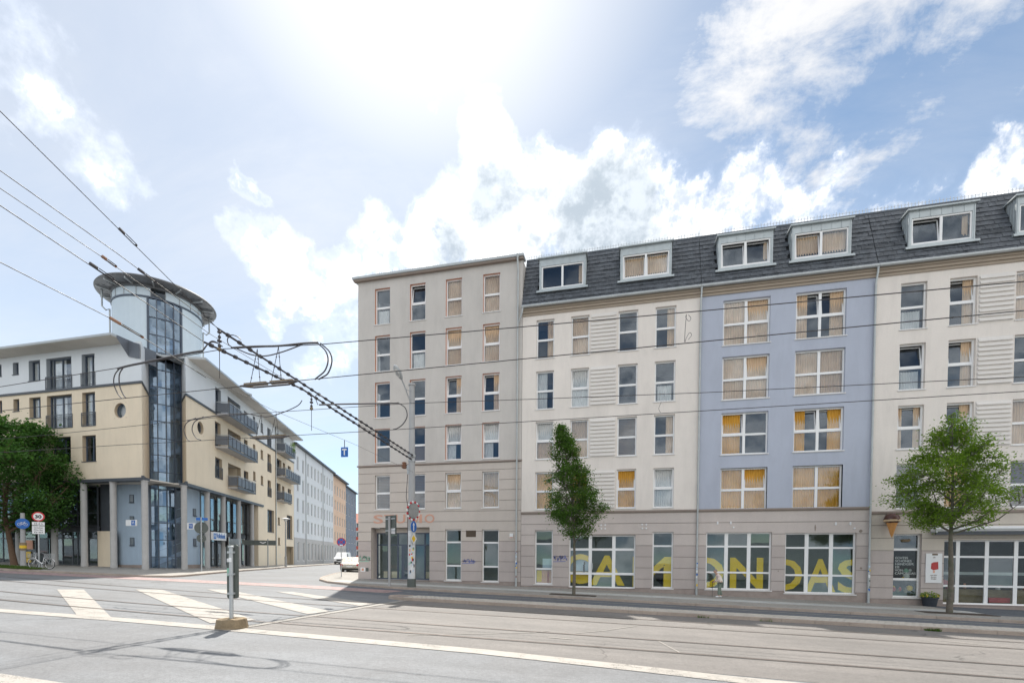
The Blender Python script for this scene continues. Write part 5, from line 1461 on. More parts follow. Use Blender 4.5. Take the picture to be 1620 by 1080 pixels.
# columns
colx = [on_plane(px, 880, 28.05).x for px in (77.5, 124.6, 171.5, 221.6)] + [-47.6, -52]
def column(x, y, z0, z1, r=.21):
    mb = MB(); mb.lathe((x, y, 0), [(r * 1.08, z0), (r * 1.08, z0 + .3), (r, z0 + .32), (r, z1 - .1), (r * 1.15, z1 - .09), (r * 1.15, z1)], M.concrete, 20); part('column', mb, bank, None, smooth=True)
for x in colx: column(x, 28.45, zg(x, 28) - .05, ZB_ - .2)
cols = [.5, 4.25, 7.35, 10.75, 14.15]
for s_ in cols:
    p = FS.P(s_, .15, 0); column(p[0], p[1], zg(p[0], p[1]) - .05, ZB_ - .2)
# ground floor glazing
def glazing(fr, u0, u1, y, z0, zm, z1, cols_, low=True):
    window(bank, fr, u0, u1, zm + .35, z1, rec=y, cols=cols_, rows=(.33,), bar=.09, mid=.08, midv=.09, fm=M.darkmetal, gm=M.glassd, sill=False, name='upper_glazing')
    window(bank, fr, u0, u1, z0, zm, rec=y, cols=cols_, rows=(.78,), bar=.09, mid=.08, midv=.09, fm=M.darkmetal, gm=M.glassd, sill=False, name='shop_front')
    mb = MB(); mb.box(u0, u1, y - .05, y + .12, zm + .003, zm + .347, M.darkmetal); part('mezzanine_beam', fr.xf(mb), bank, None)
    mb = MB(); mb.box(u0, u1, y - .02, y + .10, z0 - .6, z0 - .003, M.plinth); part('plinth', fr.xf(mb), bank, None)
xw = on_plane(157, 880, 29.6).x
glazing(FL, -47.4, xw - .1, 1.3, .75, 3.55, 7.1, (1, .5, 1, 1, .5, 1, 1))
glazing(FL, XL, -47.6, 1.3, .85, 3.55, 7.1, (1, 1, 1, 1, .6, 1, 1, 1))
mb = MB(); mb.box(xw - .08, xw + 1.5, 1.25, 1.5, .2, 3.5, M.cream); part('cream_pier', FL.xf(mb), bank, None)
mb = MB(); mb.box(xw - .1, on_plane(178, 880, 29.85).x, 1.52, 1.7, .2, ZB_ - .03, M.darkmetal); part('dark_wall', FL.xf(mb), bank, None)
mb = MB(); mb.box(3.3, 4.45, 2.2, 2.4, .2, ZB_, M.darkmetal); mb.box(4.36, 4.46, .75, 2.2, .2, ZB_ - .03, M.darkmetal); part('dark_wall', FS.xf(mb), bank, None)
for a, b in zip(cols[1:], cols[2:]):
    glazing(FS, a + .22, b - .22, .75, .62, 3.5, 7.1, (1, 1, 1))
mb = MB(); mb.box(14.3, 15.6, .7, .9, 0, 7.1, M.cafe); mb.box(15.6, 16.9, -.0, .9, 0, ZB_ - .23, M.cream); part('cream_pier', FS.xf(mb), bank, None)
window(bank, FS, 19.0, 20.3, .55, 2.75, rec=.12, cols=(1, 1), rows=(), bar=.08, midv=.08, fm=M.darkmetal, gm=M.glassd, sill=False, name='side_door', depth=.05)
mb = MB(); mb.box(24.9, 28.2, 2.4, 2.5, .2, 2.9, M.creamr); mb.box(24.9, 25.0, .34, 2.4, .2, 2.9, M.creamr); part('gateway', FS.xf(mb), bank, None)
mb = MB(); mb.tube([FS.P(SM + .06, -.08, .4), FS.P(SM + .06, -.08, ZT_)], .06, M.zincpipe, 8); part('downpipe', mb, bank, None, smooth=True)
# bank signs
a_ = s_at(333) ; b_ = s_at(358)
mb = MB(); mb.box(4.5, 7.1, -.22, -.02, 3.0, 3.72, M.signwhite); part('fascia_sign', FS.xf(mb), bank, None)
text('Volksbank', .62, M.signblue, bank, FS.P(6.0, -.235, 3.2), SA, width=1.75, name='sign_lettering', bold=.012)
def vlogo(fr, u, y, z, s_):
    mb = MB(); 
    mb.box(u, u + s_, y, y + .004, z, z + s_, M.signblue); 
    for dx in (0, .36): mb.face([fr_ for fr_ in [(u + s_ * (.14 + dx), y - .002, z + s_ * .8), (u + s_ * (.34 + dx), y - .002, z + s_ * .25), (u + s_ * (.44 + dx), y - .002, z + s_ * .25), (u + s_ * (.30 + dx), y - .002, z + s_ * .8)]], M.signwhite)
    part('bank_logo', fr.xf(mb), bank, None)
vlogo(FS, 4.58, -.232, 3.1, .5)
p = on_plane(204, 827, 28.2)
mb = MB(); mb.box(p.x - .02, p.x + .95, 27.98, 28.06, p.z - .22, p.z + .22, M.signwhite); part('blade_sign', mb, bank, None); vlogo(Fr(0, 0, 0), p.x + .5, 27.972, p.z - .18, .36)
mb = MB(); q = at_xy(305, 832, *FS.P(.2, 0, 0)[:2]); mb.box(q.x - .3, q.x + .45, q.y - .25, q.y - .18, q.z - .25, q.z + .25, M.signwhite); part('blade_sign', mb, bank, None); vlogo(Fr(0, 0, 0), q.x - .1, q.y - .258, q.z - .18, .36)
# yellow and orange notices in the far left shop window
for x, z, w_, h, m_ in ((-49.6, 2.0, .45, .5, M.signyel), (-48.7, 2.05, .8, .75, M.peach), (-48.75, 1.35, .6, .5, M.signyel), (-48.75, .95, .6, .35, M.signyel)):
    mb = MB(); mb.box(x, x + w_, 1.25, 1.28, z, z + h, m_); part('notice', FL.xf(mb), bank, None)
mb = MB(); rnd = random.Random(12)
o_ = FS.P(22.7, -.006, 1.3)
for k in range(5):
    pts = [FS.P(22.4 + k * .22 + rnd.uniform(-.15, .3), -.006, 1.3 + rnd.uniform(0, .7)) for _ in range(5)]
    for a, b in zip(pts, pts[1:]):
        mb.face([a, b, (b[0], b[1], b[2] + .05), (a[0], a[1], a[2] + .05)], M.fargrey)
part('graffiti', mb, bank, None)

# ------------------------------------------------------------------ houses further down the side street
def far_house(label, s0, s1, z1, wall, base, zbase, cols_, rows_, ww=.95, wh=1.75, roof=None, ov=.45, grp='houses along the side street', dep=10, yoff=0.0, pipe_at=None):
    a = FS.P(s0, yoff, 0); h = thing('street_house', label, 'house', (a[0], a[1], zg(a[0], a[1])), grp)
    fr = Fr(*FS.P(0, yoff, 0)[:2], SA)
    holes = []
    for u in cols_:
        for z in rows_: holes.append((u - ww / 2, u + ww / 2, z, z + wh))
    lows = [(u - ww / 2, u + ww / 2, .95, zbase - .6) for k, u in enumerate(cols_)]
    mb = MB(); wallgrid(mb, s0, s1, zbase, z1, holes, wall, .2); part('facade_wall', fr.xf(mb), h, None)
    mb = MB(); wallgrid(mb, s0, s1, -.3, zbase, lows, base, .2, None, -.03); part('base_wall', fr.xf(mb), h, None)
    mb = MB()
    mb.face([(s0, 0, 0), (s0, dep, 0), (s0, dep, z1), (s0, 0, z1)], wall); mb.face([(s1, 0, 0), (s1, 0, z1), (s1, dep, z1), (s1, dep, 0)], wall)
    mb.face([(s0, .6, 0), (s1, .6, 0), (s1, .6, z1), (s0, .6, z1)], M.shop); part('end_wall', fr.xf(mb), h, None)
    mb = MB(); mb.box(s0 - .05, s1 + .05, -ov, .1, z1, z1 + .22, M.darkmetal)
    mb.face([(s0, -ov, z1 + .22), (s1, -ov, z1 + .22), (s1, dep * .5, z1 + 2.4), (s0, dep * .5, z1 + 2.4)], roof or M.tile); mb.face([(s0, dep * .5, z1 + 2.4), (s1, dep * .5, z1 + 2.4), (s1, dep, z1), (s0, dep, z1)], roof or M.tile)
    mb.face([(s0, -ov, z1 + .2), (s0, dep * .5, z1 + 2.4), (s0, dep, z1)], wall)
    part('roof', fr.xf(mb), h, None)
    me = None
    for hh in holes + lows:
        w_, q = hh[1] - hh[0], hh[3] - hh[2]; k = ('farw', round(w_, 2), round(q, 2))
        me = box_mesh(k, 'window', (0, .06, 0, .05, 0, q, M.white), (w_ - .06, w_, 0, .05, 0, q, M.white), (.06, w_ - .06, 0, .05, 0, .06, M.white), (.06, w_ - .06, 0, .05, q - .06, q, M.white), (w_ / 2 - .03, w_ / 2 + .03, .001, .049, .06, q - .06, M.white), (-.03, w_ + .03, -.16, .0, -.05, -.003, M.sill))
        o = part('window', me, h, fr.P(hh[0], .10 - (.03 if hh in lows else 0), hh[2]), fr.a)
        sub('pane', box_mesh(('farp', round(w_, 2), round(q, 2)), 'pane', (.06, w_ - .06, .02, .04, .06, q - .06, M.farwin)), o)
    for u in (pipe_at or ()):
        mb = MB(); mb.tube([fr.P(u, -.08, .2), fr.P(u, -.08, z1)], .06, M.zincpipe, 6); part('downpipe', mb, h, None)
    return h, fr
rw = [4.95, 7.85, 10.75, 13.65]
sA_, sB_, sC_, sD_ = 28.5, s_at(484), s_at(511), s_at(527.5)
cs = lambda a, b, n: [a + (b - a) * (k + .5) / n for k in range(n)]
far_house('pale grey plastered house next to the cream bank building, narrowest of the pale row', sA_, sB_, 16.9, M.fargrey, M.farlow, 4.2, cs(sA_ + .4, sB_, 2), rw, 1.0, 1.9, pipe_at=(sB_ - .1,))
far_house('pale grey house in the middle of the row down the side street', sB_, sC_, 16.9, M.fargrey, M.farlow, 4.2, cs(sB_ + .3, sC_, 5), rw, 1.0, 1.9, pipe_at=(sC_ - .1,))
far_house('pale grey house next to the apricot one down the side street', sC_, sD_, 16.9, M.fargrey, M.farlow, 4.2, cs(sC_ + .3, sD_, 4), rw, 1.0, 1.9)
sE_ = s_at(547)
far_house('apricot house with dark windows farther down the side street', sD_, sE_, 16.6, M.apricot, M.farlow, 3.9, cs(sD_ + .3, sE_, 5), [4.6, 7.6, 10.5, 13.3], 1.1, 1.75, ov=.7)
far_house('narrow dark blue grey house at the far end of the side street row', sE_, sE_ + 14, 16.4, M.fardark, M.fardark, 3.9, cs(sE_ + .3, sE_ + 14, 4), [4.6, 7.6, 10.5, 13.3], 1.1, 1.75, yoff=.3)
# red balcony block closing the street
fx = at_xy(553.5, 850, -75, 128)
rb = thing('balcony_block', 'far apartment block with red balconies closing the side street', 'building', (fx.x, fx.y, zg(fx.x, fx.y)))
fr = Fr(fx.x, fx.y, R(8))
mb = MB(); mb.box(0, 26, 0, 10, -1, 11.2, M.fargrey); part('wall', fr.xf(mb), rb, None)
mb = MB(); mb.face([(-.4, -.6, 11.2), (26, -.6, 11.2), (26, 5, 14.6), (-.4, 5, 14.6)], M.redroof); mb.face([(-.4, 5, 14.6), (26, 5, 14.6), (26, 10.5, 11.2), (-.4, 10.5, 11.2)], M.redroof); mb.box(-.4, 26, -.7, -.6, 11.05, 11.25, M.darkmetal); part('roof', fr.xf(mb), rb, None)
for z in (.9, 3.6, 6.3, 9.0):
    for u in (.2, 5.5, 10.8):
        mb = MB(); mb.box(u, u + 4.6, -1.4, -1.3, z, z + 1.0, M.redbalc); mb.box(u, u + 4.6, -1.4, -.003, z - .2, z, M.fargrey); mb.box(u, u + .08, -1.4, -.01, z, z + 1.0, M.redbalc); mb.box(u + 2.2, u + 2.35, -1.35, -1.2, z + 1.0, z + 2.5, M.fargrey); part('balcony', fr.xf(mb), rb, None)
        mb = MB(); mb.box(u + .5, u + 4.0, -.05, -.004, z + .1, z + 2.2, M.farwin); part('window', fr.xf(mb), rb, None)
# ------------------------------------------------------------------ street furniture
def Gp(px, py, dz=0.0):
    d = ray(px, py); t = (ZA + dz - CAM_Z) / (d.z - ZB * d.x - ZC * d.y); return Vector((0, 0, CAM_Z)) + d * t
def pole_part(root, x, y, z0, z1, r, m, name='post', r1=None, n=12):
    mb = MB(); mb.tube([(x, y, z0), (x, y, z1)], [r, r1 or r], m, n); return part(name, mb, root, None, smooth=True)
def childpart(name, mb, o, root, smooth=False):
    q = part(name, mb, None, None, smooth=smooth); q.data.transform(Matrix.Translation(-root.location)); q.parent = o; q.location = (0, 0, 0); return q

# tall tram pole at the corner
X, Y = -11.33, 24.06; zb = zg(X, Y)
tp = thing('tram_pole', 'tall grey tram wire pole with traffic mirror, signs and street lamp, before the corner house', 'pole', (X, Y, zb))
mb = MB(); mb.tube([(X, Y, zb + .44), (X, Y, 3.05)], [.20, .195], M.polewhite, 16); part('papered_lower_post', mb, tp, None, smooth=True)
mb = MB(); mb.tube([(X, Y, 3.05), (X, Y, 10.85)], [.190, .145], M.polegrey, 16); mb.lathe((X, Y, 10.82), [(.19, 0), (.19, .1), (.05, .14)], M.polegrey, 16); part('post', mb, tp, None, smooth=True)
mb = MB(); mb.lathe((X, Y, zb - .1), [(.235, 0), (.235, .53), (.20, .56)], M.signback, 16); part('base_collar', mb, tp, None, smooth=True)
mn = Vector((.95, -.30, -.10)).normalized(); mc = Vector((X + .20, Y - .22, 4.10))
mb = MB(); mb.disc(mc, mn, .40, .05, M.mirror, 28, M.black); o = part('traffic_mirror', mb, tp, None)
a_ = Vector((0, 0, 1)).cross(mn).normalized(); u_ = mn.cross(a_)
for k in range(18):
    t = 2 * math.pi * k / 18; p = mc + (a_ * math.cos(t) + u_ * math.sin(t)) * .47
    mb = MB(); mb.disc(p, mn, .055, .05, M.signwhite if k % 2 else M.signred, 10); childpart('reflector', mb, o, tp)
mb = MB(); mb.tube([(X, Y, 4.1), tuple(mc - mn * .05)], .03, M.greymetal, 6); mb.tube([(X + .1, Y - .15, 3.7), tuple(mc - mn * .05 - Vector((0, 0, .3)))], .03, M.rust, 6); part('mirror_bracket', mb, tp, None)
sn = Vector((.99, -.12, 0)).normalized(); c_ = Vector((X + .20, Y - .20, 3.26))
mb = MB(); mb.disc(c_, sn, .30, .02, M.signblue, 24, M.greymetal); o = part('blue_arrow_sign', mb, tp, None)
ta = Vector((0, 0, 1)).cross(sn).normalized()
def plate(mb, c, n, pts, m, off=.013):
    n = Vector(n).normalized(); a = Vector((0, 0, 1)).cross(n).normalized()
    mb.face([tuple(Vector(c) + n * off + a * x + Vector((0, 0, z))) for x, z in pts], m)
mb = MB(); plate(mb, c_, sn, [(-.04, -.22), (.04, -.22), (.04, .1), (.12, .06), (0, .24), (-.12, .06), (-.04, .1)], M.signwhite); childpart('arrow', mb, o, tp)
mb = MB(); c2_ = Vector((X + .2, Y - .2, 2.62)); D = .32
for s_, m_, of in ((D, M.signwhite, .0), (D * .62, M.signyel, .004)): plate(mb, c2_, sn, [(0, -s_), (s_, 0), (0, s_), (-s_, 0)], m_, .01 + of)
plate(mb, c2_, sn, [(0, D), (-D, 0), (0, -D), (D, 0)][::-1], M.greymetal, .0); mb.disc(c2_ - sn * .03, sn, .10, .04, M.greymetal, 12)
part('priority_sign', mb, tp, None)
rnd = random.Random(6)
for k in range(22):
    z = rnd.uniform(.7, 2.3); t = rnd.uniform(-1.15, .55) - math.pi / 2 + .4; h = rnd.uniform(.07, .17); rr = .203
    mb = MB(); w_ = rnd.uniform(.25, .5)
    m_ = rnd.choice([M.signyel, M.signred, M.signback, M.graffg, M.palesky, M.signwhite, M.peach, M.black])
    for j in range(3):
        b0, b1 = t + w_ * j / 3, t + w_ * (j + 1) / 3
        mb.face([(X + rr * math.cos(b0), Y + rr * math.sin(b0), z), (X + rr * math.cos(b1), Y + rr * math.sin(b1), z), (X + rr * math.cos(b1), Y + rr * math.sin(b1), z + h), (X + rr * math.cos(b0), Y + rr * math.sin(b0), z + h)], m_)
    part('sticker', mb, tp, None)
# lamp arm
lp = [(X, Y, 9.75), (X - .05, Y - .35, 10.15), (X - .1, Y - .75, 10.62), (X - .12, Y - 1.0, 10.85)]
mb = MB(); mb.tube(lp, .035, M.greymetal, 8); mb.tube([(X, Y, 10.5), (X - .08, Y - .6, 10.45)], .015, M.greymetal, 5); part('lamp_arm', mb, tp, None, smooth=True)
mb = MB(); d_ = Vector((-.08, -.80, .55)).normalized(); q0 = Vector(lp[-1])
mb.tube([q0 - d_ * .05, q0 + d_ * .1, q0 + d_ * .35, q0 + d_ * .65, q0 + d_ * .8], [.05, .11, .17, .14, .04], M.greymetal, 12)
o = part('lamp_head', mb, tp, None, smooth=True)
mb = MB(); nn = Vector((0, -.55, -.83)).normalized(); mb.disc(q0 + d_ * .42 + nn * .13, nn, .24, .03, M.lamp, 18, rx=.11); childpart('lamp_glass', mb, o, tp)
mb = MB(); mb.tube([(X - .2, Y, 6.45), (X - .45, Y - .05, 6.5)], .05, M.greymetal, 6); mb.lathe((X - .42, Y - .05, 6.4), [(.08, 0), (.16, .08), (.08, .12), (.16, .2), (.08, .24), (.14, .32), (.06, .36)], M.rust, 12); mb.box(X - .24, X - .14, Y - .08, Y + .08, 6.1, 6.6, M.greymetal); part('feeder_insulator', mb, tp, None)
mb = MB(); mb.lathe((X, Y, 7.0), [(.18, 0), (.2, .02), (.2, .12), (.18, .14)], M.greymetal, 14); mb.lathe((X, Y, 6.75), [(.18, 0), (.2, .02), (.2, .1), (.18, .12)], M.greymetal, 14); part('span_clamp', mb, tp, None)
mb = MB(); mb.tube([(X - .22, Y - .02, 6.3), (X - .3, Y - .05, 4.9), (X - .23, Y - .02, 4.4), (X - .22, Y - .02, 2.0)], .018, M.cable, 5); part('pole_cable', mb, tp, None)

# post with the back of a sign board
p = Gp(616, 926); X, Y = p.x, p.y; zb = zg(X, Y)
sb = thing('board_post', 'grey post carrying the back of a sign board, left of the tram pole', 'sign', (X, Y, zb))
pole_part(sb, X, Y, zb - .05, 3.85, .065, M.polegrey); f_ = Fr(X, Y, R(-24))
mb = MB(); mb.box(-.44, .44, .07, .13, 2.85, 3.92, M.signback); o = part('board', f_.xf(mb), sb, None)
for z in (3.05, 3.7): 
    mb = MB(); mb.box(-.40, .40, .03, .07, z, z + .06, M.greymetal); part('rail_clamp', f_.xf(mb), sb, None)
mb = MB(); mb.box(.05, .40, .06, .068, 2.9, 3.2, M.polewhite); part('sticker', f_.xf(mb), sb, None)

# post with board on the stone block in the road
X, Y = -8.80, 9.20; zb = zg(X, Y) - .1
ip = thing('island_post', 'round post with narrow dark board on a sandstone block in the middle of the road', 'bollard', (X, Y, zb))
mb = MB(); mb.lathe((X, Y, zb - .05), [(.345, 0), (.335, .08), (.30, .25), (.285, .262), (.05, .27)], M.stone, 18)
rnd = random.Random(5); mb.v = [(x + rnd.uniform(-.012, .012), y + rnd.uniform(-.012, .012), z + rnd.uniform(-.008, .008)) for x, y, z in mb.v]
part('stone_block', mb, ip, None)
pole_part(ip, X, Y, zb + .2, 1.86, .043, M.greymetal); f_ = Fr(X, Y, R(20))
mb = MB(); mb.lathe((X, Y, 1.83), [(.062, 0), (.062, .035), (.05, .045)], M.greymetal, 12); part('cap', mb, ip, None)
mb = MB()
pts = []
w_, h0, h1, rr = .118, .66, 1.90, .05
for cx2, cz2, a0 in ((w_ - rr, h1 - rr, 0), (-w_ + rr, h1 - rr, 90), (-w_ + rr, h0 + rr, 180), (w_ - rr, h0 + rr, 270)):
    for k in range(5): t = R(a0 + 22.5 * k); pts.append((cx2 + rr * math.cos(t), cz2 + rr * math.sin(t)))
mb.face([(x, .055, z) for x, z in pts], M.signback); mb.face([(x, .115, z) for x, z in pts][::-1], M.signblue)
for (x0, z0), (x1, z1) in zip(pts, pts[1:] + pts[:1]): mb.face([(x0, .055, z0), (x0, .115, z0), (x1, .115, z1), (x1, .055, z1)], M.signback)
part('board', f_.xf(mb), ip, None)
for z in (.76, 1.2, 1.7):
    mb = MB(); mb.box(-.065, .065, -.055, .056, z, z + .045, M.greymetal); part('clamp', f_.xf(mb), ip, None)
for b_ in ((-.03, .03, -.052, -.046, 1.5, 1.6, M.signwhite), (-.115, -.06, .05, .0545, 1.5, 1.58, M.signwhite), (-.116, -.05, .05, .0545, 1.18, 1.36, M.graffg)):
    mb = MB(); mb.box(*b_); part('sticker', f_.xf(mb), ip, None)

# no stopping sign
p = Gp(540, 912); X, Y = p.x, p.y; zb = zg(X, Y)
ns = thing('no_stopping_sign', 'round red and blue no stopping sign on a thin post by the side street corner', 'sign', (X, Y, zb))
pole_part(ns, X, Y, zb - .05, 2.98, .032, M.greymetal); n_ = Vector((-X, -Y, 0)).normalized(); c_ = Vector((X, Y, 2.67)) + n_ * .05
mb = MB(); mb.disc(c_, n_, .31, .015, M.signred, 28, M.greymetal); o = part('sign_disc', mb, ns, None)
mb = MB(); mb.disc(c_ + n_ * .006, n_, .255, .012, M.signblue, 28); childpart('blue_field', mb, o, ns)
mb = MB()
for s_ in (1, -1): plate(mb, c_, n_, [(-.20, -.165 * s_), (-.165, -.2 * s_), (.20, .165 * s_), (.165, .2 * s_)][::s_], M.signred, .015 + .001 * s_)
childpart('red_cross', mb, o, ns)
mb = MB(); plate(mb, c_, n_, [(-.11, -.27), (.11, -.27), (.11, -.18), (-.11, -.18)], M.signwhite, .019); childpart('white_label', mb, o, ns)

# street lamp down the side street
p = Gp(452, 896); X, Y = p.x, p.y; zb = zg(X, Y)
sl_ = thing('street_lamp', 'slim street lamp with a flat white saucer head before the cream house', 'street lamp', (X, Y, zb))
pole_part(sl_, X, Y, zb - .05, 5.45, .08, M.polegrey, r1=.055); mb = MB(); mb.lathe((X, Y, zb), [(.12, 0), (.12, 1.1), (.09, 1.15)], M.polegrey, 12); part('base_sleeve', mb, sl_, None)
mb = MB(); mb.lathe((X, Y, 5.42), [(.06, 0), (.16, .12), (.18, .3), (.1, .32)], M.lamp, 14); part('lamp_glass', mb, sl_, None, smooth=True)
mb = MB(); mb.lathe((X, Y, 5.70), [(.12, 0), (.46, .03), (.44, .07), (.15, .15), (.02, .17)], M.signwhite, 20); part('lamp_shade', mb, sl_, None, smooth=True)

# street name post with the backs of two round signs
p = Gp(319, 903); X, Y = p.x, p.y; zb = zg(X, Y)
st_ = thing('street_name_post', 'post with blue street name plate above the grey backs of two round signs', 'sign', (X, Y, zb))
pole_part(st_, X, Y, zb - .05, 4.5, .045, M.greymetal); n_ = Vector((-X, -Y, 0)).normalized()
mb = MB(); mb.disc(Vector((X, Y, 3.70)) - n_ * .07, n_, .45, .02, M.signback, 26, M.signback); part('sign_disc', mb, st_, None)
mb = MB(); mb.disc(Vector((X, Y, 2.92)) - n_ * .07, n_, .31, .02, M.signback, 26, M.signback); part('sign_disc', mb, st_, None)
mb = MB(); f_ = Fr(X, Y, R(38)); mb.box(-.32, .42, -.02, .02, 4.26, 4.46, M.signblue); part('street_name_plate', f_.xf(mb), st_, None)
for z in (3.45, 3.95, 2.92):
    mb = MB(); mb.box(X - .06, X + .06, Y - .06, Y + .06, z - .02, z + .02, M.greymetal); part('clamp', mb, st_, None)

# dark direction board
p = Gp(424, 897); X, Y = p.x, p.y; zb = zg(X, Y)
bb = thing('direction_board', 'wide black board with a white arrow mark on a grey post beside the cream pier', 'sign', (X, Y, zb))
pole_part(bb, X, Y, zb - .05, 3.35, .06, M.polegrey); f_ = Fr(X, Y, R(30))
mb = MB(); mb.box(-2.25, .75, -.05, .0, 2.72, 3.22, M.signback); part('board', f_.xf(mb), bb, None)
mb = MB(); mb.face([f_.P(-.75, -.054, 3.02), f_.P(-.45, -.054, 2.88), f_.P(-.15, -.054, 3.02), f_.P(-.2, -.054, 3.08), f_.P(-.45, -.054, 2.98), f_.P(-.7, -.054, 3.08)], M.signwhite); part('arrow_mark', mb, bb, None)
q = f_.P(-2.2, .06, 0); pole_part(bb, q[0], q[1], zg(q[0], q[1]), 3.35, .05, M.polegrey)

# traffic light head and panel on the bank column
q = at_xy(362, 857, *FS.P(7.35, -.5, 0)[:2])
tl = thing('traffic_light', 'small black two lamp traffic light facing sideways by the third bank column', 'traffic light', (q.x, q.y, zg(q.x, q.y)))
pole_part(tl, q.x, q.y, zg(q.x, q.y) - .05, q.z + .5, .05, M.polegrey)
mb = MB(); mb.box(q.x - .36, q.x - .06, q.y - .12, q.y + .12, q.z - .45, q.z + .45, M.black); part('signal_housing', mb, tl, None)
for z in (.22, -.22):
    mb = MB(); mb.tube([(q.x - .36, q.y, q.z + z), (q.x - .5, q.y, q.z + z - .03)], .12, M.black, 10); part('signal_visor', mb, tl, None)
mb = MB(); mb.box(q.x + .15, q.x + 1.15, q.y - .03, q.y + .02, q.z - .35, q.z + .30, M.zinc); mb.box(q.x, q.x + .15, q.y - .02, q.y + .02, q.z - .05, q.z + .05, M.greymetal); part('info_panel', mb, tl, None)

# speed limit post and cycle way post on the left
p = Gp(62, 899); X, Y = p.x, p.y; zb = zg(X, Y)
s30 = thing('speed_limit_sign', 'white and red 30 speed limit sign with two white panels below, left street tree', 'sign', (X, Y, zb))
pole_part(s30, X, Y, zb - .05, 4.4, .04, M.greymetal); n_ = Vector((-X * .9, -Y * 1.1, 0)).normalized(); c_ = Vector((X, Y, 4.12)) + n_ * .06
an = math.atan2(n_.y, n_.x) + math.pi / 2
mb = MB(); mb.disc(c_, n_, .31, .015, M.signred, 28, M.greymetal); o = part('sign_disc', mb, s30, None)
mb = MB(); mb.disc(c_ + n_ * .006, n_, .235, .012, M.signwhite, 28); childpart('white_field', mb, o, s30)
text('30', .30, M.black, s30, c_ + n_ * .016 + Vector((0, 0, -.105)), an, name='sign_number', width=.32, bold=.012)
fs_ = Fr(X + n_.x * .06, Y + n_.y * .06, an)
for z0, z1, lines in ((3.55, 3.76, ('22-6 h',)), (2.98, 3.50, ('Lärmschutz', 'Mo-So', 'frei'))):
    mb = MB(); mb.box(-.30, .30, -.012, .0, z0, z1, M.signwhite); part('panel', fs_.xf(mb), s30, None)
    for k, s_ in enumerate(lines): text(s_, .13, M.black, s30, fs_.P(0, -.016, z1 - .15 - .15 * k), an, name='panel_lettering', width=.42)
p = Gp(37, 896); X, Y = p.x, p.y; zb = zg(X, Y)
cp = thing('cycle_sign_pole', 'thick grey lamp pole with round blue bicycle sign in front of the left tree', 'pole', (X, Y, zb))
pole_part(cp, X, Y, zb - .05, 4.5, .16, M.polegrey, r1=.12)
mb = MB(); mb.lathe((X, Y, 1.9), [(.18, 0), (.19, .05), (.19, .5), (.18, .55)], M.stone, 14); mb.lathe((X, Y, 2.05), [(.192, 0), (.194, .2)], M.signyel, 14); part('advert_band', mb, cp, None)
n_ = Vector((-X, -Y * 1.1, 0)).normalized(); c_ = Vector((X, Y, at_xy(35, 828, X, Y).z)) + n_ * .22; a_ = Vector((0, 0, 1)).cross(n_).normalized()
mb = MB(); mb.disc(c_, n_, .36, .015, M.signblue, 28, M.greymetal); o = part('sign_disc', mb, cp, None)
mb = MB()
P2 = lambda x, z: tuple(c_ + n_ * .016 + a_ * x + Vector((0, 0, z)))
for cx2 in (-.15, .15): mb.tube([P2(cx2 + .09 * math.cos(k * .524), -.05 + .09 * math.sin(k * .524)) for k in range(13)], .011, M.signwhite, 4, False)
for a, b in (((-.15, -.05), (-.06, .08)), ((-.06, .08), (.09, .08)), ((.09, .08), (-.0, -.05)), ((-.0, -.05), (-.06, .08)), ((-.0, -.05), (-.15, -.05)), ((.15, -.05), (.08, .13)), ((.08, .13), (.15, .14)), ((-.1, .1), (-.03, .1))): mb.tube([P2(*a), P2(*b)], .011, M.signwhite, 4)
childpart('bicycle_symbol', mb, o, cp)

# bins
p = Gp(441, 891); X, Y = p.x, p.y
for k, (dx, dy) in enumerate(((0, 0), (1.0, -.45))):
    f_ = Fr(X + dx, Y + dy, R(-20)); b_ = thing('waste_bin', ['dark green wheeled bin, left one by the pale grey house', 'dark green wheeled bin, right one by the pale grey house'][k], 'bin', (X + dx, Y + dy, zg(X + dx, Y + dy)), 'wheeled bins')
    z = zg(X + dx, Y + dy); mb = MB()
    for a, b, c, d, z0, z1 in ((-.26, .26, -.3, .3, .12, .13),): pass
    mb.face([f_.P(x, y, z + .12) for x, y in ((-.25, -.3), (.25, -.3), (.25, .3), (-.25, .3))], M.signback)
    for (x0, y0), (x1, y1) in zip(((-1, -1), (1, -1), (1, 1), (-1, 1)), ((1, -1), (1, 1), (-1, 1), (-1, -1))):
        mb.face([f_.P(x0 * .25, y0 * .3, z + .12), f_.P(x1 * .25, y1 * .3, z + .12), f_.P(x1 * .32, y1 * .38, z + 1.08), f_.P(x0 * .32, y0 * .38, z + 1.08)], M.signback)
    part('bin_body', mb, b_, None); mb = MB(); mb.box(-.34, .34, -.40, .42, z + 1.08, z + 1.15, M.signback); part('lid', f_.xf(mb), b_, None)
    for s_ in (-1, 1):
        mb = MB(); mb.disc(f_.P(s_ * .3, .28, z + .12), (f_.c, f_.s, 0), .12, .06, M.tyre, 12); part('wheel', mb, b_, None)

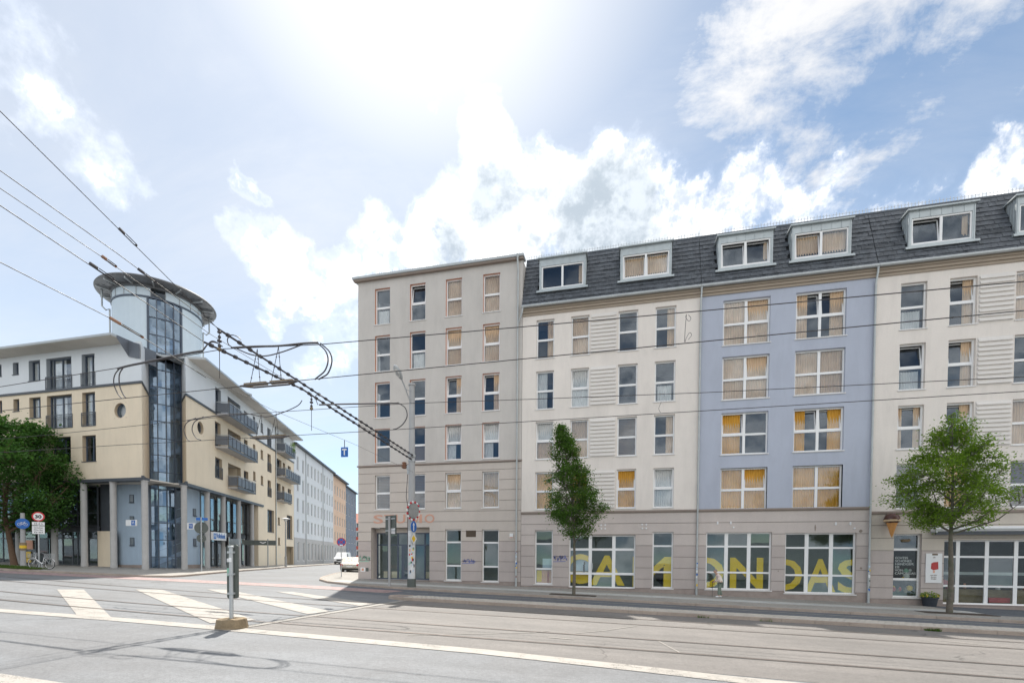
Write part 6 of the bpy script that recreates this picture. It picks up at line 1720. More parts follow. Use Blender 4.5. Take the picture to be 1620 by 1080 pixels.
# planter pot by the cafe
X, Y = on_plane(1471, 945, 29.2).x, 29.2; zb = zg(X, Y)
pt = thing('planter_pot', 'dark round planter with yellow green flowers under the menu board', 'planter', (X, Y, zb))
mb = MB(); mb.lathe((X, Y, zb), [(.27, 0), (.34, .40), (.37, .42), (.37, .48), (.33, .48), (.32, .42), (.05, .40)], M.pot, 20); part('pot', mb, pt, None, smooth=True)
mb = MB(); rnd = random.Random(3)
for i in range(420):
    t = rnd.uniform(0, 6.28); d = .42 * rnd.random() ** .5; hh = .46 + rnd.random() ** 1.2 * .30 * (1 - .5 * (d / .42) ** 2); c_ = Vector((X + d * math.cos(t), Y + d * math.sin(t), zb + hh))
    v = [Vector((rnd.uniform(-1, 1), rnd.uniform(-1, 1), rnd.uniform(-.6, 1))) * .055 for _ in range(3)]
    mb.face([tuple(c_ + q) for q in v], M.signyel if rnd.random() < .16 else M.leaf2)
part('plant', mb, pt, None)

# hanging sign on the span wire
X, Y = -11.2, 17.5
hs = thing('hanging_sign', 'small blue sign with white T hanging from the thin span wire', 'sign', (X, Y, 6.3))
nn = Vector((-X, -Y, 0)).normalized(); f_ = Fr(X, Y, math.atan2(nn.y, nn.x) + math.pi / 2 - .5)
mb = MB(); mb.box(-.15, .15, -.012, .012, 5.68, 6.07, M.signblue); part('plate', f_.xf(mb), hs, None)
mb = MB(); mb.box(-.10, .10, -.016, -.013, 5.95, 6.01, M.signwhite); mb.box(-.025, .025, -.0165, -.013, 5.75, 5.95, M.signwhite); part('letter', f_.xf(mb), hs, None)
mb = MB(); mb.tube([(X, Y, 6.07), (X, Y, 6.36)], .015, M.wire, 5); part('hanger', mb, hs, None)

# ------------------------------------------------------------------ overhead wires
def wire(name, pts, r, label, m=None, n=5, beads=0.0, br=2.2, group='overhead tram wires', sag=0):
    mb = MB(); P_ = [Vector(p) for p in pts]; mb.tube(P_, r, m or M.wire, n)
    if beads:
        L = 0; nxt = .2
        for a, b in zip(P_, P_[1:]):
            l = (b - a).length
            while nxt < L + l:
                t = (nxt - L) / l; c_ = a + (b - a) * t; d_ = (b - a).normalized()
                mb.tube([c_ - d_ * .045, c_ + d_ * .045], r * br, m or M.wire, 6); nxt += beads
            L += l
    o = single(name, mb, label, 'wire', group, origin=tuple(P_[0]), smooth=True); return o
def catn(pts, k=14, sag=.0):
    out = []
    for a, b in zip(pts, pts[1:]):
        for i in range(k):
            t = i / k; out.append((a[0] + (b[0] - a[0]) * t, a[1] + (b[1] - a[1]) * t, a[2] + (b[2] - a[2]) * t - sag * 4 * t * (1 - t)))
    out.append(pts[-1]); return out
wire('messenger_wire', [(-60, 10.9, 6.3), (-18.9, 10.9, 6.81), (-14.2, 10.9, 7.0), (-10.6, 10.9, 7.2), (-7.7, 10.9, 7.04), (-2, 10.9, 6.93), (1.6, 10.9, 6.87), (7, 10.9, 6.79), (45, 10.9, 6.9)], .011, 'uppermost long wire running level across the street before the house fronts')
wire('contact_wire', [(-60, 10.9, 6.0), (-19, 10.9, 6.07), (-9, 10.9, 6.17), (7, 10.9, 6.26), (45, 10.9, 6.2)], .0105, 'contact wire of the nearer tram track, second long wire from above')
wire('messenger_wire', [(-60, 15.2, 6.2), (-23.5, 15.2, 6.65), (-13.5, 15.2, 6.9), (-7.3, 15.2, 6.86), (-2.8, 15.2, 6.70), (2.3, 15.2, 6.54), (9.9, 15.2, 6.39), (45, 15.2, 6.6)], .010, 'third long wire from above, sagging towards the cafe end')
wire('contact_wire', [(-60, 15.2, 6.0), (-20, 15.2, 6.04), (-9, 15.2, 6.0), (10, 15.2, 6.02), (45, 15.2, 6.0)], .0105, 'lowest long wire, contact wire of the farther tram track')
XS = -11.2
wire('span_cable', catn([(XS, 24.0, 7.06), (XS, 15.7, 7.66), (XS, 11.3, 7.98)], 6), .030, 'thick beaded span cable from the tram pole, upper of the two', M.cable, 6, .42, 1.9)
wire('span_cable', catn([(XS - .05, 23.9, 6.84), (XS - .05, 18.2, 7.28), (XS - .05, 14.96, 7.55), (XS - .05, 10.9, 7.44)], 6), .030, 'thick beaded span cable from the tram pole, lower of the two', M.cable, 6, .42, 1.9)
wire('span_wire', [(XS, 11.3, 7.98), (XS, 10.14, 8.42), (XS, 6.5, 9.71), (XS, -4, 13.2)], .009, 'steepest thin stay wire rising to the upper left corner')
wire('span_wire', [(XS, 11.3, 8.0), (XS, 8.57, 8.40), (XS, 6.5, 8.63), (XS, -4, 9.8)], .009, 'second stay wire from the top at the left edge, ending at the beaded cable')
wire('span_wire', [(XS, 24.0, 6.98), (XS, 11.0, 7.72), (XS, 8.4, 8.11), (XS, 6.5, 8.31), (XS, -4, 9.4)], .008, 'third stay wire from the top at the left edge')
wire('span_wire', [(XS - .05, 10.9, 7.44), (XS - .05, 8.16, 7.82), (XS - .05, 6.5, 8.03), (XS - .05, -4, 9.2)], .010, 'fourth stay wire from the top, carrying a dark turnbuckle over the tower roof')
wire('span_wire', [(XS, 10.9, 6.48), (XS, 9.69, 6.70), (XS, 8.48, 6.88), (XS, 6.48, 6.97), (XS, -4, 7.6)], .009, 'lowest stay wire at the left, crossing the eaves of the cream house')
wire('span_wire', [(XS, 24.0, 6.18), (XS, 18.44, 6.36), (XS, 13.39, 6.36), (XS, 10.5, 6.55)], .006, 'thin wire with the hanging blue sign')
# turnbuckles and insulators threaded on the stay wires
def insul(y, z, dy, dz_, label, rust=False):
    mb = MB(); a = Vector((XS, y, z)); b = a + Vector((0, dy, dz_)); d_ = (b - a)
    s_ = Vector((.035, 0, 0))
    mb.tube([a, a + d_ * .3], .034, M.rust if rust else M.cable, 7); mb.tube([a + d_ * .32 + s_, a + d_ * .95 + s_], .010, M.wire, 5); mb.tube([a + d_ * .32 - s_, a + d_ * .95 - s_], .010, M.wire, 5); mb.tube([a + d_ * .93, a + d_], .03, M.rust if rust else M.cable, 7)
    single('turnbuckle', mb, label, 'turnbuckle', 'wire fittings', origin=tuple(a))
def lin(p, q, y): t = (y - p[0]) / (q[0] - p[0]); return p[1] + (q[1] - p[1]) * t
insul(9.05, 8.33, .45, -.066, 'double rod turnbuckle on the stay wire above the round roof')
insul(8.0, 7.845, .5, -.067, 'dark turnbuckle on the stay wire left of the round tower roof')
insul(8.25, 8.14, .3, -.05, 'small rusty insulator between two stay wires over the tower roof', True)
insul(8.4, 6.89, .75, -.10, 'rust brown turnbuckle over the eaves of the cream house', True)
insul(8.62, 8.98, .4, -.14, 'turnbuckle high on the steepest stay wire')
# hanging insulators where the spans cross the contact wires
def dropper(x, y, z0, z1, label):
    mb = MB(); mb.tube([(x, y, z0), (x, y, z1)], .010, M.wire, 5)
    for t, r_ in ((.06, .055), (.16, .04), (.24, .06), (.34, .045)): z = z0 + (z1 - z0) * t; mb.lathe((x, y, z - .05), [(.015, 0), (r_, .02), (r_, .06), (.015, .1)], M.cable, 8)
    mb.lathe((x, y, z0 + (z1 - z0) * .46), [(.01, 0), (.06, .04), (.06, .09), (.01, .13)], M.stone, 8)
    single('hanging_insulator', mb, label, 'insulator', 'wire fittings', origin=(x, y, z0))
dropper(XS, 11.35, 8.0, 6.62, 'hanging insulator string over the nearer contact wire, beside the tower')
dropper(XS, 15.4, 7.55, 6.2, 'hanging insulator string over the farther contact wire, nearer the grey house')
# cable loops that bridge the wires
def loop(name, pix, y, r, label, k=8):
    pts = [on_plane(px, py, y) for px, py in pix]
    out = []
    for i in range(len(pts) - 1):          # Catmull-Rom
        p0, p1, p2, p3 = pts[max(i - 1, 0)], pts[i], pts[i + 1], pts[min(i + 2, len(pts) - 1)]
        for j in range(k):
            t = j / k
            out.append(tuple(.5 * ((2 * p1) + (p2 - p0) * t + (2 * p0 - 5 * p1 + 4 * p2 - p3) * t * t + (3 * p1 - p0 - 3 * p2 + p3) * t ** 3)))
    out.append(tuple(pts[-1]))
    mb = MB(); mb.tube(out, r, M.cable, 6); single(name, mb, label, 'cable', 'jumper cables on the tram wires', origin=out[0], smooth=True)
YN, YF_ = 10.9, 15.2
loop('jumper_cable', [(190, 582), (182, 592), (180, 606), (186, 622), (193, 630)], YN, .016, 'left loop of the jumper pair in front of the white upper wall')
loop('jumper_cable', [(195, 581), (189, 592), (189, 608), (194, 622), (199, 629)], YN, .016, 'right loop of the jumper pair in front of the white upper wall')
loop('feeder_cable', [(186, 583), (205, 578), (230, 573), (262, 566), (296, 559), (320, 555)], YN, .030, 'thick feeder cable crossing the glazed stair tower')
loop('jumper_cable', [(320, 555), (328, 545), (335, 541), (345, 543), (352, 548)], YN, .016, 'short arched cable right of the stair tower')
loop('jumper_cable', [(352, 548), (340, 540), (332, 541), (322, 554)], YN - .15, .012, 'thin inner arched cable right of the stair tower')
loop('feeder_cable', [(366, 550), (400, 548), (440, 547), (480, 543), (503, 542)], YN, .026, 'thick feeder cable ending in a hanging double loop, in the open sky')
loop('feeder_cable', [(372, 550), (395, 560), (418, 563), (445, 557), (478, 545)], YN, .016, 'feeder cable sagging below the thick one in the open sky')
loop('jumper_cable', [(372, 552), (362, 545), (360, 536), (366, 530), (375, 532), (381, 537)], YN, .013, 'small curled cable at the crossing of the spans')
loop('jumper_cable', [(503, 543), (515, 555), (519, 570), (514, 586), (503, 596), (498, 600)], YN, .018, 'left half of the big hanging double loop in the open sky')
loop('jumper_cable', [(507, 543), (521, 556), (525, 572), (519, 590), (509, 597), (504, 600)], YN, .018, 'right half of the big hanging double loop in the open sky')
loop('feeder_cable', [(296, 665), (330, 659), (368, 655), (392, 654)], YF_, .020, 'thick cable in front of the upper balcony of the cream house')
loop('jumper_cable', [(392, 654), (420, 659), (445, 653), (470, 642), (478, 633)], YF_, .017, 'sagging cable below the beaded spans, before the eaves')
loop('jumper_cable', [(310, 661), (296, 668), (291, 680), (296, 694), (302, 698)], YF_, .017, 'left looped cable before the middle balcony')
loop('jumper_cable', [(322, 659), (308, 667), (304, 680), (310, 692), (318, 696)], YF_, .017, 'right looped cable before the middle balcony')
loop('feeder_cable', [(505, 640), (540, 639), (590, 638), (630, 637)], YF_, .026, 'thick feeder cable in front of the third floor of the grey house')
loop('jumper_cable', [(630, 637), (641, 645), (644, 658), (638, 670), (629, 677), (622, 679)], YF_, .018, 'hanging cable loop beside the tram pole')
loop('jumper_cable', [(503, 640), (500, 632), (500, 625), (506, 624), (512, 630)], YF_, .013, 'small curled cable left of the grey house corner')
loop('dropper_wire', [(1086, 497), (1084, 520), (1083, 541)], YN, .006, 'thin vertical dropper between the two upper wires before the white house', 2)
loop('dropper_wire', [(1089, 498), (1093, 503), (1090, 508), (1085, 502), (1086, 497)], YN, .005, 'small wire curl at the top of the dropper before the white house', 4)
loop('dropper_wire', [(1089, 537), (1094, 530), (1091, 526), (1086, 534), (1084, 541)], YN, .005, 'small wire curl at the foot of the dropper before the white house', 4)
loop('dropper_wire', [(1046, 636), (1042, 646), (1045, 652)], YF_, .006, 'short wire curl on the lower wires before the white house', 2)
# section insulators: long skids under a pair of V hangers
def section(y, pxs, z, hang, label):
    a = on_plane(pxs[0], 600, y).x; b = on_plane(pxs[1], 600, y).x; c = (a + b) / 2
    o = thing('section_insulator', label, 'insulator', (c, y, z), 'wire fittings')
    for s_ in (-.10, .10):
        mb = MB(); mb.tube([(a, y, z), (a + .35, y + s_, z - .03), (b - .35, y + s_, z - .03), (b, y, z)], .022, M.cable, 6); part('skid', mb, o, None)
    for x0, x1 in ((a + .15, c - .06), (c + .06, b - .15)):
        mb = MB(); mb.box(x0, x1, y - .05, y + .05, z - .02, z + .05, M.stone); part('insulator_body', mb, o, None)
    for x in (c - .35, c + .30):
        for dx in (-.22, .08):
            mb = MB(); mb.tube([(x, y, hang), (x + dx, y, z + .06)], .008, M.wire, 4)
            for t in (.3, .6, .85): mb.ball((x + dx * t, y, hang + (z + .06 - hang) * t), .02, M.cable, 6, 4)
            part('hanger', mb, o, None)
section(YN, (380, 472), 6.17, 7.1, 'long section insulator on the nearer contact wire in the open sky')
section(YF_, (395, 457), 6.01, 6.85, 'section insulator on the farther contact wire before the cream house roof')

# ------------------------------------------------------------------ trees
from mathutils import noise as mnoise
def leaf_mesh(name, pts, size, m, seed, flat=.6):
    g = np.random.default_rng(seed); n = len(pts)
    c = np.asarray(pts)
    nrm = g.normal(size=(n, 3)); nrm[:, 2] = np.abs(nrm[:, 2]) + flat; nrm /= np.linalg.norm(nrm, axis=1)[:, None]
    t = g.normal(size=(n, 3)); t -= (t * nrm).sum(1)[:, None] * nrm; t /= np.linalg.norm(t, axis=1)[:, None]
    b = np.cross(nrm, t); s = size * g.uniform(.65, 1.25, n)[:, None]
    v = np.stack([c - t * s * .5, c + b * s * .28 - nrm * s * .06, c + t * s * .5 - nrm * s * .1, c - b * s * .28 - nrm * s * .06], 1).reshape(-1, 3)
    me = bpy.data.meshes.new(name); me.vertices.add(n * 4); me.loops.add(n * 4); me.polygons.add(n)
    me.vertices.foreach_set('co', v.ravel()); me.loops.foreach_set('vertex_index', np.arange(n * 4)); me.polygons.foreach_set('loop_start', np.arange(0, n * 4, 4)); me.polygons.foreach_set('loop_total', np.full(n, 4))
    me.materials.append(m); me.update(calc_edges=True); return me

def tree(name, label, base, trunk, env, z0, z1, limbs, ncl, per, lsize, m, bark, seed, r0=.14, sig=.2, up=.6, group=None, hollow=.25, lop=None):
    """env(t, a): crown radius at height share t and angle a; trunk: axis points; limbs: how many; ncl clusters of per leaves"""
    rnd = random.Random(seed); g = np.random.default_rng(seed)
    o = thing(name, label, 'tree', base, group)
    T = [Vector(p) for p in trunk]
    def axis(z):
        for a, b in zip(T, T[1:]):
            if a.z <= z <= b.z: return a + (b - a) * ((z - a.z) / (b.z - a.z))
        return T[-1].copy() if z > T[-1].z else T[0].copy()
    mb = MB(); n = len(T); mb.tube([T[0] - Vector((0, 0, .1))] + T, [r0 * 1.35] + [r0 * (1 - .88 * i / (n - 1)) if i else r0 * 1.1 for i in range(n)], bark, 9)
    part('trunk', mb, o, None, smooth=True)
    lm = MB(); nodes = []
    for k in range(limbs):
        zb_ = z0 - .35 + (z1 - z0) * .80 * (k / limbs) ** 1.1; a = k * 2.399 + rnd.uniform(-.4, .4)
        s_ = axis(zb_); zt = min(zb_ + (z1 - z0) * rnd.uniform(.12, .3) * (1 + up) * (1 - .5 * k / limbs), z1 - .1); tt = (zt - z0) / (z1 - z0); rr = env(max(0, min(1, tt)), a) * rnd.uniform(.72, .98)
        e_ = axis(zt) + Vector((math.cos(a) * rr, math.sin(a) * rr, 0)); mid = s_.lerp(e_, .5) + Vector((math.cos(a) * rr * (.12 if up < .6 else -.05), math.sin(a) * rr * .1, -.06 * rr))
        ra = r0 * .42 * (1 - .6 * k / limbs); pts = [s_, s_.lerp(mid, .55) + Vector((rnd.uniform(-.05, .05), rnd.uniform(-.05, .05), 0)), mid, mid.lerp(e_, .5) + Vector((rnd.uniform(-.08, .08), rnd.uniform(-.08, .08), .04)), e_]
        lm.tube(pts, [ra, ra * .8, ra * .6, ra * .4, ra * .15], bark, 6); nodes += [pts[1].lerp(pts[2], .6), mid, pts[3], pts[3].lerp(e_, .5), e_]
    nodes += [axis(z0 + (z1 - z0) * q) for q in (.5, .6, .7, .8, .9, 1.0)]
    NA = np.array([tuple(q) for q in nodes])
    cl = []
    tries = 0
    while len(cl) < ncl and tries < ncl * 30:
        tries += 1
        t = rnd.random(); a = rnd.uniform(0, 6.283); rmax = env(t, a); 
        if rnd.random() > (rmax / 2.5) ** 1.2 + .12: continue
        rr = rmax * (hollow + (1 - hollow) * rnd.random() ** .55)
        c_ = axis(z0 + t * (z1 - z0)) + Vector((math.cos(a) * rr, math.sin(a) * rr, 0))
        if lop and mnoise.noise(Vector((c_.x * lop[0] + seed, c_.y * lop[0], c_.z * lop[0] * 1.25))) < lop[1]: continue
        dd = ((NA - np.array(tuple(c_))) ** 2).sum(1); i = int(dd.argmin())
        if dd[i] > 1.0 and rnd.random() < .7: continue
        q = nodes[i]; lm.tube([q, q.lerp(c_, .6) + Vector((0, 0, .04)), c_], [.012, .008, .004], bark, 3, cap=False)
        cl.append(c_)
    part('limb', lm, o, None, smooth=True, label=None)
    C_ = np.repeat(np.array([tuple(c_) for c_ in cl]), per, 0)
    sc_ = np.repeat(g.uniform(.6, 1.35, len(cl)), per)[:, None]
    P_ = C_ + g.normal(size=C_.shape) * np.array([sig, sig, sig * .62]) * sc_
    me = leaf_mesh('crown', P_ - np.array(tuple(o.location)), lsize, m, seed)
    q = bpy.data.objects.new('crown', me); COL.objects.link(q); q.parent = o; q['kind'] = 'stuff'
    return o

def env1(t, a):
    r = (1.42 * (1 - max(0, t - .24) / .76) ** .70 if t > .24 else .75 + .67 * (t / .24) ** .7)
    return max(.12, r * (1 + .20 * math.sin(3 * a + 7 * t) + .14 * math.sin(5 * a - 17 * t)))
X, Y = -2.6, 24.5; zb = zg(X, Y)
tree('young_street_tree', 'slim upright hornbeam with a dense dark green crown before the white house', (X, Y, zb), [(X, Y, zb), (X + .03, Y, 1.3), (X - .02, Y, 2.9), (X - .08, Y, 4.6), (X - .38, Y, 6.4), (X - .70, Y, 8.3)],
     env1, 2.75, 8.4, 26, 860, 32, .10, M.leaf1, M.bark, 4, .085, .145, .9, 'young street trees', lop=(1.15, -.10))
def env2(t, a):
    r = 2.4 * (1 - max(0, t - .32) / .68) ** .74 if t > .32 else 1.3 + 1.1 * (t / .32)
    r *= 1 + .22 * math.sin(4 * a + 9 * t) + .16 * math.sin(7 * a - 19 * t)
    return max(.2, r * (.80 + .22 * math.sin(t * 31 + 1.5 * math.sin(a))))
X, Y = 13.85, 25.0; zb = zg(X, Y)
tree('young_street_tree', 'wide spreading hornbeam with a loose bright green crown before the cafe', (X, Y, zb), [(X, Y, zb), (X + .03, Y, 1.0), (X - .03, Y, 2.6), (X - .0, Y, 4.2), (X - .02, Y, 6.0), (X - .12, Y, 8.0)],
     env2, 3.15, 8.2, 30, 760, 34, .105, M.leaf2, M.bark, 11, .115, .17, .35, 'young street trees', .18, lop=(1.0, -.12))
def env3(t, a):
    r = 4.15 * math.sin(math.pi * min(1, max(.02, (t * .92 + .08))) ** .85) ** .55
    return max(.4, r * (1 + .10 * math.sin(3 * a + 4 * t) + .10 * math.sin(8 * a + 9 * t)))
X, Y = -44.0, 26.0; zb = zg(X, Y)
tree('broad_street_tree', 'big dark green broad leaved tree with leaning trunk at the left edge', (X, Y, zb), [(X, Y, zb), (X - .35, Y, 2.3), (X - .9, Y, 4.6), (X - .6, Y, 6.5), (X - .2, Y, 8.5), (X, Y, 11.0)],
     env3, 3.6, 11.7, 26, 1250, 28, .23, M.leaf3, M.barkb, 23, .20, .38, .5, None, .3, lop=(.55, -.22))
# ------------------------------------------------------------------ person at the windows
def skinned(name, verts, edges, radii, m, parent=None, loc=(0, 0, 0), sub_=1):
    me = bpy.data.meshes.new(name + '_skeleton'); me.from_pydata(verts, edges, []); o = bpy.data.objects.new(name, me); COL.objects.link(o)
    md = o.modifiers.new('Skin', 'SKIN'); md.use_smooth_shade = True
    sv = me.skin_vertices[0].data
    for i, r in enumerate(radii): sv[i].radius = (r, r) if not isinstance(r, tuple) else r
    sv[0].use_root = True
    ss = o.modifiers.new('Sub', 'SUBSURF'); ss.levels = sub_; ss.render_levels = sub_
    bpy.context.view_layer.update()
    res = bpy.data.meshes.new_from_object(o.evaluated_get(bpy.context.evaluated_depsgraph_get()))
    bpy.data.objects.remove(o); res.name = name
    res.materials.clear(); res.materials.append(m)
    res.polygons.foreach_set('use_smooth', [True] * len(res.polygons))
    q = bpy.data.objects.new(name, res); COL.objects.link(q)
    if parent: q.parent = parent
    q.location = loc
    return q
pp = on_plane(1139, 930, 28.3)
PX, PY = pp.x, 28.3; PZ = zg(PX, PY)
man = None
V, E_, RR = [], [], []
def jt(p, r, par=None):
    V.append(p); RR.append(r)
    if par is not None: E_.append((par, len(V) - 1))
    return len(V) - 1
pel = jt((.02, 0, .80), .13)
b1 = jt((-.02, 0, .95), .125, pel); b2 = jt((-.08, 0, 1.10), .135, b1); b3 = jt((-.14, 0, 1.22), .10, b2); nk = jt((-.20, 0, 1.305), .052, b3)
h1 = jt((-.245, 0, 1.36), .066, nk); h2 = jt((-.262, 0, 1.43), .088, h1); h3 = jt((-.25, 0, 1.50), .066, h2)
jt((-.362, 0, 1.405), .016, h2)
for s in (-1, 1): jt((-.245, s * .092, 1.42), .018, h2)
for s in (-1, 1):
    fx_ = -.10 if s < 0 else .08
    hp = jt((.02, s * .085, .76), .088, pel); kn = jt((-.03 + fx_ * .4, s * .09, .43), .058, hp); an = jt((.03 + fx_, s * .09, .085), .042, kn); he = jt((.035 + fx_, s * .09, .04), .040, an); jt((-.13 + fx_, s * .10, .03), .032, he)
    sh = jt((-.13, s * .165, 1.20), .062, b3); el = jt((-.10, s * .215, .97), .043, sh)
    wr = jt((-.28, s * .17, .86), .029, el); pa = jt((-.335, s * .155, .845), .034, wr)
    for k in range(4):
        f1 = jt((-.375, s * .155 + (k - 1.5) * .018 * s, .835), .0095, pa); f2 = jt((-.392 + .003 * k, s * .155 + (k - 1.5) * .018 * s, .805 - .004 * (k % 2)), .0085, f1); jt((-.372, s * .155 + (k - 1.5) * .018 * s, .785 + .004 * k), .0075, f2)
    t1 = jt((-.345, s * .125, .822), .0105, pa); jt((-.372, s * .13, .808), .009, t1)
man = skinned('person', V, E_, RR, M.skin, None, (PX, PY, PZ), 1)
tag(man, 'stooped grey haired person with cream jacket and cane walking left past the CAMONDAS windows', 'person')
def cloth_sk(name, joints, edges, rad, m): return skinned(name, joints, edges, rad, m, man)
cloth_sk('jacket', [(.02, 0, .73), (-.0, 0, .88), (-.03, 0, 1.0), (-.085, 0, 1.12), (-.145, 0, 1.235), (-.185, 0, 1.285), (-.13, -.17, 1.205), (-.09, -.225, .97), (-.255, -.18, .868), (-.13, .17, 1.205), (-.09, .225, .97), (-.255, .18, .868)],
         [(0, 1), (1, 2), (2, 3), (3, 4), (4, 5), (4, 6), (6, 7), (7, 8), (4, 9), (9, 10), (10, 11)], [(.165, .15), .158, .152, .158, .12, .07, .075, .062, .045, .075, .062, .045], M.jacket)
cloth_sk('trousers', [(.02, 0, .80), (.02, -.085, .74), (-.07, -.09, .43), (-.07, -.09, .10), (.02, .085, .74), (0, .09, .43), (.11, .09, .10)], [(0, 1), (1, 2), (2, 3), (0, 4), (4, 5), (5, 6)], [.14, .105, .078, .066, .105, .078, .066], M.trouser)
for s in (-1, 1):
    fx_ = -.10 if s < 0 else .08
    cloth_sk('shoe', [(.055 + fx_, s * .09, .045), (-.05 + fx_, s * .095, .045), (-.15 + fx_, s * .1, .035)], [(0, 1), (1, 2)], [.046, .048, .036], M.signwhite)
hm_ = MB(); hm_.ball((-.235, 0, 1.45), .098, M.hair, 14, 9, (1, .95, .95)); hm_.v = [v for v in hm_.v]
keep = [(f, m_) for f, m_ in zip(hm_.f, hm_.mi) if sum(hm_.v[i][2] - .55 * (hm_.v[i][0] + .235) * -1 for i in f) / len(f) > 1.455]
hm_.f = [f for f, _ in keep]; hm_.mi = [m_ for _, m_ in keep]
sub('hair', hm_, man, smooth=True)
for s in (-1, 1):
    mb = MB(); mb.ball((-.338, s * .032, 1.432), .011, M.black, 8, 5); sub('eye', mb, man)
mb = MB(); mb.box(-.336, -.33, -.025, .025, 1.368, 1.376, M.redcloth); sub('mouth', mb, man)
mb = MB(); x0, y0 = PX - .385, PY - .155
mb.tube([(x0 + .06, y0, PZ + .86), (x0 + .0, y0, PZ + .875), (x0 - .03, y0, PZ + .84), (x0 - .035, y0, PZ + .02), (x0 - .035, y0, PZ)], [.011, .012, .010, .009, .012], M.black, 7)
single('walking_cane', mb, 'thin dark cane held by the stooped person', 'cane', origin=(x0, y0, PZ), smooth=True)

# ------------------------------------------------------------------ bicycle
A_ = Gp(49.5, 899.5); X, Y = -36.95, 23.25; zb = zg(X, Y) + .02
bk = thing('bicycle', 'white city bicycle with two baskets parked beside the speed limit post', 'bicycle', (X, Y, zb))
f_ = Fr(X, Y, R(12))
def bp(u, v, z): return f_.P(u, v, zb + z)
BL = [(-.56, 0, .34), (.54, 0, .34)]
for u, _, z in BL:
    mb = MB(); mb.tube([bp(u + .335 * math.cos(2 * math.pi * k / 28), 0, z + .335 * math.sin(2 * math.pi * k / 28)) for k in range(29)], .021, M.tyre, 6, False)
    o = part('wheel', mb, bk, None, smooth=True)
    mb = MB(); mb.tube([bp(u + .305 * math.cos(2 * math.pi * k / 28), 0, z + .305 * math.sin(2 * math.pi * k / 28)) for k in range(29)], .012, M.signwhite, 5, False)
    childpart('rim', mb, o, bk)
    mb = MB()
    for k in range(14):
        t = 2 * math.pi * k / 14; mb.tube([bp(u, .02 * (-1) ** k, z), bp(u + .3 * math.cos(t), 0, z + .3 * math.sin(t))], .0022, M.greymetal, 3, False)
    mb.tube([bp(u, -.05, z), bp(u, .05, z)], .022, M.greymetal, 8); childpart('spokes', mb, o, bk)
    mb = MB(); mb.tube([bp(u + .365 * math.cos(t), 0, z + .365 * math.sin(t)) for t in [R(20 + 14 * k) for k in range(11)]], .02, M.signwhite, 6); part('mudguard', mb, bk, None, smooth=True)
mb = MB()
hd, bb_, st2 = (-.37, 0, .80), (.06, 0, .30), (.18, 0, .74)
for a, b, r in (((-.40, 0, .68), bb_, .020), ((-.405, 0, .60), (.07, 0, .36), .016), (bb_, st2, .018), (bb_, (.54, 0, .34), .011), (st2, (.54, 0, .34), .009), ((-.40, 0, .68), hd, .022), ((-.42, 0, .58), (-.56, .05, .34), .012), ((-.42, 0, .58), (-.56, -.05, .34), .012)): mb.tube([bp(*a), bp(*b)], r, M.signwhite, 7)
part('frame', mb, bk, None, smooth=True)
mb = MB(); mb.tube([bp(-.37, 0, .80), bp(-.35, 0, 1.02), bp(-.36, 0, 1.04)], .013, M.greymetal, 6); mb.tube([bp(-.14, .30, 1.02), bp(-.28, .27, 1.06), bp(-.36, .1, 1.04), bp(-.36, -.1, 1.04), bp(-.28, -.27, 1.06), bp(-.14, -.30, 1.02)], .012, M.greymetal, 6); part('handlebar', mb, bk, None, smooth=True)
mb = MB(); mb.tube([bp(*st2), bp(.20, 0, .92)], .012, M.greymetal, 6); part('seat_post', mb, bk, None)
mb = MB(); mb.tube([bp(.02, 0, .94), bp(.14, 0, .95), bp(.26, 0, .96), bp(.32, 0, .95)], [.025, .05, .095, .06], M.black, 8); part('saddle', mb, bk, None, smooth=True)
def basket(name, u0, u1, v, z0, z1):
    mb = MB(); 
    for i in range(9):
        u = u0 + (u1 - u0) * i / 8
        for s_ in (-v, v): mb.tube([bp(u, s_, z0), bp(u, s_ * 1.15, z1)], .005, M.greymetal, 3)
    for i in range(7):
        s_ = -v + 2 * v * i / 6
        for u in (u0, u1): mb.tube([bp(u, s_, z0), bp(u, s_ * 1.15, z1)], .005, M.greymetal, 3)
    for z, k in ((z0, 1), ((z0 + z1) / 2, 1.08), (z1, 1.15)): mb.tube([bp(u0, -v * k, z), bp(u1, -v * k, z), bp(u1, v * k, z), bp(u0, v * k, z), bp(u0, -v * k, z)], .008, M.greymetal, 4)
    part(name, mb, bk, None)
basket('front_basket', -.74, -.42, .17, .74, .98); basket('rear_basket', .36, .76, .17, .74, .98)
mb = MB(); mb.box(.30, .80, -.07, .07, .715, .735, M.greymetal); mb.v = [bp(x, y, z) for x, y, z in mb.v]; mb.tube([bp(.72, .06, .72), bp(.54, .06, .34)], .007, M.greymetal, 4); mb.tube([bp(.72, -.06, .72), bp(.54, -.06, .34)], .007, M.greymetal, 4); part('carrier', mb, bk, None)
mb = MB(); mb.tube([bp(.06, -.06, .30), bp(.06, .06, .30)], .05, M.greymetal, 10); mb.tube([bp(.06, -.10, .30), bp(.12, -.10, .17)], .012, M.greymetal, 5); mb.tube([bp(.06, .10, .30), bp(0, .10, .43)], .012, M.greymetal, 5); mb.tube([bp(.06, -.05, .31), bp(.54, -.05, .345)], .012, M.black, 5); part('crank', mb, bk, None)
mb = MB(); mb.tube([bp(.14, -.03, .32), bp(.2, -.22, .0)], .010, M.greymetal, 5); part('kickstand', mb, bk, None)

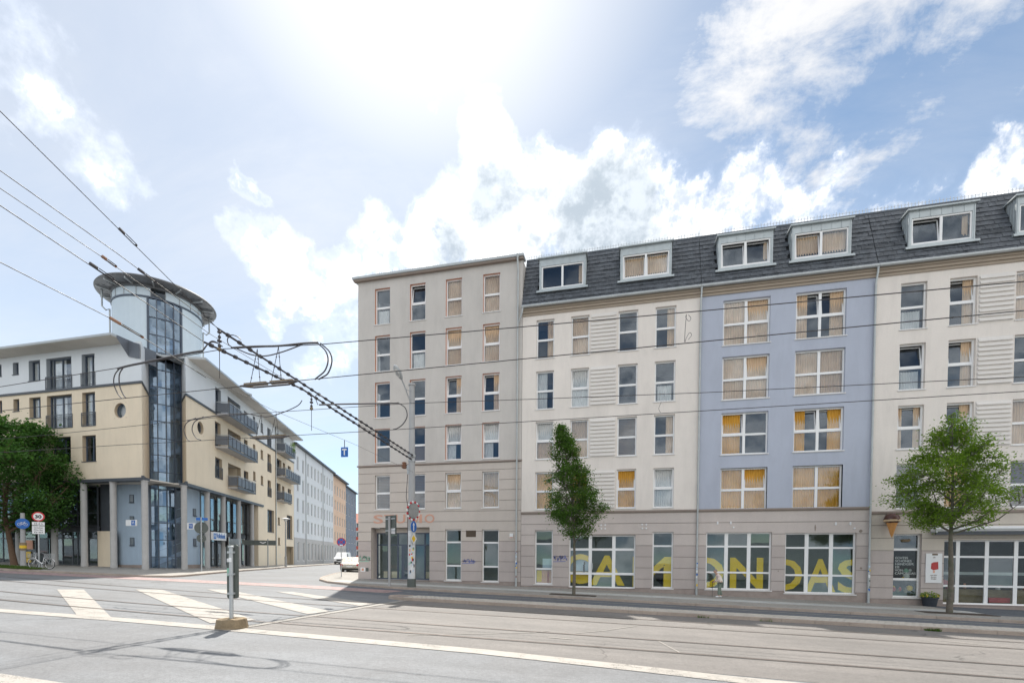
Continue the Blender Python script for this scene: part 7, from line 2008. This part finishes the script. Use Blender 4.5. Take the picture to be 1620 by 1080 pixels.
# ------------------------------------------------------------------ vehicles
def vehicle(name, label, cat, X, Y, ang, L, Wd, prof, cab, m, win, group=None, rear=None, wb=None, front=True, plate_txt=None):
    """prof: side outline of the whole body (u from the front 0 to L, z); cab: height above which the sides lean in"""
    o = thing(name, label, cat, (X, Y, zg(X, Y) - .1), group); z0 = zg(X, Y) - .1
    f_ = Fr(X, Y, ang)
    def half(z): return Wd / 2 * (1 - .13 * max(0, (z - cab)) / .6) * (1 - .06 * max(0, (.45 - z)) / .25)
    mb = MB(); n = len(prof); ins = .05
    secs = []
    for side in (-1, 1):
        outer = [(u, side * half(z), z) for u, z in prof]
        cu = sum(u for u, z in prof) / n; cz = sum(z for u, z in prof) / n
        inner = [(cu + (u - cu) * .985, side * (half(z) - .0), cz + (z - cz) * .96) for u, z in prof]
        secs.append((outer, inner))
    ring = [[(u, y * .955, z) for u, y, z in secs[0][0]], secs[0][1], secs[1][1], [(u, y * .955, z) for u, y, z in secs[1][0]]]
    W_ = lambda p: f_.P(p[0], p[1], z0 + p[2])
    for a, b in ((0, 1), (2, 3), (3, 0)):
        A, B2 = (ring[a], ring[b])
        for i in range(n):
            j = (i + 1) % n; mb.face([W_(A[i]), W_(A[j]), W_(B2[j]), W_(B2[i])], m)
    mb.face([W_(p) for p in ring[1]], m); mb.face([W_(p) for p in ring[2]][::-1], m)
    part('body', mb, o, None, smooth=True)
    for nm, pts, mm in win:
        for side in ((-1, 1) if nm.startswith('side') else (0,)):
            mb = MB()
            if side: mb.face([W_((u, side * (half(z) + .012), z)) for u, z in pts], mm)
            else: mb.face([W_((u, v * 1.0, z)) for u, v, z in pts], mm)
            part({'side': 'side_window', 'wind': 'windscreen', 'rear': 'rear_window', 'gril': 'grille', 'bump': 'bumper', 'plat': 'number_plate', 'ligh': 'headlight', 'tail': 'tail_light'}[nm[:4]], mb, o, None)
    for u in wb:
        for s_ in (-1, 1):
            mb = MB(); c_ = W_((u, s_ * (Wd / 2 - .10), .32)); ax = Vector((-f_.s * s_, f_.c * s_, 0)); mb.disc(c_, ax, .32, .22, M.tyre, 20)
            w_ = part('wheel', mb, o, None); mb = MB(); mb.disc(Vector(c_) + ax * .112, ax, .20, .012, M.greymetal, 14); childpart('rim', mb, w_, o)
    for s_ in (-1, 1):
        mb = MB(); c_ = W_((front or .0, s_ * (Wd / 2 + .10), cab + .06)); mb.box(-.06, .06, -.1, .1, -.09, .09, m); mb.v = [(c_[0] + x * f_.c - y * f_.s, c_[1] + x * f_.s + y * f_.c, c_[2] + z) for x, y, z in mb.v]; part('wing_mirror', mb, o, None)
    return o, f_, W_
# white van, nose towards us
p = Gp(541, 893, -.1); vx, vy = -44.6, 68.3
vang = SA
van_prof = [(.0, .35), (.02, .72), (.10, .98), (.75, 1.16), (1.55, 1.90), (1.75, 1.96), (4.7, 1.98), (4.85, 1.9), (4.9, .4), (4.8, .28), (.15, .25)]
vo, vf, vW = vehicle('parked_van', 'white van facing us at the end of the side street', 'van', vx, vy, vang, 4.9, 1.9, van_prof, 1.05, M.carwhite,
    [('windscreen', [(.80, -.74, 1.205), (.80, .74, 1.205), (1.52, .66, 1.86), (1.52, -.66, 1.86)], M.cargl), ('side1', [(1.1, 1.15), (2.3, 1.15), (2.3, 1.75), (1.62, 1.75)], M.cargl),
     ('grille', [(-.012, -.5, .62), (-.012, .5, .62), (.05, .5, .84), (.05, -.5, .84)], M.black), ('bumper', [(-.02, -.85, .3), (-.02, .85, .3), (-.012, .85, .52), (-.012, -.85, .52)], M.black),
     ('plate', [(-.03, -.26, .42), (-.03, .26, .42), (-.028, .26, .53), (-.028, -.26, .53)], M.signwhite),
     ('light', [(.03, -.90, .74), (.03, -.58, .70), (.11, -.58, .95), (.14, -.88, .98)], M.lamp), ('light', [(.03, .58, .70), (.03, .90, .74), (.14, .88, .98), (.11, .58, .95)], M.lamp)], None, None, (.85, 3.95), 1.0)
car_prof = [(.0, .30), (-.02, .60), (.06, .86), (.30, .97), (.95, 1.44), (1.3, 1.49), (2.5, 1.45), (3.3, .98), (4.0, .84), (4.15, .6), (4.1, .3), (.2, .24)]
co, cf, cW = vehicle('parked_car', 'champagne coloured hatchback seen from behind at the grey house corner', 'car', -24.9, 39.7, SA, 4.15, 1.72, car_prof, .92, M.carsilver,
    [('rear', [(.36, -.62, 1.0), (.36, .62, 1.0), (.92, .54, 1.40), (.92, -.54, 1.40)], M.cargl), ('side1', [(.75, 1.0), (1.75, 1.0), (1.75, 1.38), (1.1, 1.38)], M.cargl), ('side2', [(1.82, 1.0), (3.0, 1.0), (2.5, 1.36), (1.82, 1.38)], M.cargl),
     ('bumper', [(-.025, -.8, .28), (-.025, .8, .28), (-.032, .8, .45), (-.032, -.8, .45)], M.black), ('plate', [(-.03, -.26, .55), (-.03, .26, .55), (-.012, .26, .66), (-.012, -.26, .66)], M.signwhite),
     ('tail', [(-.03, -.84, .66), (-.03, -.62, .66), (.05, -.62, .88), (.05, -.82, .88)], M.signred), ('tail', [(-.03, .62, .66), (-.03, .84, .66), (.05, .82, .88), (.05, .62, .88)], M.signred)], None, None, (.75, 3.3), 2.9)
